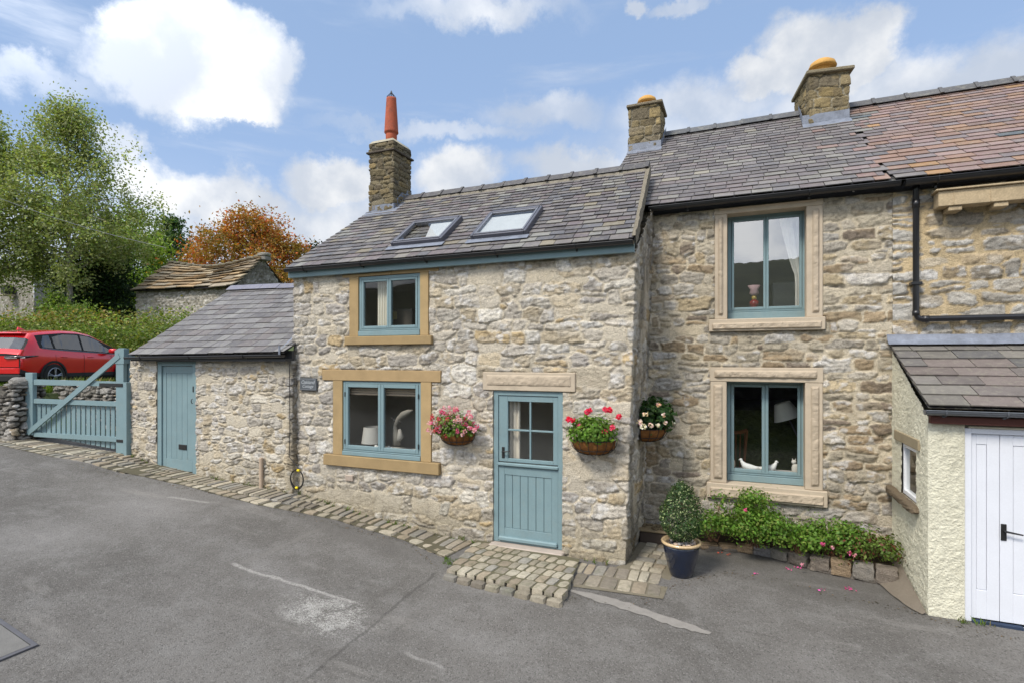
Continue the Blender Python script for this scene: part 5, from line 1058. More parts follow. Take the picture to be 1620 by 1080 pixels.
# ================================================================== planting and small things by the houses
def ball(rg, n, c, r, shell=.35, flat=1.):
    d = rg.randn(n, 3); d /= np.linalg.norm(d, axis=1)[:, None]; q = (shell + (1 - shell) * rg.rand(n, 1) ** .6)
    return np.array(c) + d * q * np.array(r), d
GREEN = (.11, .20, .028); DGREEN = (.035, .075, .018)
def florets(rg, heads, npet, rad, sz, cols):
    P, C = [], []
    for h in heads:
        d = rg.randn(npet, 3); d /= np.linalg.norm(d, axis=1)[:, None]; P.append(np.array(h) + d * rad * (.6 + .4 * rg.rand(npet, 1))); C.append(shades(rg, npet, cols[rg.randint(len(cols))], .25))
    return np.concatenate(P), np.full(sum(len(p) for p in P), sz), np.concatenate(C)
def basket(label, c, w, h, d, nrm, seed, fol, nf, ls, heads, hcols, hr, npet, psz, under=None):
    """half-bowl wall basket of coir in a wire cage; c = centre of the rim at the wall, nrm = outward plan direction"""
    rg = np.random.RandomState(seed); nx, ny = nrm; tx, ty = -ny, nx
    root = thing('hanging_basket', label, 'hanging basket', tuple(c), 0, 'planted wall baskets by the stable door')
    mb = MB(seed); V = []; nu, nv = 22, 9
    for j in range(nv + 1):
        f = j / nv
        for i in range(nu + 1):
            t = math.pi * i / nu; rr = math.cos(f * math.pi / 2) ** .65 * (1 + .10 * (float(vn(i * .9 + seed, j * 1.3)) - .5))
            a = math.cos(t) * rr * w / 2; b_ = math.sin(t) * rr * d + .005; V.append((c[0] + tx * a + nx * b_, c[1] + ty * a + ny * b_, c[2] - math.sin(f * math.pi / 2) * h))
    mb.add(V, [(j * (nu + 1) + i, j * (nu + 1) + i + 1, (j + 1) * (nu + 1) + i + 1, (j + 1) * (nu + 1) + i) for j in range(nv) for i in range(nu)]); mb.build('coir_liner', M['coir'], root, smooth=True)
    mb = MB()
    for k in range(9):
        t = math.pi * k / 8; pts = []
        for j in range(6):
            f = j / 5; rr = math.cos(f * math.pi / 2) ** .65 * 1.05; a = math.cos(t) * rr * w / 2; b_ = math.sin(t) * rr * d + .008; pts.append((c[0] + tx * a + nx * b_, c[1] + ty * a + ny * b_, c[2] - math.sin(f * math.pi / 2) * h * 1.04))
        mb.tube(pts, .004, seg=5)
    for hh in (0., .45):
        rr = math.cos(hh * math.pi / 2) ** .65 * 1.05; mb.tube([(c[0] + tx * math.cos(math.pi * k / 12) * rr * w / 2 + nx * (math.sin(math.pi * k / 12) * rr * d + .008), c[1] + ty * math.cos(math.pi * k / 12) * rr * w / 2 + ny * (math.sin(math.pi * k / 12) * rr * d + .008), c[2] - math.sin(hh * math.pi / 2) * h) for k in range(13)], .005, seg=5)
    mb.build('wire_frame', M['iron'], root)
    P, o = ball(rg, nf, (c[0] + nx * d * .5, c[1] + ny * d * .5, c[2] + fol[3]), (fol[0], fol[1], fol[2]), .45) if abs(ny) > .5 else ball(rg, nf, (c[0] + nx * d * .5, c[1] + ny * d * .5, c[2] + fol[3]), (fol[1], fol[0], fol[2]), .45)
    P += .02 * rg.randn(nf, 3); base = fol[4]; k = ((P - np.array(c)) @ np.array([nx, ny, 0])) > -.0; P, o = P[k], o[k]
    if under is not None: k = P[:, 2] > c[2] - under; P, o = P[k], o[k]
    leaves('foliage', P, ls * (.6 + .7 * rg.rand(len(P))), shades(rg, len(P), base, .45, fol[5], .12), root, seed, out=o, up=.5)
    if npet == 60:
        for q, h_ in enumerate(heads): P, s_, C = florets(rg, [h_], npet, hr, psz, hcols); leaves('flower_head', P, s_ * (.7 + .6 * rg.rand(len(P))), C, root, seed + q, asp=.85)
    elif len(heads): P, s_, C = florets(rg, heads, npet, hr, psz, hcols); leaves('flowers', P, s_ * (.7 + .6 * rg.rand(len(P))), C, root, seed + 1, asp=.85)
    return root
def hd(u, v, Y): return tuple(unY(u, v, Y))
rg = np.random.RandomState(5)
c1 = unY(726, 681, YA - .02)
heads = [(c1[0] + .37 * math.cos(a) * r, YA - .16 - .16 * rg.rand(), c1[2] + .06 + .27 * math.sin(a) * r + .02 * rg.randn()) for a, r in zip(rg.uniform(0, math.pi, 64), rg.uniform(.35, 1.05, 64))] + [(c1[0] + rg.uniform(-.38, .38), YA - .30, c1[2] + rg.uniform(-.03, .12)) for _ in range(10)]
basket('wall basket overflowing with small pale and deep pink blooms, left of the door', c1, .50, .185, .27, (0, -1), 101, (.33, .20, .21, .06, GREEN, (.14, .22, .04)), 1500, .022, heads,
       [(.72, .18, .34), (.78, .38, .50), (.70, .10, .26), (.80, .50, .58), (.66, .08, .14)], .030, 26, .0115, under=.05)
c2b = unY(940, 693, YA - .02)
heads = [hd(u, v, YA - .25) for (u, v) in ((899, 663), (906, 664), (929, 651), (933, 649), (958, 647), (965, 648), (917, 674), (969, 676), (979, 659), (957, 682))]
basket('wall basket with bright green leaves and large coral pink heads, right of the door', c2b, .56, .19, .28, (0, -1), 102, (.30, .20, .20, .10, (.11, .21, .025), (.16, .25, .04)), 1700, .026, heads,
       [(.85, .045, .16), (.80, .03, .10), (.85, .10, .22)], .036, 60, .014, under=.04)
gxw = AX1 + .03; c3b = unP(1015, 677, (gxw, 0, 0), (1, 0, 0))
heads = [unP(u, v, (gxw + .34, 0, 0), (1, 0, 0)) for (u, v) in ((1012, 668), (1022, 655), (1042, 640), (1050, 656), (1060, 648), (1072, 645), (1070, 655), (1065, 668), (1073, 662), (1053, 668), (1030, 672), (1018, 674), (1068, 640), (1040, 672))]
basket('wall basket with dark pointed leaves and blush white flowers, on the gable corner', (gxw, c3b[1] + .12, c3b[2]), .50, .18, .30, (1, 0), 103, (.30, .26, .24, .16, (.035, .085, .022), (.07, .13, .03)), 1300, .036, heads,
       [(.80, .50, .42), (.82, .62, .55), (.80, .70, .62)], .026, 14, .016, under=.06)

# ---- blue pot with clipped variegated bush
pb = gp(1076, 915); PXc, PYc = float(pb[0]), float(pb[1]) + .12; pz0 = float(H(PXc, PYc)) + .0
pt = thing('potted_shrub', 'variegated clipped shrub in a dark blue glazed pot with a tan rim', 'potted plant', (PXc, PYc, pz0))
prof = [(.105, 0), (.118, .015), (.135, .08), (.165, .20), (.185, .30), (.19, .345), (.186, .375)]
mb = MB(); mb.lathe(PXc, PYc, [(r * 1.08, pz0 + z) for r, z in prof], (.006, .012, .030), 40); po_ = mb.build('pot', M['ceramic'], pt, smooth=True)
mb = MB(); mb.lathe(PXc, PYc, [(.19, pz0 + .37), (.222, pz0 + .378), (.232, pz0 + .395), (.224, pz0 + .412), (.196, pz0 + .410), (.184, pz0 + .37)], (.50, .36, .20), 40); mb.build('rim', M['ceramic'], po_, smooth=True)
mb = MB(6)
for k in range(70):
    a, r = mb.rg.uniform(0, 6.28), .165 * mb.rg.random() ** .5; c = mb.rg.choice([(.45, .36, .28), (.35, .29, .24), (.55, .50, .44), (.30, .28, .27), (.50, .38, .30)]); s_ = mb.rg.uniform(.014, .028)
    mb.rock(PXc + r * math.cos(a), PYc + r * math.sin(a), pz0 + .388 + mb.rg.uniform(-.01, .012), s_, s_ * .8, s_ * .65, c, rot=a * 3, n=2, p=2.6, amp=.05)
mb.build('pebbles', M['ashlar'], pt, smooth=True)
mb = MB(); mb.tube([(PXc, PYc, pz0 + .37), (PXc + .01, PYc, pz0 + .7), (PXc, PYc, pz0 + 1.0)], [.018, .014, .006], (.12, .09, .06)); mb.build('stem', M['plain'], pt)
rg = np.random.RandomState(9); n = 6500; z = rg.rand(n) ** .9; prof_r = np.interp(z, [0, .12, .35, .6, .8, .93, 1], [.10, .20, .255, .24, .175, .10, .03]); a = rg.rand(n) * 6.283
wob = 1 + .34 * (fbm(a * 1.6, z * 5, 3, 3) - .5) * 2; q = prof_r * wob * (.45 + .55 * rg.rand(n) ** .35)
P = np.stack([PXc + q * np.cos(a), PYc + q * np.sin(a), pz0 + .42 + z * .64 + .03 * rg.randn(n) * (z > .8)], 1); o_ = np.stack([np.cos(a), np.sin(a), .4 * np.ones(n)], 1)
leaves('foliage', P, .0125 * (.7 + .6 * rg.rand(n)), shades(rg, n, (.038, .078, .022), .5, (.34, .40, .19), .17), pt, 4, out=o_)

# ---- raised bed
kp = [gp(1106, 868), gp(1165, 872), gp(1222, 882), gp(1283, 901), gp(1350, 916), gp(1424, 930)]; kp = [np.array([p[0], p[1]]) for p in kp]
kt = [.07, .09, .11, .16, .19, .18]
ed = MB(12); cu_ = 0
for i in range(len(kp) - 1):
    a, b_ = kp[i], kp[i + 1]; L = np.hypot(*(b_ - a)); n_ = max(1, int(round(L / .26)))
    for k in range(n_):
        f = (k + .5) / n_; p = a + (b_ - a) * f; hgt = kt[i] * (1 - f) + kt[i + 1] * f; zg = float(H(*p)); c = ed.rg.choice([(.20, .17, .14), (.24, .22, .19), (.13, .115, .10), (.27, .20, .13), (.22, .21, .205)])
        ang = math.atan2(*(b_ - a)[::-1])
        ed.rock(p[0] - math.sin(ang) * -.0, p[1] + .07, zg + hgt * .55, L / n_ / 2 - .006, .085, hgt * .5, c, rot=ang + ed.rg.uniform(-.06, .06), n=6, p=12, amp=.06)
        ed.rock(p[0] + .05, p[1] + .075, zg + .02, L / n_ / 2, .09, .04, (.16, .14, .12), rot=ang, n=3, p=5, amp=.05)
edg = ed.build('bed_edging', M['stone'], None); tag(edg, 'uneven row of old kerb stones holding the flower bed', 'edging')
V = []; n_ = len(kp)
for i in range(n_): V += [(kp[i][0], kp[i][1] + .05, float(H(*kp[i])) + kt[i] * .8), (kp[i][0] + (.0 if i else -.25), YB + .02, float(H(*kp[i])) + .16 + kt[i] * .3)]
mb = MB(); mb.add(V, [(2 * i, 2 * i + 2, 2 * i + 3, 2 * i + 1) for i in range(n_ - 1)], (.055, .04, .028)); so = mb.build('soil', M['stone']); so['kind'] = 'structure'
bushes = [((1128, 838), .24, .28, 'fuchsia bush next to the blue pot, a single spray rising above it'), ((1192, 845), .33, .66, 'tallest fuchsia bush, its crown reaching the window sill'), ((1262, 858), .27, .27, 'fuchsia bush under the right end of the window sill'),
          ((1316, 872), .25, .42, 'low fuchsia bush with pink flowers hanging over the kerb'), ((1368, 880), .25, .29, 'red tinged fuchsia bush at the garage end of the bed')]
for i, ((u, v), r, hh, lab) in enumerate(bushes):
    p = unY(u, v, 7.62 - .03 * i); rg = np.random.RandomState(200 + i); n = int(5200 * r * hh / .1) // 2; zg = .16
    root = thing('fuchsia_bush', lab, 'shrub', (float(p[0]), float(p[1]), zg), 0, 'fuchsias in the raised bed')
    C_ = []; nb_cl = 26
    for k in range(nb_cl): aa, rr = rg.rand() * 6.283, r * rg.rand() ** .5; C_.append((p[0] + rr * math.cos(aa) * 1.15, p[1] + rr * math.sin(aa) * .8, zg + .06 + (hh - .06) * (1 - .6 * (rr / r) ** 2) * rg.uniform(.35, 1.)))
    if i == 0: C_ += [(p[0] + .10, p[1], zg + .44), (p[0] + .11, p[1], zg + .52)]
    C_ = np.array(C_); ix = rg.randint(len(C_), size=n); d = rg.randn(n, 3) * np.array([.075, .07, .055]); P = C_[ix] + d
    P[:, 2] = np.maximum(P[:, 2], zg - .10); alt = (.16, .055, .03) if i == 4 else (.20, .26, .05)
    leaves('foliage', P, .021 * (.6 + .7 * rg.rand(n)), shades(rg, n, (.115, .22, .03) if i < 4 else (.12, .18, .035), .45, alt, .16), root, i, out=d / .08)
    mb = MB(i)
    for k in range(16): q = C_[rg.randint(len(C_))]; mb.tube([(p[0] + rg.uniform(-.08, .08), p[1] + rg.uniform(-.05, .05), zg - .05), ((p[0] + q[0]) / 2, (p[1] + q[1]) / 2, zg + (q[2] - zg) * .6), tuple(q)], .004, (.14, .07, .04), seg=4)
    mb.build('stems', M['plain'], root)
    fl = [[], [(1180, 806)], [], [(1302, 860), (1317, 866), (1352, 878)], [(1345, 874), (1270, 893)]][i]
    if fl: P, s_, C = florets(rg, [unY(u_, v_, 7.25) for u_, v_ in fl], 14, .022, .016, [(.75, .10, .30), (.80, .35, .45)]); leaves('flowers', P, s_, C, root, 3, asp=.5)
for i, (u, v) in enumerate(((1336, 929), (1348, 932), (1246, 898), (1263, 896), (1254, 884), (1153, 876), (1139, 872), (1193, 905), (1300, 990 - 58))):
    p = gp(u, v, .01); rg = np.random.RandomState(i); n = 7 if i < 5 else 4; P = p + rg.randn(n, 3) * np.array([.022, .022, .004]); P[:, 2] = np.maximum(P[:, 2], p[2])
    col = [(.80, .12, .38), (.55, .10, .05)][i in (5, 6)]
    o = leaves('fallen_petals', P, .014 * (.7 + .6 * rg.rand(n)), shades(rg, n, col, .3), None, i, up=1.2); tag(o, ['bright pink petals dropped on the tarmac furthest from the kerb stones', 'pink petals lying just right of the furthest dropped petals', 'pink petals fallen at the foot of a kerb stone', 'deep pink petals hanging by the kerb', 'pink petals caught on the kerb stones', 'rusty fallen leaves beside the blue pot', 'brown fallen leaves at the left end of the bed', 'tiny pale petal alone on the pull-in', 'few dropped petals below the kerb end'][i], 'petals', 'petals fallen round the flower bed')
# trough in the corner behind the pot
p = unY(1031, 832, 7.75); tz = float(H(p[0], p[1])); tr = thing('wooden_trough', 'small dark weathered wooden trough in the corner behind the potted shrub', 'planter', (float(p[0]), 7.75, tz))
mb = MB(); mb.box(p[0] - .14, p[0] + .22, 7.62, 7.92, tz + .01, tz + .16, (.06, .045, .035), .008); mb.box(p[0] - .16, p[0] + .24, 7.60, 7.94, tz + .165, tz + .19, (.22, .17, .10), .006); mb.build('box', M['plain'], tr)
mb = MB(5)
for k in range(10): mb.rock(p[0] + .04 + mb.rg.uniform(-.15, .15), 7.76 + mb.rg.uniform(-.1, .1), tz + .20, .035, .03, .02, (.12, .09, .05), rot=k, n=2, p=2.5)
mb.build('contents', M['plain'], tr)

# ---- coiled black cable with yellow ties, and the cable it hangs from
cc = unY(467, 757, YS - .10); cb_ = thing('coiled_cable', 'coil of black cable with yellow ties hanging in the joint beside the outhouse', 'cable', (float(cc[0]), YS - .05, float(cc[2])))
mb = MB()
for k in range(5): rr = .125 + .005 * k; mb.tube([(cc[0] + rr * math.cos(t) * (1 - .02 * k), YS - .06 - .006 * (k % 3), cc[2] + rr * 1.08 * math.sin(t) - .004 * k) for t in np.linspace(0, 2 * math.pi, 33)], .0052, seg=5, cap=False)
xj_ = AX0 + .03
mb.tube([(cc[0] + .03, YS - .05, cc[2] + .14), (cc[0] - .02, YS - .04, cc[2] + .19), (xj_ + .01, YS - .04, cc[2] + .32), (xj_ + .03, YS - .045, 1.4), (xj_ + .02, YS - .045, SE - .05)], .006, seg=6)
mb.tube([(cc[0] + .02, YS - .05, cc[2] - .14), (cc[0] + .015, YS - .04, cc[2] - .22), (cc[0], YS - .0, cc[2] - .24)], .007, seg=6); mb.build('cable', M['blackpl'], cb_)
for t in (1.25, -1.5): mb = MB(); x, z = cc[0] + .132 * math.cos(t), cc[2] + .14 * math.sin(t); mb.tube([(x - .022, YS - .075, z), (x + .022, YS - .075, z)], .019, (.75, .58, .02), seg=8); mb.build('tie', M['plain'], cb_)
p = unY(413, 775, YS - .05); q = unY(413, 723, YS - .05); mb = MB(); mb.box(p[0] - .028, p[0] + .028, YS - .075, YS - .02, p[2] - .05, q[2], (.40, .31, .23), .012); tag(mb.build('pipe_cover', M['plain']), 'short buff cover strip standing against the foot of the outhouse wall', 'pipe cover')

# ---- things seen through the windows
def lamp_shade(c, r0, r1, h, tilt=0., ax='Y', col=(.40, .38, .35)):
    Mx = Matrix.Translation(Vector(c)) @ Matrix.Rotation(tilt, 4, ax); mb = MB(); V = []; n = 28
    for (r, z) in ((r0, -h / 2), (r1, h / 2)):
        for k in range(n): V.append(Mx @ Vector((r * math.cos(2 * math.pi * k / n), r * math.sin(2 * math.pi * k / n), z)))
    mb.add(V, [(k, (k + 1) % n, n + (k + 1) % n, n + k) for k in range(n)], col); return mb
yi = YA + .28; p = unY(590, 687, yi); tl_ = thing('table_lamp', 'table lamp with grey drum shade inside the lower cottage window', 'lamp', (float(p[0]), yi, float(p[2]) - .35))
lamp_shade((p[0], yi, p[2]), .175, .14, .25).build('lamp_shade', M['fabric'], tl_, smooth=True); mb = MB(); mb.lathe(p[0], yi, [(.07, p[2] - .35), (.08, p[2] - .3), (.03, p[2] - .2), (.015, p[2] - .1), (.012, p[2] + .05)], (.3, .28, .25), 16); mb.build('lamp_base', M['plain'], tl_, smooth=True)
mb = MB(); sz = w1[2] + .06; mb.box(w1[0] - .1, w1[1] + .1, YA + .08, YA + .45, sz, sz + .03, (.5, .48, .44), .004); mb.build('window_board', M['plain'], cot)
for i, (u, lab) in enumerate(((596, 'small white china ornament below the lamp shade'), (616, 'small white china ornament right of the window mullion'))):
    p = unY(u, 703, YA + .13); mb = MB(i); x, z = p[0], sz + .03
    mb.rock(x - .02, YA + .14, z + .035, .028, .025, .036, (.7, .68, .64), n=4, p=2.2, amp=.03); mb.rock(x + .02, YA + .15, z + .03, .03, .025, .03, (.7, .68, .64), n=4, p=2.2, amp=.03); tag(mb.build('china_ornament', M['plain'], smooth=True), lab, 'ornament')
mb = MB(3); yh = YA + .22; pts = [unY(u, v, yh) for u, v in ((628, 704), (627, 690), (625, 672), (630, 662), (638, 655), (646, 651), (653, 648))]
mb.tube([tuple(q) for q in pts], [.06, .055, .03, .035, .05, .04, .008], (.22, .20, .17), seg=10); mb.tube([tuple(unY(*q, yh)) for q in ((619, 660), (624, 664), (630, 664), (635, 668))], [.005, .02, .022, .008], (.10, .09, .08), seg=8)
mb.tube([tuple(unY(*q, yh)) for q in ((626, 702), (634, 690), (632, 678))], [.02, .055, .02], (.30, .28, .25), seg=8); tag(mb.build('bird_sculpture', M['plain'], smooth=True), 'pale carved long-necked bird behind the right pane of the lamp window', 'sculpture')
mb = MB(); bz = w1[3] - .10
for k in range(4): mb.box(w1[0] + .05, w1[1] - .05, YA + .10 + .004 * k, YA + .13, bz - .12 + k * .035, bz - .088 + k * .035, (.36, .29, .22), .006)
mb.build('roller_blind', M['fabric'], cot)
def curtain(name, lab, xa, xb, z0, z1, y, col, folds=7, flare=None, parent=None):
    mb = MB(); V = []; n, m = folds * 8, 14
    for j in range(m + 1):
        f = j / m; z = z0 + (z1 - z0) * f; a, b_ = (xa, xb) if flare is None else flare(f)
        for i in range(n + 1): t = i / n; V.append((a + (b_ - a) * t, y + .018 * math.sin(t * folds * 2 * math.pi) + .006 * math.sin(t * 31 + f * 3), z))
    mb.add(V, [(j * (n + 1) + i, j * (n + 1) + i + 1, (j + 1) * (n + 1) + i + 1, (j + 1) * (n + 1) + i) for j in range(m) for i in range(n)], col); o = mb.build(name, M['fabric'], smooth=True); tag(o, lab, 'curtain'); return o
curtain('curtain', 'pleated cream curtain in the left pane of the small upper cottage window', XA(596, YA + .14), XA(616, YA + .14), w2[2] + .1, w2[3], YA + .16, (.75, .71, .62), 5)
curtain('curtain', 'pale curtain hanging behind the left panes of the stable door', XA(801, YA + .14), XA(822, YA + .14), ZA(838, 730, YA), ZA(838, 632, YA) + .03, YA + .16, (.62, .56, .48), 3)
curtain('curtain', 'white curtain tied back at the right of the tall house upper window', 0, 0, o1[2] + .1, o1[3] + .1, YB + .36, (.80, .78, .73), 4, lambda f: (o1[1] - .10 - .32 * max(0, f - .35) ** .8, o1[1] + .05))
mb = MB(); p = unY(636, 500, YA + .5); mb.box(p[0] - .1, p[0] + .25, YA + .4, YA + .7, 2.25, p[2] + .1, (.10, .085, .07), .01); mb.box(p[0] - .11, p[0] - .02, YA + .38, YA + .395, p[2] - .06, p[2] + .06, (.30, .25, .12), .002); tag(mb.build('bedside_chest', M['plain']), 'dark chest just inside the small upper cottage window', 'chest')
# lower window of the tall house: doves, cat, chair, shade
yb = YB + .36; sB = o2[2] + .12; mb = MB(); mb.box(o2[0] - .1, o2[1] + .1, YB + .262, YB + .60, sB - .035, sB, (.5, .48, .45), .004); mb.build('window_board', M['plain'], tall)
def dove(u, lab, flip=1, s=1.):
    p = unY(u, 740, yb); x, z = float(p[0]), sB; root = thing('dove_ornament', lab, 'ornament', (x, yb, z), 0, 'white china doves on the sill'); c = (.74, .73, .71); mb = MB()
    mb.tube([(x - .14 * flip * s, yb, z + .055), (x - .08 * flip * s, yb, z + .045), (x, yb, z + .05), (x + .06 * flip * s, yb, z + .075), (x + .085 * flip * s, yb, z + .12), (x + .095 * flip * s, yb, z + .145)], [.012, .028, .048, .042, .022, .016], c, seg=12)
    mb.tube([(x + .08 * flip * s, yb, z + .148), (x + .10 * flip * s, yb, z + .152), (x + .125 * flip * s, yb, z + .145)], [.016, .02, .003], c, seg=8); mb.build('body', M['plain'], root, smooth=True)
dove(1185, 'white china dove on the sill with its tail to the mullion', -1, 1.1); dove(1216, 'white china dove on the sill facing right, past the mullion', 1); 
x = XA(1157, yb); mb = MB(); mb.rock(x, yb, sB + .08, .05, .04, .085, (.62, .52, .38), n=5, p=2.3, amp=.03); mb.rock(x, yb, sB + .17, .03, .03, .03, (.65, .58, .45), n=4, p=2.2, amp=.02); tag(mb.build('hen_ornament', M['plain'], smooth=True), 'rounded cream ornament at the left end of the sill', 'ornament')
x = XA(1258, yb); mb = MB(); mb.rock(x, yb, sB + .07, .045, .04, .075, (.55, .52, .46), n=5, p=2.3, amp=.03); mb.rock(x - .015, yb, sB + .165, .032, .03, .03, (.58, .55, .5), n=4, p=2.2, amp=.02)
for s_ in (-1, 1): mb.tube([(x - .015 + .015 * s_, yb, sB + .185), (x - .015 + .02 * s_, yb, sB + .215)], [.01, .002], (.55, .52, .46), seg=6)
tag(mb.build('cat_ornament', M['plain'], smooth=True), 'small seated cat ornament at the right end of the sill', 'ornament')
q = unY(1242, 649, YB + .95); ls = thing('lamp_shade', 'white fabric lamp shade tilted in the right pane of the lower window', 'lamp', tuple(float(t) for t in q)); lamp_shade(tuple(q), .20, .11, .24, -.35, 'Y', (.62, .62, .56)).build('shade', M['fabric'], ls, smooth=True)
mb = MB(); mb.tube([tuple(q), (q[0] + .22, q[1], q[2] - .5), (q[0] + .2, q[1], .15)], .012, (.1, .1, .1)); mb.build('stand', M['plain'], ls)
ch = thing('wooden_chair', 'spindle-backed wooden chair seen through the left pane of the lower window', 'chair', (float(unY(1165, 740, YB + .9)[0]), YB + .9, .45)); W = (.20, .085, .03); x0 = ch.location.x; yc = YB + .9; zt = ZA(1165, 682, yc); zs = ZA(1165, 745, yc)
mb = MB(); mb.tube([(x0 - .17, yc, zt + .03), (x0 - .06, yc + .03, zt - .02), (x0 + .06, yc + .03, zt - .01), (x0 + .15, yc, zt + .03)], .028, W, seg=8); mb.build('top_rail', M['plain'], ch)
for k in range(5): mb = MB(); x = x0 - .13 + k * .062; mb.tube([(x, yc + .02, zt - .01), (x - .005 + .02 * (k - 2) * -.4, yc + .02, zs)], .009, W, seg=6); mb.build('spindle', M['plain'], ch)
mb = MB(); mb.tube([(x0 + .15, yc, zt + .03), (x0 + .10, yc, zs)], .017, W, seg=6); mb.tube([(x0 - .17, yc, zt + .03), (x0 - .14, yc, zs)], .017, W, seg=6); mb.build('back_post', M['plain'], ch)
mb = MB(); mb.box(x0 - .22, x0 + .20, yc - .35, yc + .06, zs - .04, zs, W, .015); mb.build('seat', M['plain'], ch)
for sx in (-.18, .16):
    for sy in (-.3, .02): mb = MB(); mb.tube([(x0 + sx * .8, yc + sy * .8, zs - .03), (x0 + sx, yc + sy, .12)], .018, W, seg=6); mb.build('leg', M['plain'], ch)
yo = YB + .42; p = unY(1193, 480, yo); ol = thing('oil_lamp', 'antique oil lamp with pink frilled glass shade and red base in the upper window', 'lamp', (float(p[0]), yo, float(p[2]) - .12)); x, z = float(p[0]), float(p[2]) - .12
mb = MB(); mb.lathe(x, yo, [(.05, z), (.05, z + .02), (.02, z + .05), (.06, z + .09), (.062, z + .14), (.03, z + .17)], (.35, .015, .015), 20); mb.build('base', M['ceramic'], ol, smooth=True)
mb = MB(); mb.lathe(x, yo, [(.03, z + .17), (.035, z + .19), (.03, z + .225)], (.55, .38, .06), 16); mb.build('burner', M['ceramic'], ol, smooth=True)
mb = MB(); mb.lathe(x, yo, [(.03, z + .225), (.065, z + .26), (.05, z + .31), (.085, z + .37)], (.62, .42, .44), 20); mb.build('lamp_shade', M['fabric'], ol, smooth=True)
mb = MB(); mb.box(XA(1222, YB + 1.2), XA(1275, YB + 1.2), YB + 1.1, YB + 1.4, 2.4, ZA(1240, 448, YB + 1.2), (.42, .41, .39), .01); tag(mb.build('chest_of_drawers', M['plain']), 'pale chest of drawers inside the tall house upper window', 'chest')
mb = MB(); a = unY(1195, 665, YB + 1.9); mb.box(a[0] - .1, a[0] + .55, YB + 1.88, YB + 1.92, a[2] - .6, a[2] + .1, (.34, .33, .32), .01); tag(mb.build('radiator', M['plain']), 'flat pale radiator on the far wall inside the lower window', 'radiator')

# leaf litter and grit gathered along the edge of the setts and the foot of the walls
rg = np.random.RandomState(31); L_ = [gp(u, v) for u, v in ((120, 733), (300, 772), (470, 812), (640, 856), (706, 902), (800, 928), (900, 946), (1000, 958), (1130, 905), (1230, 915), (1330, 945), (1430, 962), (1500, 985), (1610, 1010))]; P = []
for i in range(len(L_) - 1):
    n = int(70 * np.hypot(*(L_[i + 1] - L_[i])[:2])); f = rg.rand(n, 1); P.append(L_[i] * (1 - f) + L_[i + 1] * f + rg.randn(n, 3) * np.array([.05, .045, 0]))
P = np.concatenate(P); P[:, 2] = Hroad(P[:, 0], P[:, 1]) + .004; n = len(P); cl = shades(rg, n, (.10, .085, .06), .6, (.22, .13, .05), .12)
o = leaves('leaf_litter', P, .006 + .010 * rg.rand(n) ** 3, cl, None, 41, up=2.5, asp=.7); tag(o, 'grit and crumbled leaves gathered along the edge of the setts', 'litter', kind='stuff')
W_ = []
for (xa, xb, y) in ((-10.4, -9.9, 6.55), (-8.6, -6.6, 6.56), (-6.5, -3.3, 6.64), (-2.0, -1.4, 6.62), (1.8, 2.3, 6.55)):
    n = int((xb - xa) * 9)
    for k in range(n): cx, cy = rg.uniform(xa, xb), y + rg.uniform(-.02, .02); m = rg.randint(4, 16); W_.append(np.stack([cx + .02 * rg.randn(m), cy + .015 * rg.randn(m), np.full(m, float(H(cx, cy)) + .01)], 1))
W_ = np.concatenate(W_); n = len(W_)
# ================================================================== gate, dry stone pier and wall
G1 = np.array([-10.60, 6.56]); G0 = np.array([-13.27, 6.36]); gd = (G1 - G0); GL = np.hypot(*gd); gd /= GL; gn = np.array([gd[1], -gd[0]])
gang = math.atan2(gd[1], gd[0]); GM = Matrix.Translation(Vector((G0[0], G0[1], 0))) @ Matrix.Rotation(gang, 4, 'Z')
def gl_(u, v): p = unP(u, v, (G0[0], G0[1], 0), (gn[0], gn[1], 0)); return float(np.dot(p[:2] - G0, gd)), float(p[2])
gate = thing('garden_gate', 'blue-green timber gate with a diagonal brace and close upright slats', 'gate', (float(G0[0]), float(G0[1]), .9))
def gbox(mb, u0, u1, vt, vb, y0, y1, um=None):
    x0, x1 = gl_(u0, 620)[0], gl_(u1, 620)[0]; z1, z0 = gl_((u0 + u1) / 2, vt)[1], gl_((u0 + u1) / 2, vb)[1]; mb.box(x0, x1, y0, y1, z0, z1, (.5, .5, .5), .006, GM)
mb = MB(); gbox(mb, 43.5, 55, 589, 687, -.04, .04); mb.build('stile', M['blue'], gate)
mb = MB(); gbox(mb, 186.5, 198.5, 563, 716, -.04, .04); mb.build('stile', M['blue'], gate)
mb = MB(); xa, xb = gl_(184.5, 600)[0], gl_(200, 600)[0]; zt, zm = gl_(192, 553)[1], gl_(192, 575)[1]
V = [GM @ Vector(q) for q in ((xa + .02, -.05, zm), (xb, -.05, zm), (xb, -.05, zt + .02), (xa + .12, -.05, zt + .03), (xa + .02, -.05, zt - .02), (xa + .02, .05, zm), (xb, .05, zm), (xb, .05, zt + .02), (xa + .12, .05, zt + .03), (xa + .02, .05, zt - .02))]
mb.add(V, [(0, 1, 2, 3, 4), (9, 8, 7, 6, 5)] + [(k, k + 5, (k + 1) % 5 + 5, (k + 1) % 5) for k in range(5)]); mb.build('stile_head', M['blue'], gate)
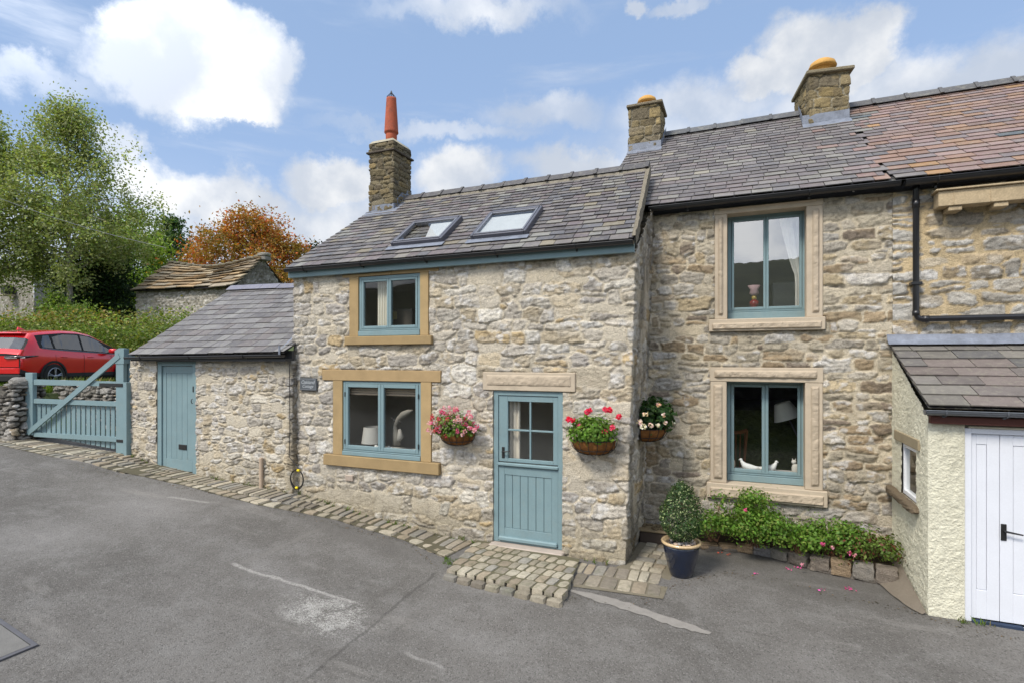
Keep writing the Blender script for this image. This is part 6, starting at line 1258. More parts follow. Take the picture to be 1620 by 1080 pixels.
for (v0, v1, v2, v3) in ((599.5, 608, 603, 610.5), (630, 637, 634.8, 642), (683, 689.5, 690.5, 698)):
    mb = MB(); a, b_, c_, d_ = gl_(56, v0), gl_(56, v1), gl_(186, v2), gl_(186, v3); V = [GM @ Vector(q) for y in (-.03, .03) for q in ((a[0], y, a[1]), (b_[0], y, b_[1]), (d_[0], y, d_[1]), (c_[0], y, c_[1]))]
    mb.add(V, [(0, 1, 2, 3), (7, 6, 5, 4), (0, 4, 5, 1), (2, 6, 7, 3), (0, 3, 7, 4), (1, 5, 6, 2)]); mb.build('rail', M['blue'], gate)
mb = MB(); a, b_ = gl_(49, 684), gl_(193, 562); w_ = .05; dx_, dz_ = b_[0] - a[0], b_[1] - a[1]; L = math.hypot(dx_, dz_); px, pz_ = -dz_ / L * w_, dx_ / L * w_
V = [GM @ Vector(q) for y in (-.062, -.032) for q in ((a[0] + px, y, a[1] + pz_), (a[0] - px, y, a[1] - pz_), (b_[0] - px, y, b_[1] - pz_), (b_[0] + px, y, b_[1] + pz_))]
mb.add(V, [(0, 1, 2, 3), (7, 6, 5, 4), (0, 4, 5, 1), (2, 6, 7, 3), (0, 3, 7, 4), (1, 5, 6, 2)]); mb.build('brace', M['blue'], gate)
ns = 17
for k in range(ns):
    u = 58.5 + (183.5 - 58.5) * k / (ns - 1) ; a, z1 = gl_(u - 2.9, 634 + 5 * k / ns); b_, _ = gl_(u + 2.9, 640); zb = gl_(u, 688 + 23 * k / (ns - 1))[1]
    mb = MB(); mb.box(a, b_, .032, .052, zb, z1, (.5, .5, .5), .003, GM); mb.build('slat', M['blue'], gate)
mb = MB(); gbox(mb, 161, 198, 605.5, 611, -.052, -.042); mb.build('strap_hinge', M['iron'], gate); mb = MB(); gbox(mb, 188, 199, 694, 698.5, -.052, -.042); mb.build('strap_hinge', M['iron'], gate)
mb = MB(); x0, x1 = gl_(199.5, 650)[0], gl_(205, 650)[0]; mb.box(x0, x1, -.06, .09, gl_(202, 722)[1], gl_(202, 604)[1], (.5, .5, .5), .006, GM); mb.box(gl_(186, 600)[0], gl_(201, 600)[0], .06, .16, .7, gl_(192, 560)[1], (.5, .5, .5), .006, GM)
tag(mb.build('gate_post', M['blue']), 'blue-green timber post pair fixed to the outhouse corner, carrying the gate', 'gate post')
DS = [(.22, .21, .19), (.30, .285, .26), (.17, .16, .14), (.26, .22, .17), (.34, .33, .31)]
pc = unY(29, 600, 6.3); pz = float(H(pc[0], 6.1)) - .12; pier = thing('stone_pier', 'rough dry stone pier at the latch end of the gate', 'pier', (float(pc[0]), 6.3, pz)); xa_, xb_ = pc[0] - .36, pc[0] + .27
stone_sheet('stonework', pier, [(xa_, 6.62), (xa_, 6.12), (xb_, 6.12), (xb_, 6.62), (xa_, 6.62)], pz, pz + 1.20, DRY, 611, .018, post=lambda P, S: (P.__setitem__((slice(None), 0), P[:, 0] + (pc[0] - P[:, 0]) * .16 * (P[:, 2] - pz) / 1.2 + .02 * np.sin(P[:, 2] * 14)), P)[1])
mb = MB(31); mb.rock(pc[0] - .12, 6.36, pz + 1.20, .17, .22, .05, (.22, .21, .19), n=7, p=3.5, amp=.08); mb.build('top_stone', M['stone'], pier); mb = MB(33); mb.rock(pc[0] + .10, 6.34, pz + 1.27, .19, .20, .10, (.24, .23, .21), n=8, p=3, amp=.08, tilt=.12); mb.build('top_stone', M['stone'], pier); mb = MB(34); mb.rock(pc[0] + .12, 6.1, pz + .13, .14, .10, .07, (.27, .25, .22), n=6, p=3, amp=.07); mb.build('foot_stone', M['stone'], pier)
dw = thing('dry_stone_wall', 'grey dry stone retaining wall behind the gate, below the parked car', 'wall', (-13, 8.0, .6)); stone_sheet('stonework', dw, [(-15.7, 8.6), (-15.6, 7.97), (-10.5, 7.97)], .5, 1.90, DRY, 612, .022)
mb = MB(32); x = -15.5
while x < -10.8: w_ = mb.rg.uniform(.07, .16); mb.rock(x, 8.06 + mb.rg.uniform(-.05, .05), 1.92 + mb.rg.uniform(-.03, .03), w_, .14, mb.rg.uniform(.03, .06), mb.rg.choice([(.22, .21, .19), (.30, .285, .26), (.17, .16, .14), (.34, .33, .31)]), rot=mb.rg.uniform(-.6, .6), n=4, p=3.5, amp=.09, tilt=mb.rg.uniform(-.2, .2)); x += w_ * 1.5
mb.build('coping_stones', M['stone'], dw)

# ================================================================== red car
cr = unT(78, 590, 14.7); car = thing('parked_car', 'bright red hatchback crossover parked above the gate, seen from behind its right side', 'car', (float(cr[0]) - RT[0] * .78, float(cr[1]) - RT[1] * .78, float(H(cr[0], cr[1]))), math.atan2(FW[1], FW[0]))
st = [-.90, -.89, -.86, -.84, -.74, -.62, -.50, -.40, -.2, .05, .5, 1.0, 1.5, 1.9, 2.25, 2.6, 2.75, 3.0, 3.25, 3.42, 3.5, 3.54]
def itp(x, t): return float(np.interp(x, [q[0] for q in t], [q[1] for q in t]))
WD = [(-.92, .80), (-.86, .85), (-.7, .90), (0, .92), (1.5, .915), (2.6, .90), (3.2, .84), (3.45, .72), (3.54, .6)]
ZT = [(-.92, .92), (-.86, 1.02), (-.84, 1.08), (-.62, 1.37), (-.50, 1.49), (-.2, 1.54), (.5, 1.61), (1.0, 1.62), (1.4, 1.585), (1.8, 1.475), (2.2, 1.30), (2.6, 1.13), (2.75, 1.09), (3.2, 1.0), (3.45, .86), (3.54, .70)]
ZBt = [(-.92, 1.02), (-.5, 1.12), (0, 1.07), (1.2, 1.01), (2.4, .97), (3.54, .9)]
def half(x):
    w, zt = itp(x, WD), itp(x, ZT); zb = min(itp(x, ZBt), zt - .05); zs = itp(x, [(-.92, .36), (-.7, .26), (0, .22), (3, .22), (3.54, .34)])
    gh = max(0., min(1., (zt - zb - .06) / .35)); wr = w * (.97 - .19 * gh)
    return [(w * .90, zs), (w * .985, zs + .12), (w * .965, zs + .22), (w * .985, .60), (w, .78), (w * .985, zb - .10), (w * .955, zb), (wr + .0, zt - .06 * gh - .015), (wr - .07, zt - .012), (wr * .55, zt + .012), (0, zt + .022)]
NJ = 11; V = []; 
for x in st:
    h_ = half(x); V += [(x, -y, z) for y, z in h_] + [(x, y, z) for y, z in h_[::-1][1:]]
NR = 2 * NJ - 1; red, blk, gls = [], [], []
for i in range(len(st) - 1):
    for j in range(NR - 1):
        jj = j if j < NJ - 1 else NR - 2 - j; f = (i * NR + j, (i + 1) * NR + j, (i + 1) * NR + j + 1, i * NR + j + 1); xm = (st[i] + st[i + 1]) / 2
        if jj <= 1: blk.append(f)
        elif jj == 6 and -.45 < xm < 2.5: blk.append(f)
        elif jj >= 8 and -.84 < xm < -.60: gls.append(f)
        elif jj >= 8 and 1.75 < xm < 2.62: gls.append(f)
        elif jj >= 7 and -.84 < xm < -.60: blk.append(f)
        else: red.append(f)
blk.append(tuple(range(NR))[::-1]); blk.append(tuple((len(st) - 1) * NR + k for k in range(NR)))
def cm(name, F, mat, parent=car, smooth=False):
    mb = MB(); ix = sorted({i for f in F for i in f}); mp = {k: n for n, k in enumerate(ix)}; mb.add([V[k] for k in ix], [tuple(mp[k] for k in f) for f in F]); return mb.build(name, M[mat], parent, smooth=smooth, local=True)
body = cm('body', red, 'carpaint', smooth=True); cm('lower_cladding', blk, 'tyre')
cm('windscreen', [f for f in gls if f[0] // NR > 10], 'carglass'); cm('rear_window', [f for f in gls if f[0] // NR < 10], 'carglass')
mb = MB(); mb.box(-.91, -.9, -.78, .78, .62, .90, bev=.0); mb.box(-.915, -.87, -.80, .80, .44, .60, bev=.02); mb.build('tailgate', M['carpaint'], car, local=True)
mb = MB(); mb.box(-.935, -.86, -.84, .84, .24, .42, bev=.03); mb.build('rear_bumper', M['tyre'], car, local=True)
def side(x, f, s, off=.006):            # point on the window band at station x, fraction f up the band
    h_ = half(x); (y0, z0), (y1, z1) = h_[6], h_[7]; return (x, s * (y0 + (y1 - y0) * f + off), z0 + (z1 - z0) * f)
for s in (-1, 1):
    for (a, b_, fa, fb, nm) in ((-.30, .02, .05, .55, 'quarter_window'), (.10, 1.00, .62, .92, 'side_window'), (1.08, 2.25, .92, .92, 'side_window')):
        mb = MB(); n = 8; P0, P1 = [], []
        for k in range(n + 1):
            x = a + (b_ - a) * k / n; ft = .30 + .62 * min(1, k / n * 2.2 + .1) if nm == 'quarter_window' else (.80 + .12 * min(1, k / n * 3) if a < 1 else .92)
            if a > 1: ft = .92 if x < 1.75 else max(.12, .92 - (x - 1.75) / .5 * .5)
            P0.append(side(x, .10, s)); P1.append(side(x, ft, s))
        mb.add(P0 + P1, [(k, k + 1, n + 2 + k, n + 1 + k) if s < 0 else (k + 1, k, n + 1 + k, n + 2 + k) for k in range(n)]); mb.build(nm, M['carglass'], car, local=True)
    mb = MB(); mb.tube([side(x, .02, s, .008) for x in np.linspace(-.35, 2.3, 12)], .008, (.5, .5, .52), seg=5); mb.build('chrome_trim', M['alloy'], car, local=True)
    for wx in (0, 2.66):
        mb = MB(); Mx = Matrix.Translation((wx, s * .905, .35)) @ Matrix.Rotation(R(90), 4, 'X')
        V2 = []; n = 30
        for (r, dz) in ((.43, .0), (.43, .025), (.375, .03), (.36, -.02)):
            for k in range(n): t = 2 * math.pi * k / n; V2.append(Mx @ Vector((r * math.cos(t), max(-.16, r * math.sin(t)) if r > .4 else r * math.sin(t), dz * (-s))))
        mb.add(V2, [(i * n + k, i * n + (k + 1) % n, (i + 1) * n + (k + 1) % n, (i + 1) * n + k) for i in range(3) for k in range(n)]); mb.build('arch_cladding', M['tyre'], car, local=True)
        wh = MB(); wh.lathe(0, 0, [(.20, -.1), (.335, -.1), (.35, -.06), (.35, .06), (.335, .10), (.245, .105), (.24, .06)], seg=36, M=Matrix.Translation((wx, s * .84, .35)) @ Matrix.Rotation(R(90) * s * -1, 4, 'X')); w_ = wh.build('wheel', M['tyre'], car, local=True)
        rm = MB(); RM = Matrix.Translation((wx, s * .94, .35)) @ Matrix.Rotation(R(90), 4, 'X'); rm.tube([RM @ Vector((.235 * math.cos(t), .235 * math.sin(t), 0)) for t in np.linspace(0, 2 * math.pi, 33)], .014, seg=6, cap=False)
        for k in range(5):
            t = 2 * math.pi * k / 5 + .3
            for dt in (-.12, .12): rm.tube([RM @ Vector((.05 * math.cos(t), .05 * math.sin(t), 0)), RM @ Vector((.23 * math.cos(t + dt), .23 * math.sin(t + dt), 0))], [.022, .013], seg=6)
        rm.lathe(0, 0, [(.06, -.02), (.06, .02), (.03, .03)], seg=14, M=RM); rm.build('rim', M['alloy'], w_, local=True)
    mb = MB(); Mx = Matrix.Translation((2.02, s * 1.0, 1.06)); mb.rock(2.02, s * 1.02, 1.07, .09, .11, .075, (.5, .5, .5), n=5, p=3, amp=.01); mi = mb.build('door_mirror', M['carpaint'], car, smooth=True, local=True)
    mb = MB(); mb.box(2.0, 2.05, s * .86 if s > 0 else s * .98, s * .98 if s > 0 else s * .86, 1.0, 1.03); mb.build('mirror_arm', M['tyre'], mi, local=True)
    for hx in (.32, 1.28): mb = MB(); y_ = s * .935; mb.tube([(hx - .1, y_ - s * .02, .88), (hx - .08, y_, .885), (hx + .08, y_, .885), (hx + .1, y_ - s * .02, .88)], .013, seg=6); mb.build('door_handle', M['carpaint'], car, local=True)
    for dx_ in (.06, 1.04, 2.12): mb = MB(); mb.tube([(dx_, s * (itp(dx_, WD) * .99 + .001), .34), (dx_, s * (itp(dx_, WD) + .002), .78), (dx_, s * (itp(dx_, WD) * .985 + .001), .95)], .004, seg=4); mb.build('door_gap', M['tyre'], car, local=True)
    mb = MB(); mb.tube([(-.925, s * .45, .86), (-.90, s * .76, .87), (-.80, s * .885, .88), (-.50, s * .925, .91)], [.04, .045, .035, .01], (.02, .003, .004), seg=8); tl2 = mb.build('tail_light', M['ceramic'], car, smooth=True, local=True)
    mb = MB(); mb.tube([(-.945, s * .48, .845), (-.925, s * .75, .85), (-.84, s * .88, .858)], .014, (.7, .68, .66), seg=6); mb.build('reflector', M['ceramic'], tl2, local=True)
mb = MB(); mb.box(-.66, -.40, -.62, .62, 1.465, 1.495, bev=.012); mb.build('spoiler', M['carpaint'], car, local=True)
mb = MB(); mb.add([(-.1, -.02, 1.60), (.12, -.02, 1.61), (-.08, -.006, 1.68), (-.1, .02, 1.60), (.12, .02, 1.61), (-.08, .006, 1.68)], [(0, 1, 2), (5, 4, 3), (0, 2, 5, 3), (2, 1, 4, 5)]); mb.build('aerial', M['carpaint'], car, local=True)
mb = MB()
for sy in (-.38, .38): mb.rock(.95, sy, 1.0, .09, .22, .36, (.02, .02, .022), n=4, p=4, amp=.02); mb.rock(.1, sy, .95, .09, .24, .32, (.02, .02, .022), n=4, p=4, amp=.02); mb.rock(.93, sy, 1.36, .05, .12, .10, (.02, .02, .022), n=4, p=3, amp=.02)
mb.build('seats', M['plain'], car, local=True)

# ================================================================== old barn
BYY = 18.0; bx0 = float(unY(216, 500, BYY)[0]); bx1 = float(unY(372, 500, BYY)[0]); be0 = float(unY(214, 459, BYY)[2]); be1 = float(unY(370, 453.5, BYY)[2]); bar = thing('stone_barn', 'old low stone barn with a sagging brown stone-slate roof behind the outhouse', 'barn', (bx0 + 3, BYY, 3.))
ap = unP(415, 408, (bx1, 0, 0), (1, 0, 0)); apY, apZ = float(ap[1]), float(ap[2]); yb2 = 2 * apY - BYY
BARN = dict(FIELD); BARN.update(h=(.10, .18), w=(.15, .40), thr=.02, amp=.03, rough=.03, mort=(.42, .39, .32), pal=[((.42, .39, .34), 4), ((.54, .51, .46), 3), ((.27, .25, .21), 2)])
def zb_(s): L1 = bx1 - bx0; d_ = s - L1; return np.where(d_ <= 0, be0 + (be1 - be0) * s / L1, be1 + (apZ - be1) * (1 - np.abs(d_ / (apY - BYY) - 1)))
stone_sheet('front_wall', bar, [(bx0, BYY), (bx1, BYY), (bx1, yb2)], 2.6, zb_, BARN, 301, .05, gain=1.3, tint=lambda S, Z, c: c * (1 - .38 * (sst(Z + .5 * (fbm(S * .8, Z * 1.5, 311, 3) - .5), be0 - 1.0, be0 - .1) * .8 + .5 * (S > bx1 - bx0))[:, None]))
mb = MB(); mb.box(bx0, bx0 + .05, BYY + .05, yb2, 2.6, be0, (.3, .28, .24)); mb.box(bx0 + .05, bx1 - .05, yb2 - .05, yb2, 2.6, be0, (.3, .28, .24)); mb.build('rear_wall', M['mortar'], bar)
rdl = unY(281, 415, apY); SGB = lambda a, b: (0, 0, -.34 * b * math.sin(math.pi * min(1, a * 1.02)) ** 1.3 * (1 if a < .98 else .3))
BRN = [(.30, .215, .125), (.25, .185, .115), (.35, .25, .145), (.21, .17, .12), (.37, .30, .20), (.28, .24, .18)]
rfb = roof_slates('roof', bar, (float(unY(208, 460, BYY - .3)[0]), BYY - .25, be0 - .10), (bx1 + .2, BYY - .25, be1 - .06), (bx0 + .3, apY, float(rdl[2])), (bx1 + .12, apY, apZ + .05), 9, .75, BRN, 303, thick=.05, sag=SGB, wvar=.4, jit=.05, tailjit=.09, mat='stoneslate', rowpow=.9)
mb = MB(); V3 = []
for k in range(13):
    a = k / 12; x = bx0 + .3 + (bx1 - .2 - bx0 - .1) * a; V3 += [(x, apY, float(rdl[2]) * (1 - a) + (apZ + .05) * a + SGB(a, 1)[2]), (x, yb2 + .2, be0 - .1)]
mb.add(V3, [(2 * k, 2 * k + 2, 2 * k + 3, 2 * k + 1) for k in range(12)], (.13, .10, .07)); mb.build('rear_slope', M['stoneslate'], rfb)
mb = MB(9); n = 14
for k in range(n):
    a = (k + .5) / n; x = bx0 + .25 + (bx1 - bx0 - .25) * a; mb.rock(x, apY, float(rdl[2]) * (1 - a) + (apZ + .04) * a + SGB(a, 1)[2] + .05, (bx1 - bx0) / n / 2, .14, .06, (.22, .20, .15), n=3, p=4, amp=.05)
mb.rock(bx1 + .1, apY + .02, apZ + .14, .30, .22, .09, (.26, .25, .22), n=4, p=4, amp=.05); mb.rock(bx1 + .15, apY + .05, apZ - .05, .2, .22, .12, (.22, .21, .19), n=4, p=4, amp=.05); mb.build('ridge_stones', M['stone'], rfb)
mb = MB(); s_ = unP(406, 454.5, (bx1 + .02, 0, 0), (1, 0, 0)); mb.box(bx1 - .05, bx1 + .05, s_[1] - .22, s_[1] + .22, s_[2] - .02, s_[2] + .1, (.01, .01, .01)); mb.build('vent_slot', M['plain'], bar)

# ================================================================== vegetation on the slope
def tree(name, label, cat, u, t, vtop, rpx, seed, pal, alt, pa, nl, ls, trunk='bark', low=.25, droop=.0, ncl=260, tr=.16, group=None, clump=.35, shape=(.25, .95, 1., .8, .35, .08), lean=0., gap=0.):
    base = unT(u, 568, t); bx, by = float(base[0]), float(base[1]); bz = float(H(bx, by)); top = 2.5 + (568 - vtop) / FPX * t; h_ = top - bz; rr = rpx / FPX * t; rg = np.random.RandomState(seed); pr = random.Random(seed)
    root = thing(name, label, cat, (bx, by, bz), 0, group); mb = MB(seed); tp = []
    for k in range(9): f = k / 8; tp.append((bx + lean * f * h_ + .12 * math.sin(f * 5 + seed) * f, by + .1 * math.sin(f * 4 + 2 * seed) * f, bz - .2 + f * (h_ * .95)))
    mb.tube(tp, [tr * (1 - .93 * k / 8) + .012 for k in range(9)], (.5, .5, .5), seg=9); C_ = []
    cz_ = [i / (len(shape) - 1) for i in range(len(shape))]
    nlimb = max(14, ncl // 8)
    for k in range(nlimb):
        f0 = low + (1 - low) * (k + .3) / nlimb * .93; p0 = Vector(tp[0]).lerp(Vector(tp[-1]), f0); ii = min(7, int(f0 * 8)); p0 = Vector(tp[ii]).lerp(Vector(tp[ii + 1]), f0 * 8 - ii)
        zf = min(1., f0 + rg.uniform(-.02, .16)); re = rr * float(np.interp((zf - low) / (1 - low), cz_, shape)) * rg.uniform(.65, 1.12); az = k * 2.4 + rg.uniform(-.4, .4)
        p2 = Vector((bx + re * math.cos(az), by + re * math.sin(az), bz + h_ * zf - droop * re * .3)); p1 = p0.lerp(p2, .55) + Vector((0, 0, .12 * re)); r0 = tr * (1 - f0) * .5 + .015
        mb.tube([p0, p1, p2], [r0, r0 * .5, .006], (.5, .5, .5), seg=5); nn = max(3, int(ncl / nlimb * (.4 + re / rr)))
        for q in range(nn):
            s_ = rg.uniform(.25, 1.) ** .7; a = p0.lerp(p1, s_ * 2) if s_ < .5 else p1.lerp(p2, s_ * 2 - 1); C_.append((a.x + rg.randn() * .16 * re, a.y + rg.randn() * .16 * re, a.z + rg.randn() * .12 * re - droop * rg.rand() * .6))
    mb.build('trunk', M[trunk], root, smooth=True)
    C_ = np.array(C_); w_ = rg.rand(len(C_)) ** .5 + gap * 0; ix = rg.choice(len(C_), nl, p=w_ / w_.sum()); sg = clump * (.6 + .8 * rg.rand(len(C_)))[ix][:, None]
    d = rg.randn(nl, 3) * sg; d[:, 2] *= (.75 + droop); d[:, 2] -= droop * .4 * np.abs(rg.randn(nl)); P = C_[ix] + d
    ctone = (.75 + .5 * rg.rand(len(C_)))[ix][:, None]; cl = shades(rg, nl, pal, .35, alt, pa) * ctone
    if name == 'rowan_tree': kk = vn(P[:, 0] * .9, P[:, 2] * .9 + P[:, 1] * .4, 7)[:, None]; cl = cl * (1 - .55 * sst(kk, .5, .75)) + np.array([.12, .14, .02]) * .55 * sst(kk, .5, .75)
    leaves('crown', P, ls * (.6 + .7 * rg.rand(nl)), cl, root, seed, up=.3); return root
tree('birch_tree', 'tall airy birch with a pale trunk above the red car', 'tree', 110, 27, 148, 108, 1, (.25, .295, .10), (.36, .39, .17), .25, 42000, .070, droop=.55, ncl=480, tr=.15, low=.30, clump=.27, shape=(.62, .95, 1., .86, .52, .12))
tree('birch_tree', 'birch at the left edge of the photograph, lower than its neighbour', 'tree', -14, 26, 185, 92, 2, (.25, .30, .095), (.36, .39, .16), .3, 30000, .070, droop=.45, ncl=320, low=.36, clump=.30, shape=(.7, 1., 1., .85, .5, .15))
tree('ash_tree', 'bright yellow-green tree rising behind the birch, left of the barn roof', 'tree', 205, 36, 342, 58, 3, (.21, .32, .045), (.30, .40, .07), .3, 20000, .10, trunk='darkbark', ncl=260, low=.05, clump=.5, shape=(.8, 1., 1., .95, .7, .3))
tree('oak_tree', 'small dark green tree on the skyline left of the orange tree', 'tree', 268, 55, 344, 36, 4, (.045, .09, .025), (.07, .12, .03), .2, 13000, .15, trunk='darkbark', ncl=200, low=.05, clump=.55, shape=(.7, 1., 1., .95, .8, .4))
tree('rowan_tree', 'broad rowan thick with orange-red berries behind the barn', 'tree', 400, 40, 336, 98, 5, (.40, .20, .05), (.50, .11, .025), .25, 30000, .105, trunk='darkbark', ncl=330, low=.08, clump=.5, shape=(.95, 1.05, 1., .82, .55, .2))
tree('conifer_tree', 'dark tree top just showing left of the cottage eaves', 'tree', 492, 70, 383, 22, 6, (.022, .045, .016), None, 0, 5000, .2, trunk='darkbark', ncl=90, low=.05, clump=.6)
tree('holly_tree', 'dark dense evergreen mass below the birch crown, left of the barn wall', 'tree', 165, 29, 402, 52, 7, (.024, .052, .014), (.05, .09, .02), .15, 22000, .08, trunk='darkbark', ncl=240, low=.02, clump=.42, shape=(1., 1., 1., .95, .8, .4))
tree('sapling_tree', 'small round-headed young tree in front of the white house', 'tree', 86, 25, 462, 26, 8, (.15, .23, .04), (.22, .29, .07), .3, 4500, .06, trunk='darkbark', ncl=80, low=.35, clump=.22, tr=.05)
tree('hazel_bush', 'mid green bush rising behind the car roof', 'shrub', 122, 23.5, 482, 28, 9, (.12, .19, .03), (.20, .26, .06), .25, 9000, .06, trunk='darkbark', ncl=120, low=.02, clump=.3, shape=(1, 1, 1, .9, .6, .3))
# bramble thicket
rg = np.random.RandomState(77); n = 55000; uu = rg.uniform(-60, 330, 420); tt = rg.uniform(19.5, 24.5, 420); C_ = []
for u, t in zip(uu, tt):
    p = unT(u, 568, t); g_ = float(H(p[0], p[1])); vt = np.interp(u, [-60, 20, 120, 200, 240, 290, 330], [520, 520, 514, 522, 516, 512, 522]) + rg.uniform(-4, 40) * (1 if rg.rand() < .8 else -.45); zt = 2.5 + (568 - vt) / FPX * t; C_.append((p[0], p[1], max(g_ + .2, min(zt, g_ + 2.6) - .1)))
    if rg.rand() < .6: C_.append((p[0] - .3, p[1] - .4, g_ + (zt - g_) * .45))
C_ = np.array(C_); ix = rg.randint(len(C_), size=n); P = C_[ix] + rg.randn(n, 3) * np.array([.42, .42, .26]); P[:, 2] = np.maximum(P[:, 2], H(P[:, 0], P[:, 1]) + .02); tone = (.7 + .6 * rg.rand(len(C_)))[ix][:, None]
o = leaves('bramble_thicket', P, .058 * (.6 + .7 * rg.rand(n)), shades(rg, n, (.14, .20, .04), .45, (.29, .29, .09), .2) * tone * (.55 + .9 * vn(P[:, 0] * .9, P[:, 1] * .5 + P[:, 2] * 1.6, 3))[:, None] * (1 + np.array([.35, -.12, 0]) * sst(vn(P[:, 0] * .6 + 5, P[:, 2] * 1.2, 9), .62, .8)[:, None]), None, 5, up=.6); tag(o, 'tangle of brambles and nettles on the bank behind the car', 'brambles', kind='stuff')
# grass tufts and stalks
def blades(name, P, h_, w, col, seed, lean=.4, parent=None):
    rg = np.random.RandomState(seed); n = len(P); a = rg.rand(n) * 6.283; t = np.stack([np.cos(a), np.sin(a), 0 * a], 1); b_ = rg.rand(n) * 6.283; ln = np.stack([np.cos(b_), np.sin(b_), 0 * b_], 1) * (h_ * lean * rg.rand(n))[:, None]
    V = np.empty((n, 4, 3)); V[:, 0] = P - t * w; V[:, 1] = P + t * w; up = np.stack([0 * a, 0 * a, h_], 1); V[:, 2] = P + up + ln + t * w * .2; V[:, 3] = P + up * .6 + ln * .35 - t * w * .8
    return mesh_np(name, V.reshape(-1, 3), np.arange(n * 4).reshape(n, 4), M['leaf'], parent, col=np.repeat(col, 4, axis=0))
rg = np.random.RandomState(6); n = 26000; X = rg.uniform(-21, -13.75, n); Y = 5.75 + 3.2 * rg.rand(n) ** .8; Y = np.where(X > -14.6, np.maximum(Y, 5.9), Y); k = ~((X > -15.6) & (Y > 7.7)) & (Y > np.interp(X, [-21, -16, -13.6], [5.0, 5.6, 5.95])); X, Y = X[k], Y[k]
P = np.stack([X, Y, H(X, Y) - .02], 1); n = len(P); o = blades('grass_verge', P, .10 + .22 * rg.rand(n) ** 2, .009, shades(rg, n, (.11, .19, .02), .4, (.28, .26, .10), .15), 1); tag(o, 'rough green grass verge beside the stone pier', 'grass', kind='stuff')
X = np.concatenate([rg.uniform(-17.5, -10.7, 9000), rg.uniform(-30, -10, 9000)]); Y = np.concatenate([rg.uniform(8.15, 9.0, 9000), rg.uniform(8.6, 13, 9000)]); P = np.stack([X, Y, H(X, Y)], 1); n = len(P)
o = blades('grass_bank', P, .06 + .34 * rg.rand(n) ** 5, .008, shades(rg, n, (.12, .17, .03), .4, (.34, .27, .11), .35), 2); tag(o, 'long grass with dry seed stalks on top of the retaining wall', 'grass', kind='stuff')
P = np.array([gp(u, v) for u, v in ((722, 888), (708, 884), (712, 892), (706, 889)) for _ in range(30)]) + rg.randn(120, 3) * np.array([.03, .03, 0]); o = blades('moss_tuft', P, .02 + .02 * rg.rand(120), .004, shades(rg, 120, (.10, .17, .02), .3), 3); tag(o, 'tiny moss tuft in the joint at the left end of the door setts', 'moss', kind='stuff')
# ---- distant houses on the left
fh = thing('far_house', 'grey stone house end glimpsed under the birches at the left edge', 'house', tuple(float(q) for q in unT(20, 500, 42))); GR = dict(FIELD); GR.update(pal=[((.26, .245, .21), 4), ((.31, .29, .25), 3)], mort=(.25, .23, .19))
a, b_ = unT(-60, 500, 44), unT(54, 500, 40); stone_sheet('front_wall', fh, [(a[0], a[1]), (b_[0], b_[1])], 3., 9.5, GR, 401, .11)
b2_ = b_ + FW * 6; mb = MB(); mb.add([(b_[0], b_[1], 3), (b2_[0], b2_[1], 3), (b2_[0], b2_[1], 9.5), (b_[0], b_[1], 9.5)], [(0, 1, 2, 3)], (.3, .28, .25)); mb.build('side_wall', M['mortar'], fh)
mb = MB(); mb.add([(a[0], a[1] - .3, 9.4), (b_[0], b_[1] - .3, 9.4), (b2_[0], b2_[1], 12), (a[0] + 2, a[1] + 6, 12)], [(0, 1, 2, 3)], (.12, .11, .11)); mb.build('roof', M['slate'], fh)
for (u, v0, v1) in ((12, 452, 466),):
    p, q = unT(u, v1, 40.6), unT(u, v0, 40.6); mb = MB(); mb.box(p[0] - .25, p[0] + .25, p[1] - .3, p[1] + .3, p[2], q[2], (.02, .02, .02)); mb.build('window', M['plain'], fh); mb = MB(); mb.box(p[0] - .4, p[0] + .4, p[1] - .35, p[1] + .3, p[2] - .12, p[2] - .01, (.3, .26, .18)); mb.build('sill', M['plain'], fh)
wh_ = thing('white_house', 'pale rendered house behind the young tree, mostly hidden by leaves', 'house', tuple(float(q) for q in unT(75, 500, 46))); a, b_ = unT(50, 500, 45), unT(100, 500, 45)
mb = MB(); nrm_ = FW; mb.add([(a[0], a[1], 3.), (b_[0], b_[1], 3.), (b_[0], b_[1], 7.2), (a[0], a[1], 7.2)] + [(a[0] + FW[0] * 5, a[1] + FW[1] * 5, 3.), (b_[0] + FW[0] * 5, b_[1] + FW[1] * 5, 3.), (b_[0] + FW[0] * 5, b_[1] + FW[1] * 5, 7.2), (a[0] + FW[0] * 5, a[1] + FW[1] * 5, 7.2)], [(0, 1, 2, 3), (5, 4, 7, 6), (1, 5, 6, 2), (4, 0, 3, 7)], (.60, .56, .55)); mb.build('wall', M['mortar'], wh_)
mb = MB(); c1_, c2_ = a + (b_ - a) * .5 - FW * .3, a + (b_ - a) * .5 + FW * 5.3; ctr = (a + b_) / 2 + FW * 2.5
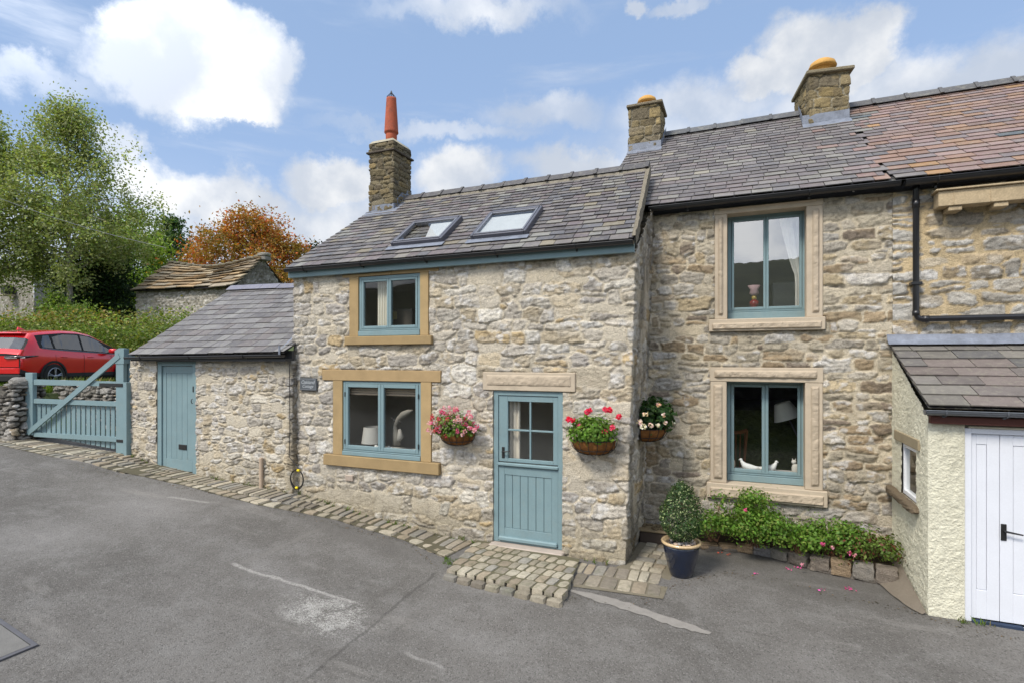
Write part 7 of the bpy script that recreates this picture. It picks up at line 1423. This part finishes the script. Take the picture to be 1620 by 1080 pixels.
mb.add([(a[0] - FW[0] * .3, a[1] - FW[1] * .3, 7.1), (b_[0] - FW[0] * .3, b_[1] - FW[1] * .3, 7.1), (b_[0] + FW[0] * 2.5, b_[1] + FW[1] * 2.5, 8.9), (a[0] + FW[0] * 2.5, a[1] + FW[1] * 2.5, 8.9), (b_[0] + FW[0] * 5.3, b_[1] + FW[1] * 5.3, 7.1), (a[0] + FW[0] * 5.3, a[1] + FW[1] * 5.3, 7.1)], [(0, 1, 2, 3), (3, 2, 4, 5)], (.12, .11, .12)); mb.build('roof', M['slate'], wh_)
for u in (66, 88): p = unT(u, 497, 44.9); mb = MB(); mb.box(p[0] - .35, p[0] + .35, p[1] - .35, p[1] + .2, p[2] - .5, p[2] + .6, (.05, .06, .07)); mb.build('window', M['plain'], wh_)
# overhead cable from the birch side to the barn
pa_, pb2 = unT(-60, 292, 20), unT(262, 392, 27); mb = MB(); pts = []
for k in range(17): f = k / 16; q = pa_ * (1 - f) + pb2 * f; pts.append((q[0], q[1], q[2] - .35 * math.sin(math.pi * f) * .6))
mb.tube(pts, .011, (.42, .42, .42), seg=5); tag(mb.build('overhead_cable', M['plain']), 'thin grey overhead cable crossing in front of the birch', 'cable')

# ================================================================== across the lane, behind the camera: what the windows mirror
fw = thing('lane_wall', 'tall dark field wall along the far side of the lane', 'wall', (0, -3.4, 0)); DW = dict(FIELD); DW.update(pal=[((.20, .19, .17), 4), ((.28, .27, .25), 3), ((.13, .12, .11), 3)], mort=(.10, .09, .08))
stone_sheet('face', fw, [(30, -3.4), (-32, -3.4)], -1., 1.75, DW, 501, .07, gain=1.5)
mb = MB(); mb.box(-32, 30, -3.9, -3.46, -1., 1.72, (.2, .19, .17)); mb.build('core', M['stone'], fw)
rg = np.random.RandomState(88); n = 20000; C_ = np.stack([rg.uniform(-32, 24, 150), rg.uniform(-6.5, -4.6, 150), rg.uniform(.4, 1.6, 150)], 1); P = C_[rg.randint(150, size=n)] + rg.randn(n, 3) * np.array([.9, .5, .28]); P[:, 1] = np.minimum(P[:, 1], -4.1); o = leaves('hedge', P, .06 * (.6 + .7 * rg.rand(n)), shades(rg, n, (.03, .055, .014), .4), None, 9); tag(o, 'overgrown hedge behind the field wall across the lane', 'hedge', kind='stuff')

rg = np.random.RandomState(32); o = blades('wall_foot_weeds', W_, .02 + .06 * rg.rand(len(W_)) ** 2, .004, shades(rg, len(W_), (.10, .16, .03), .4, (.2, .17, .08), .3), 7, lean=.9); tag(o, 'tiny weeds in the joint at the foot of the walls', 'weeds', kind='stuff')
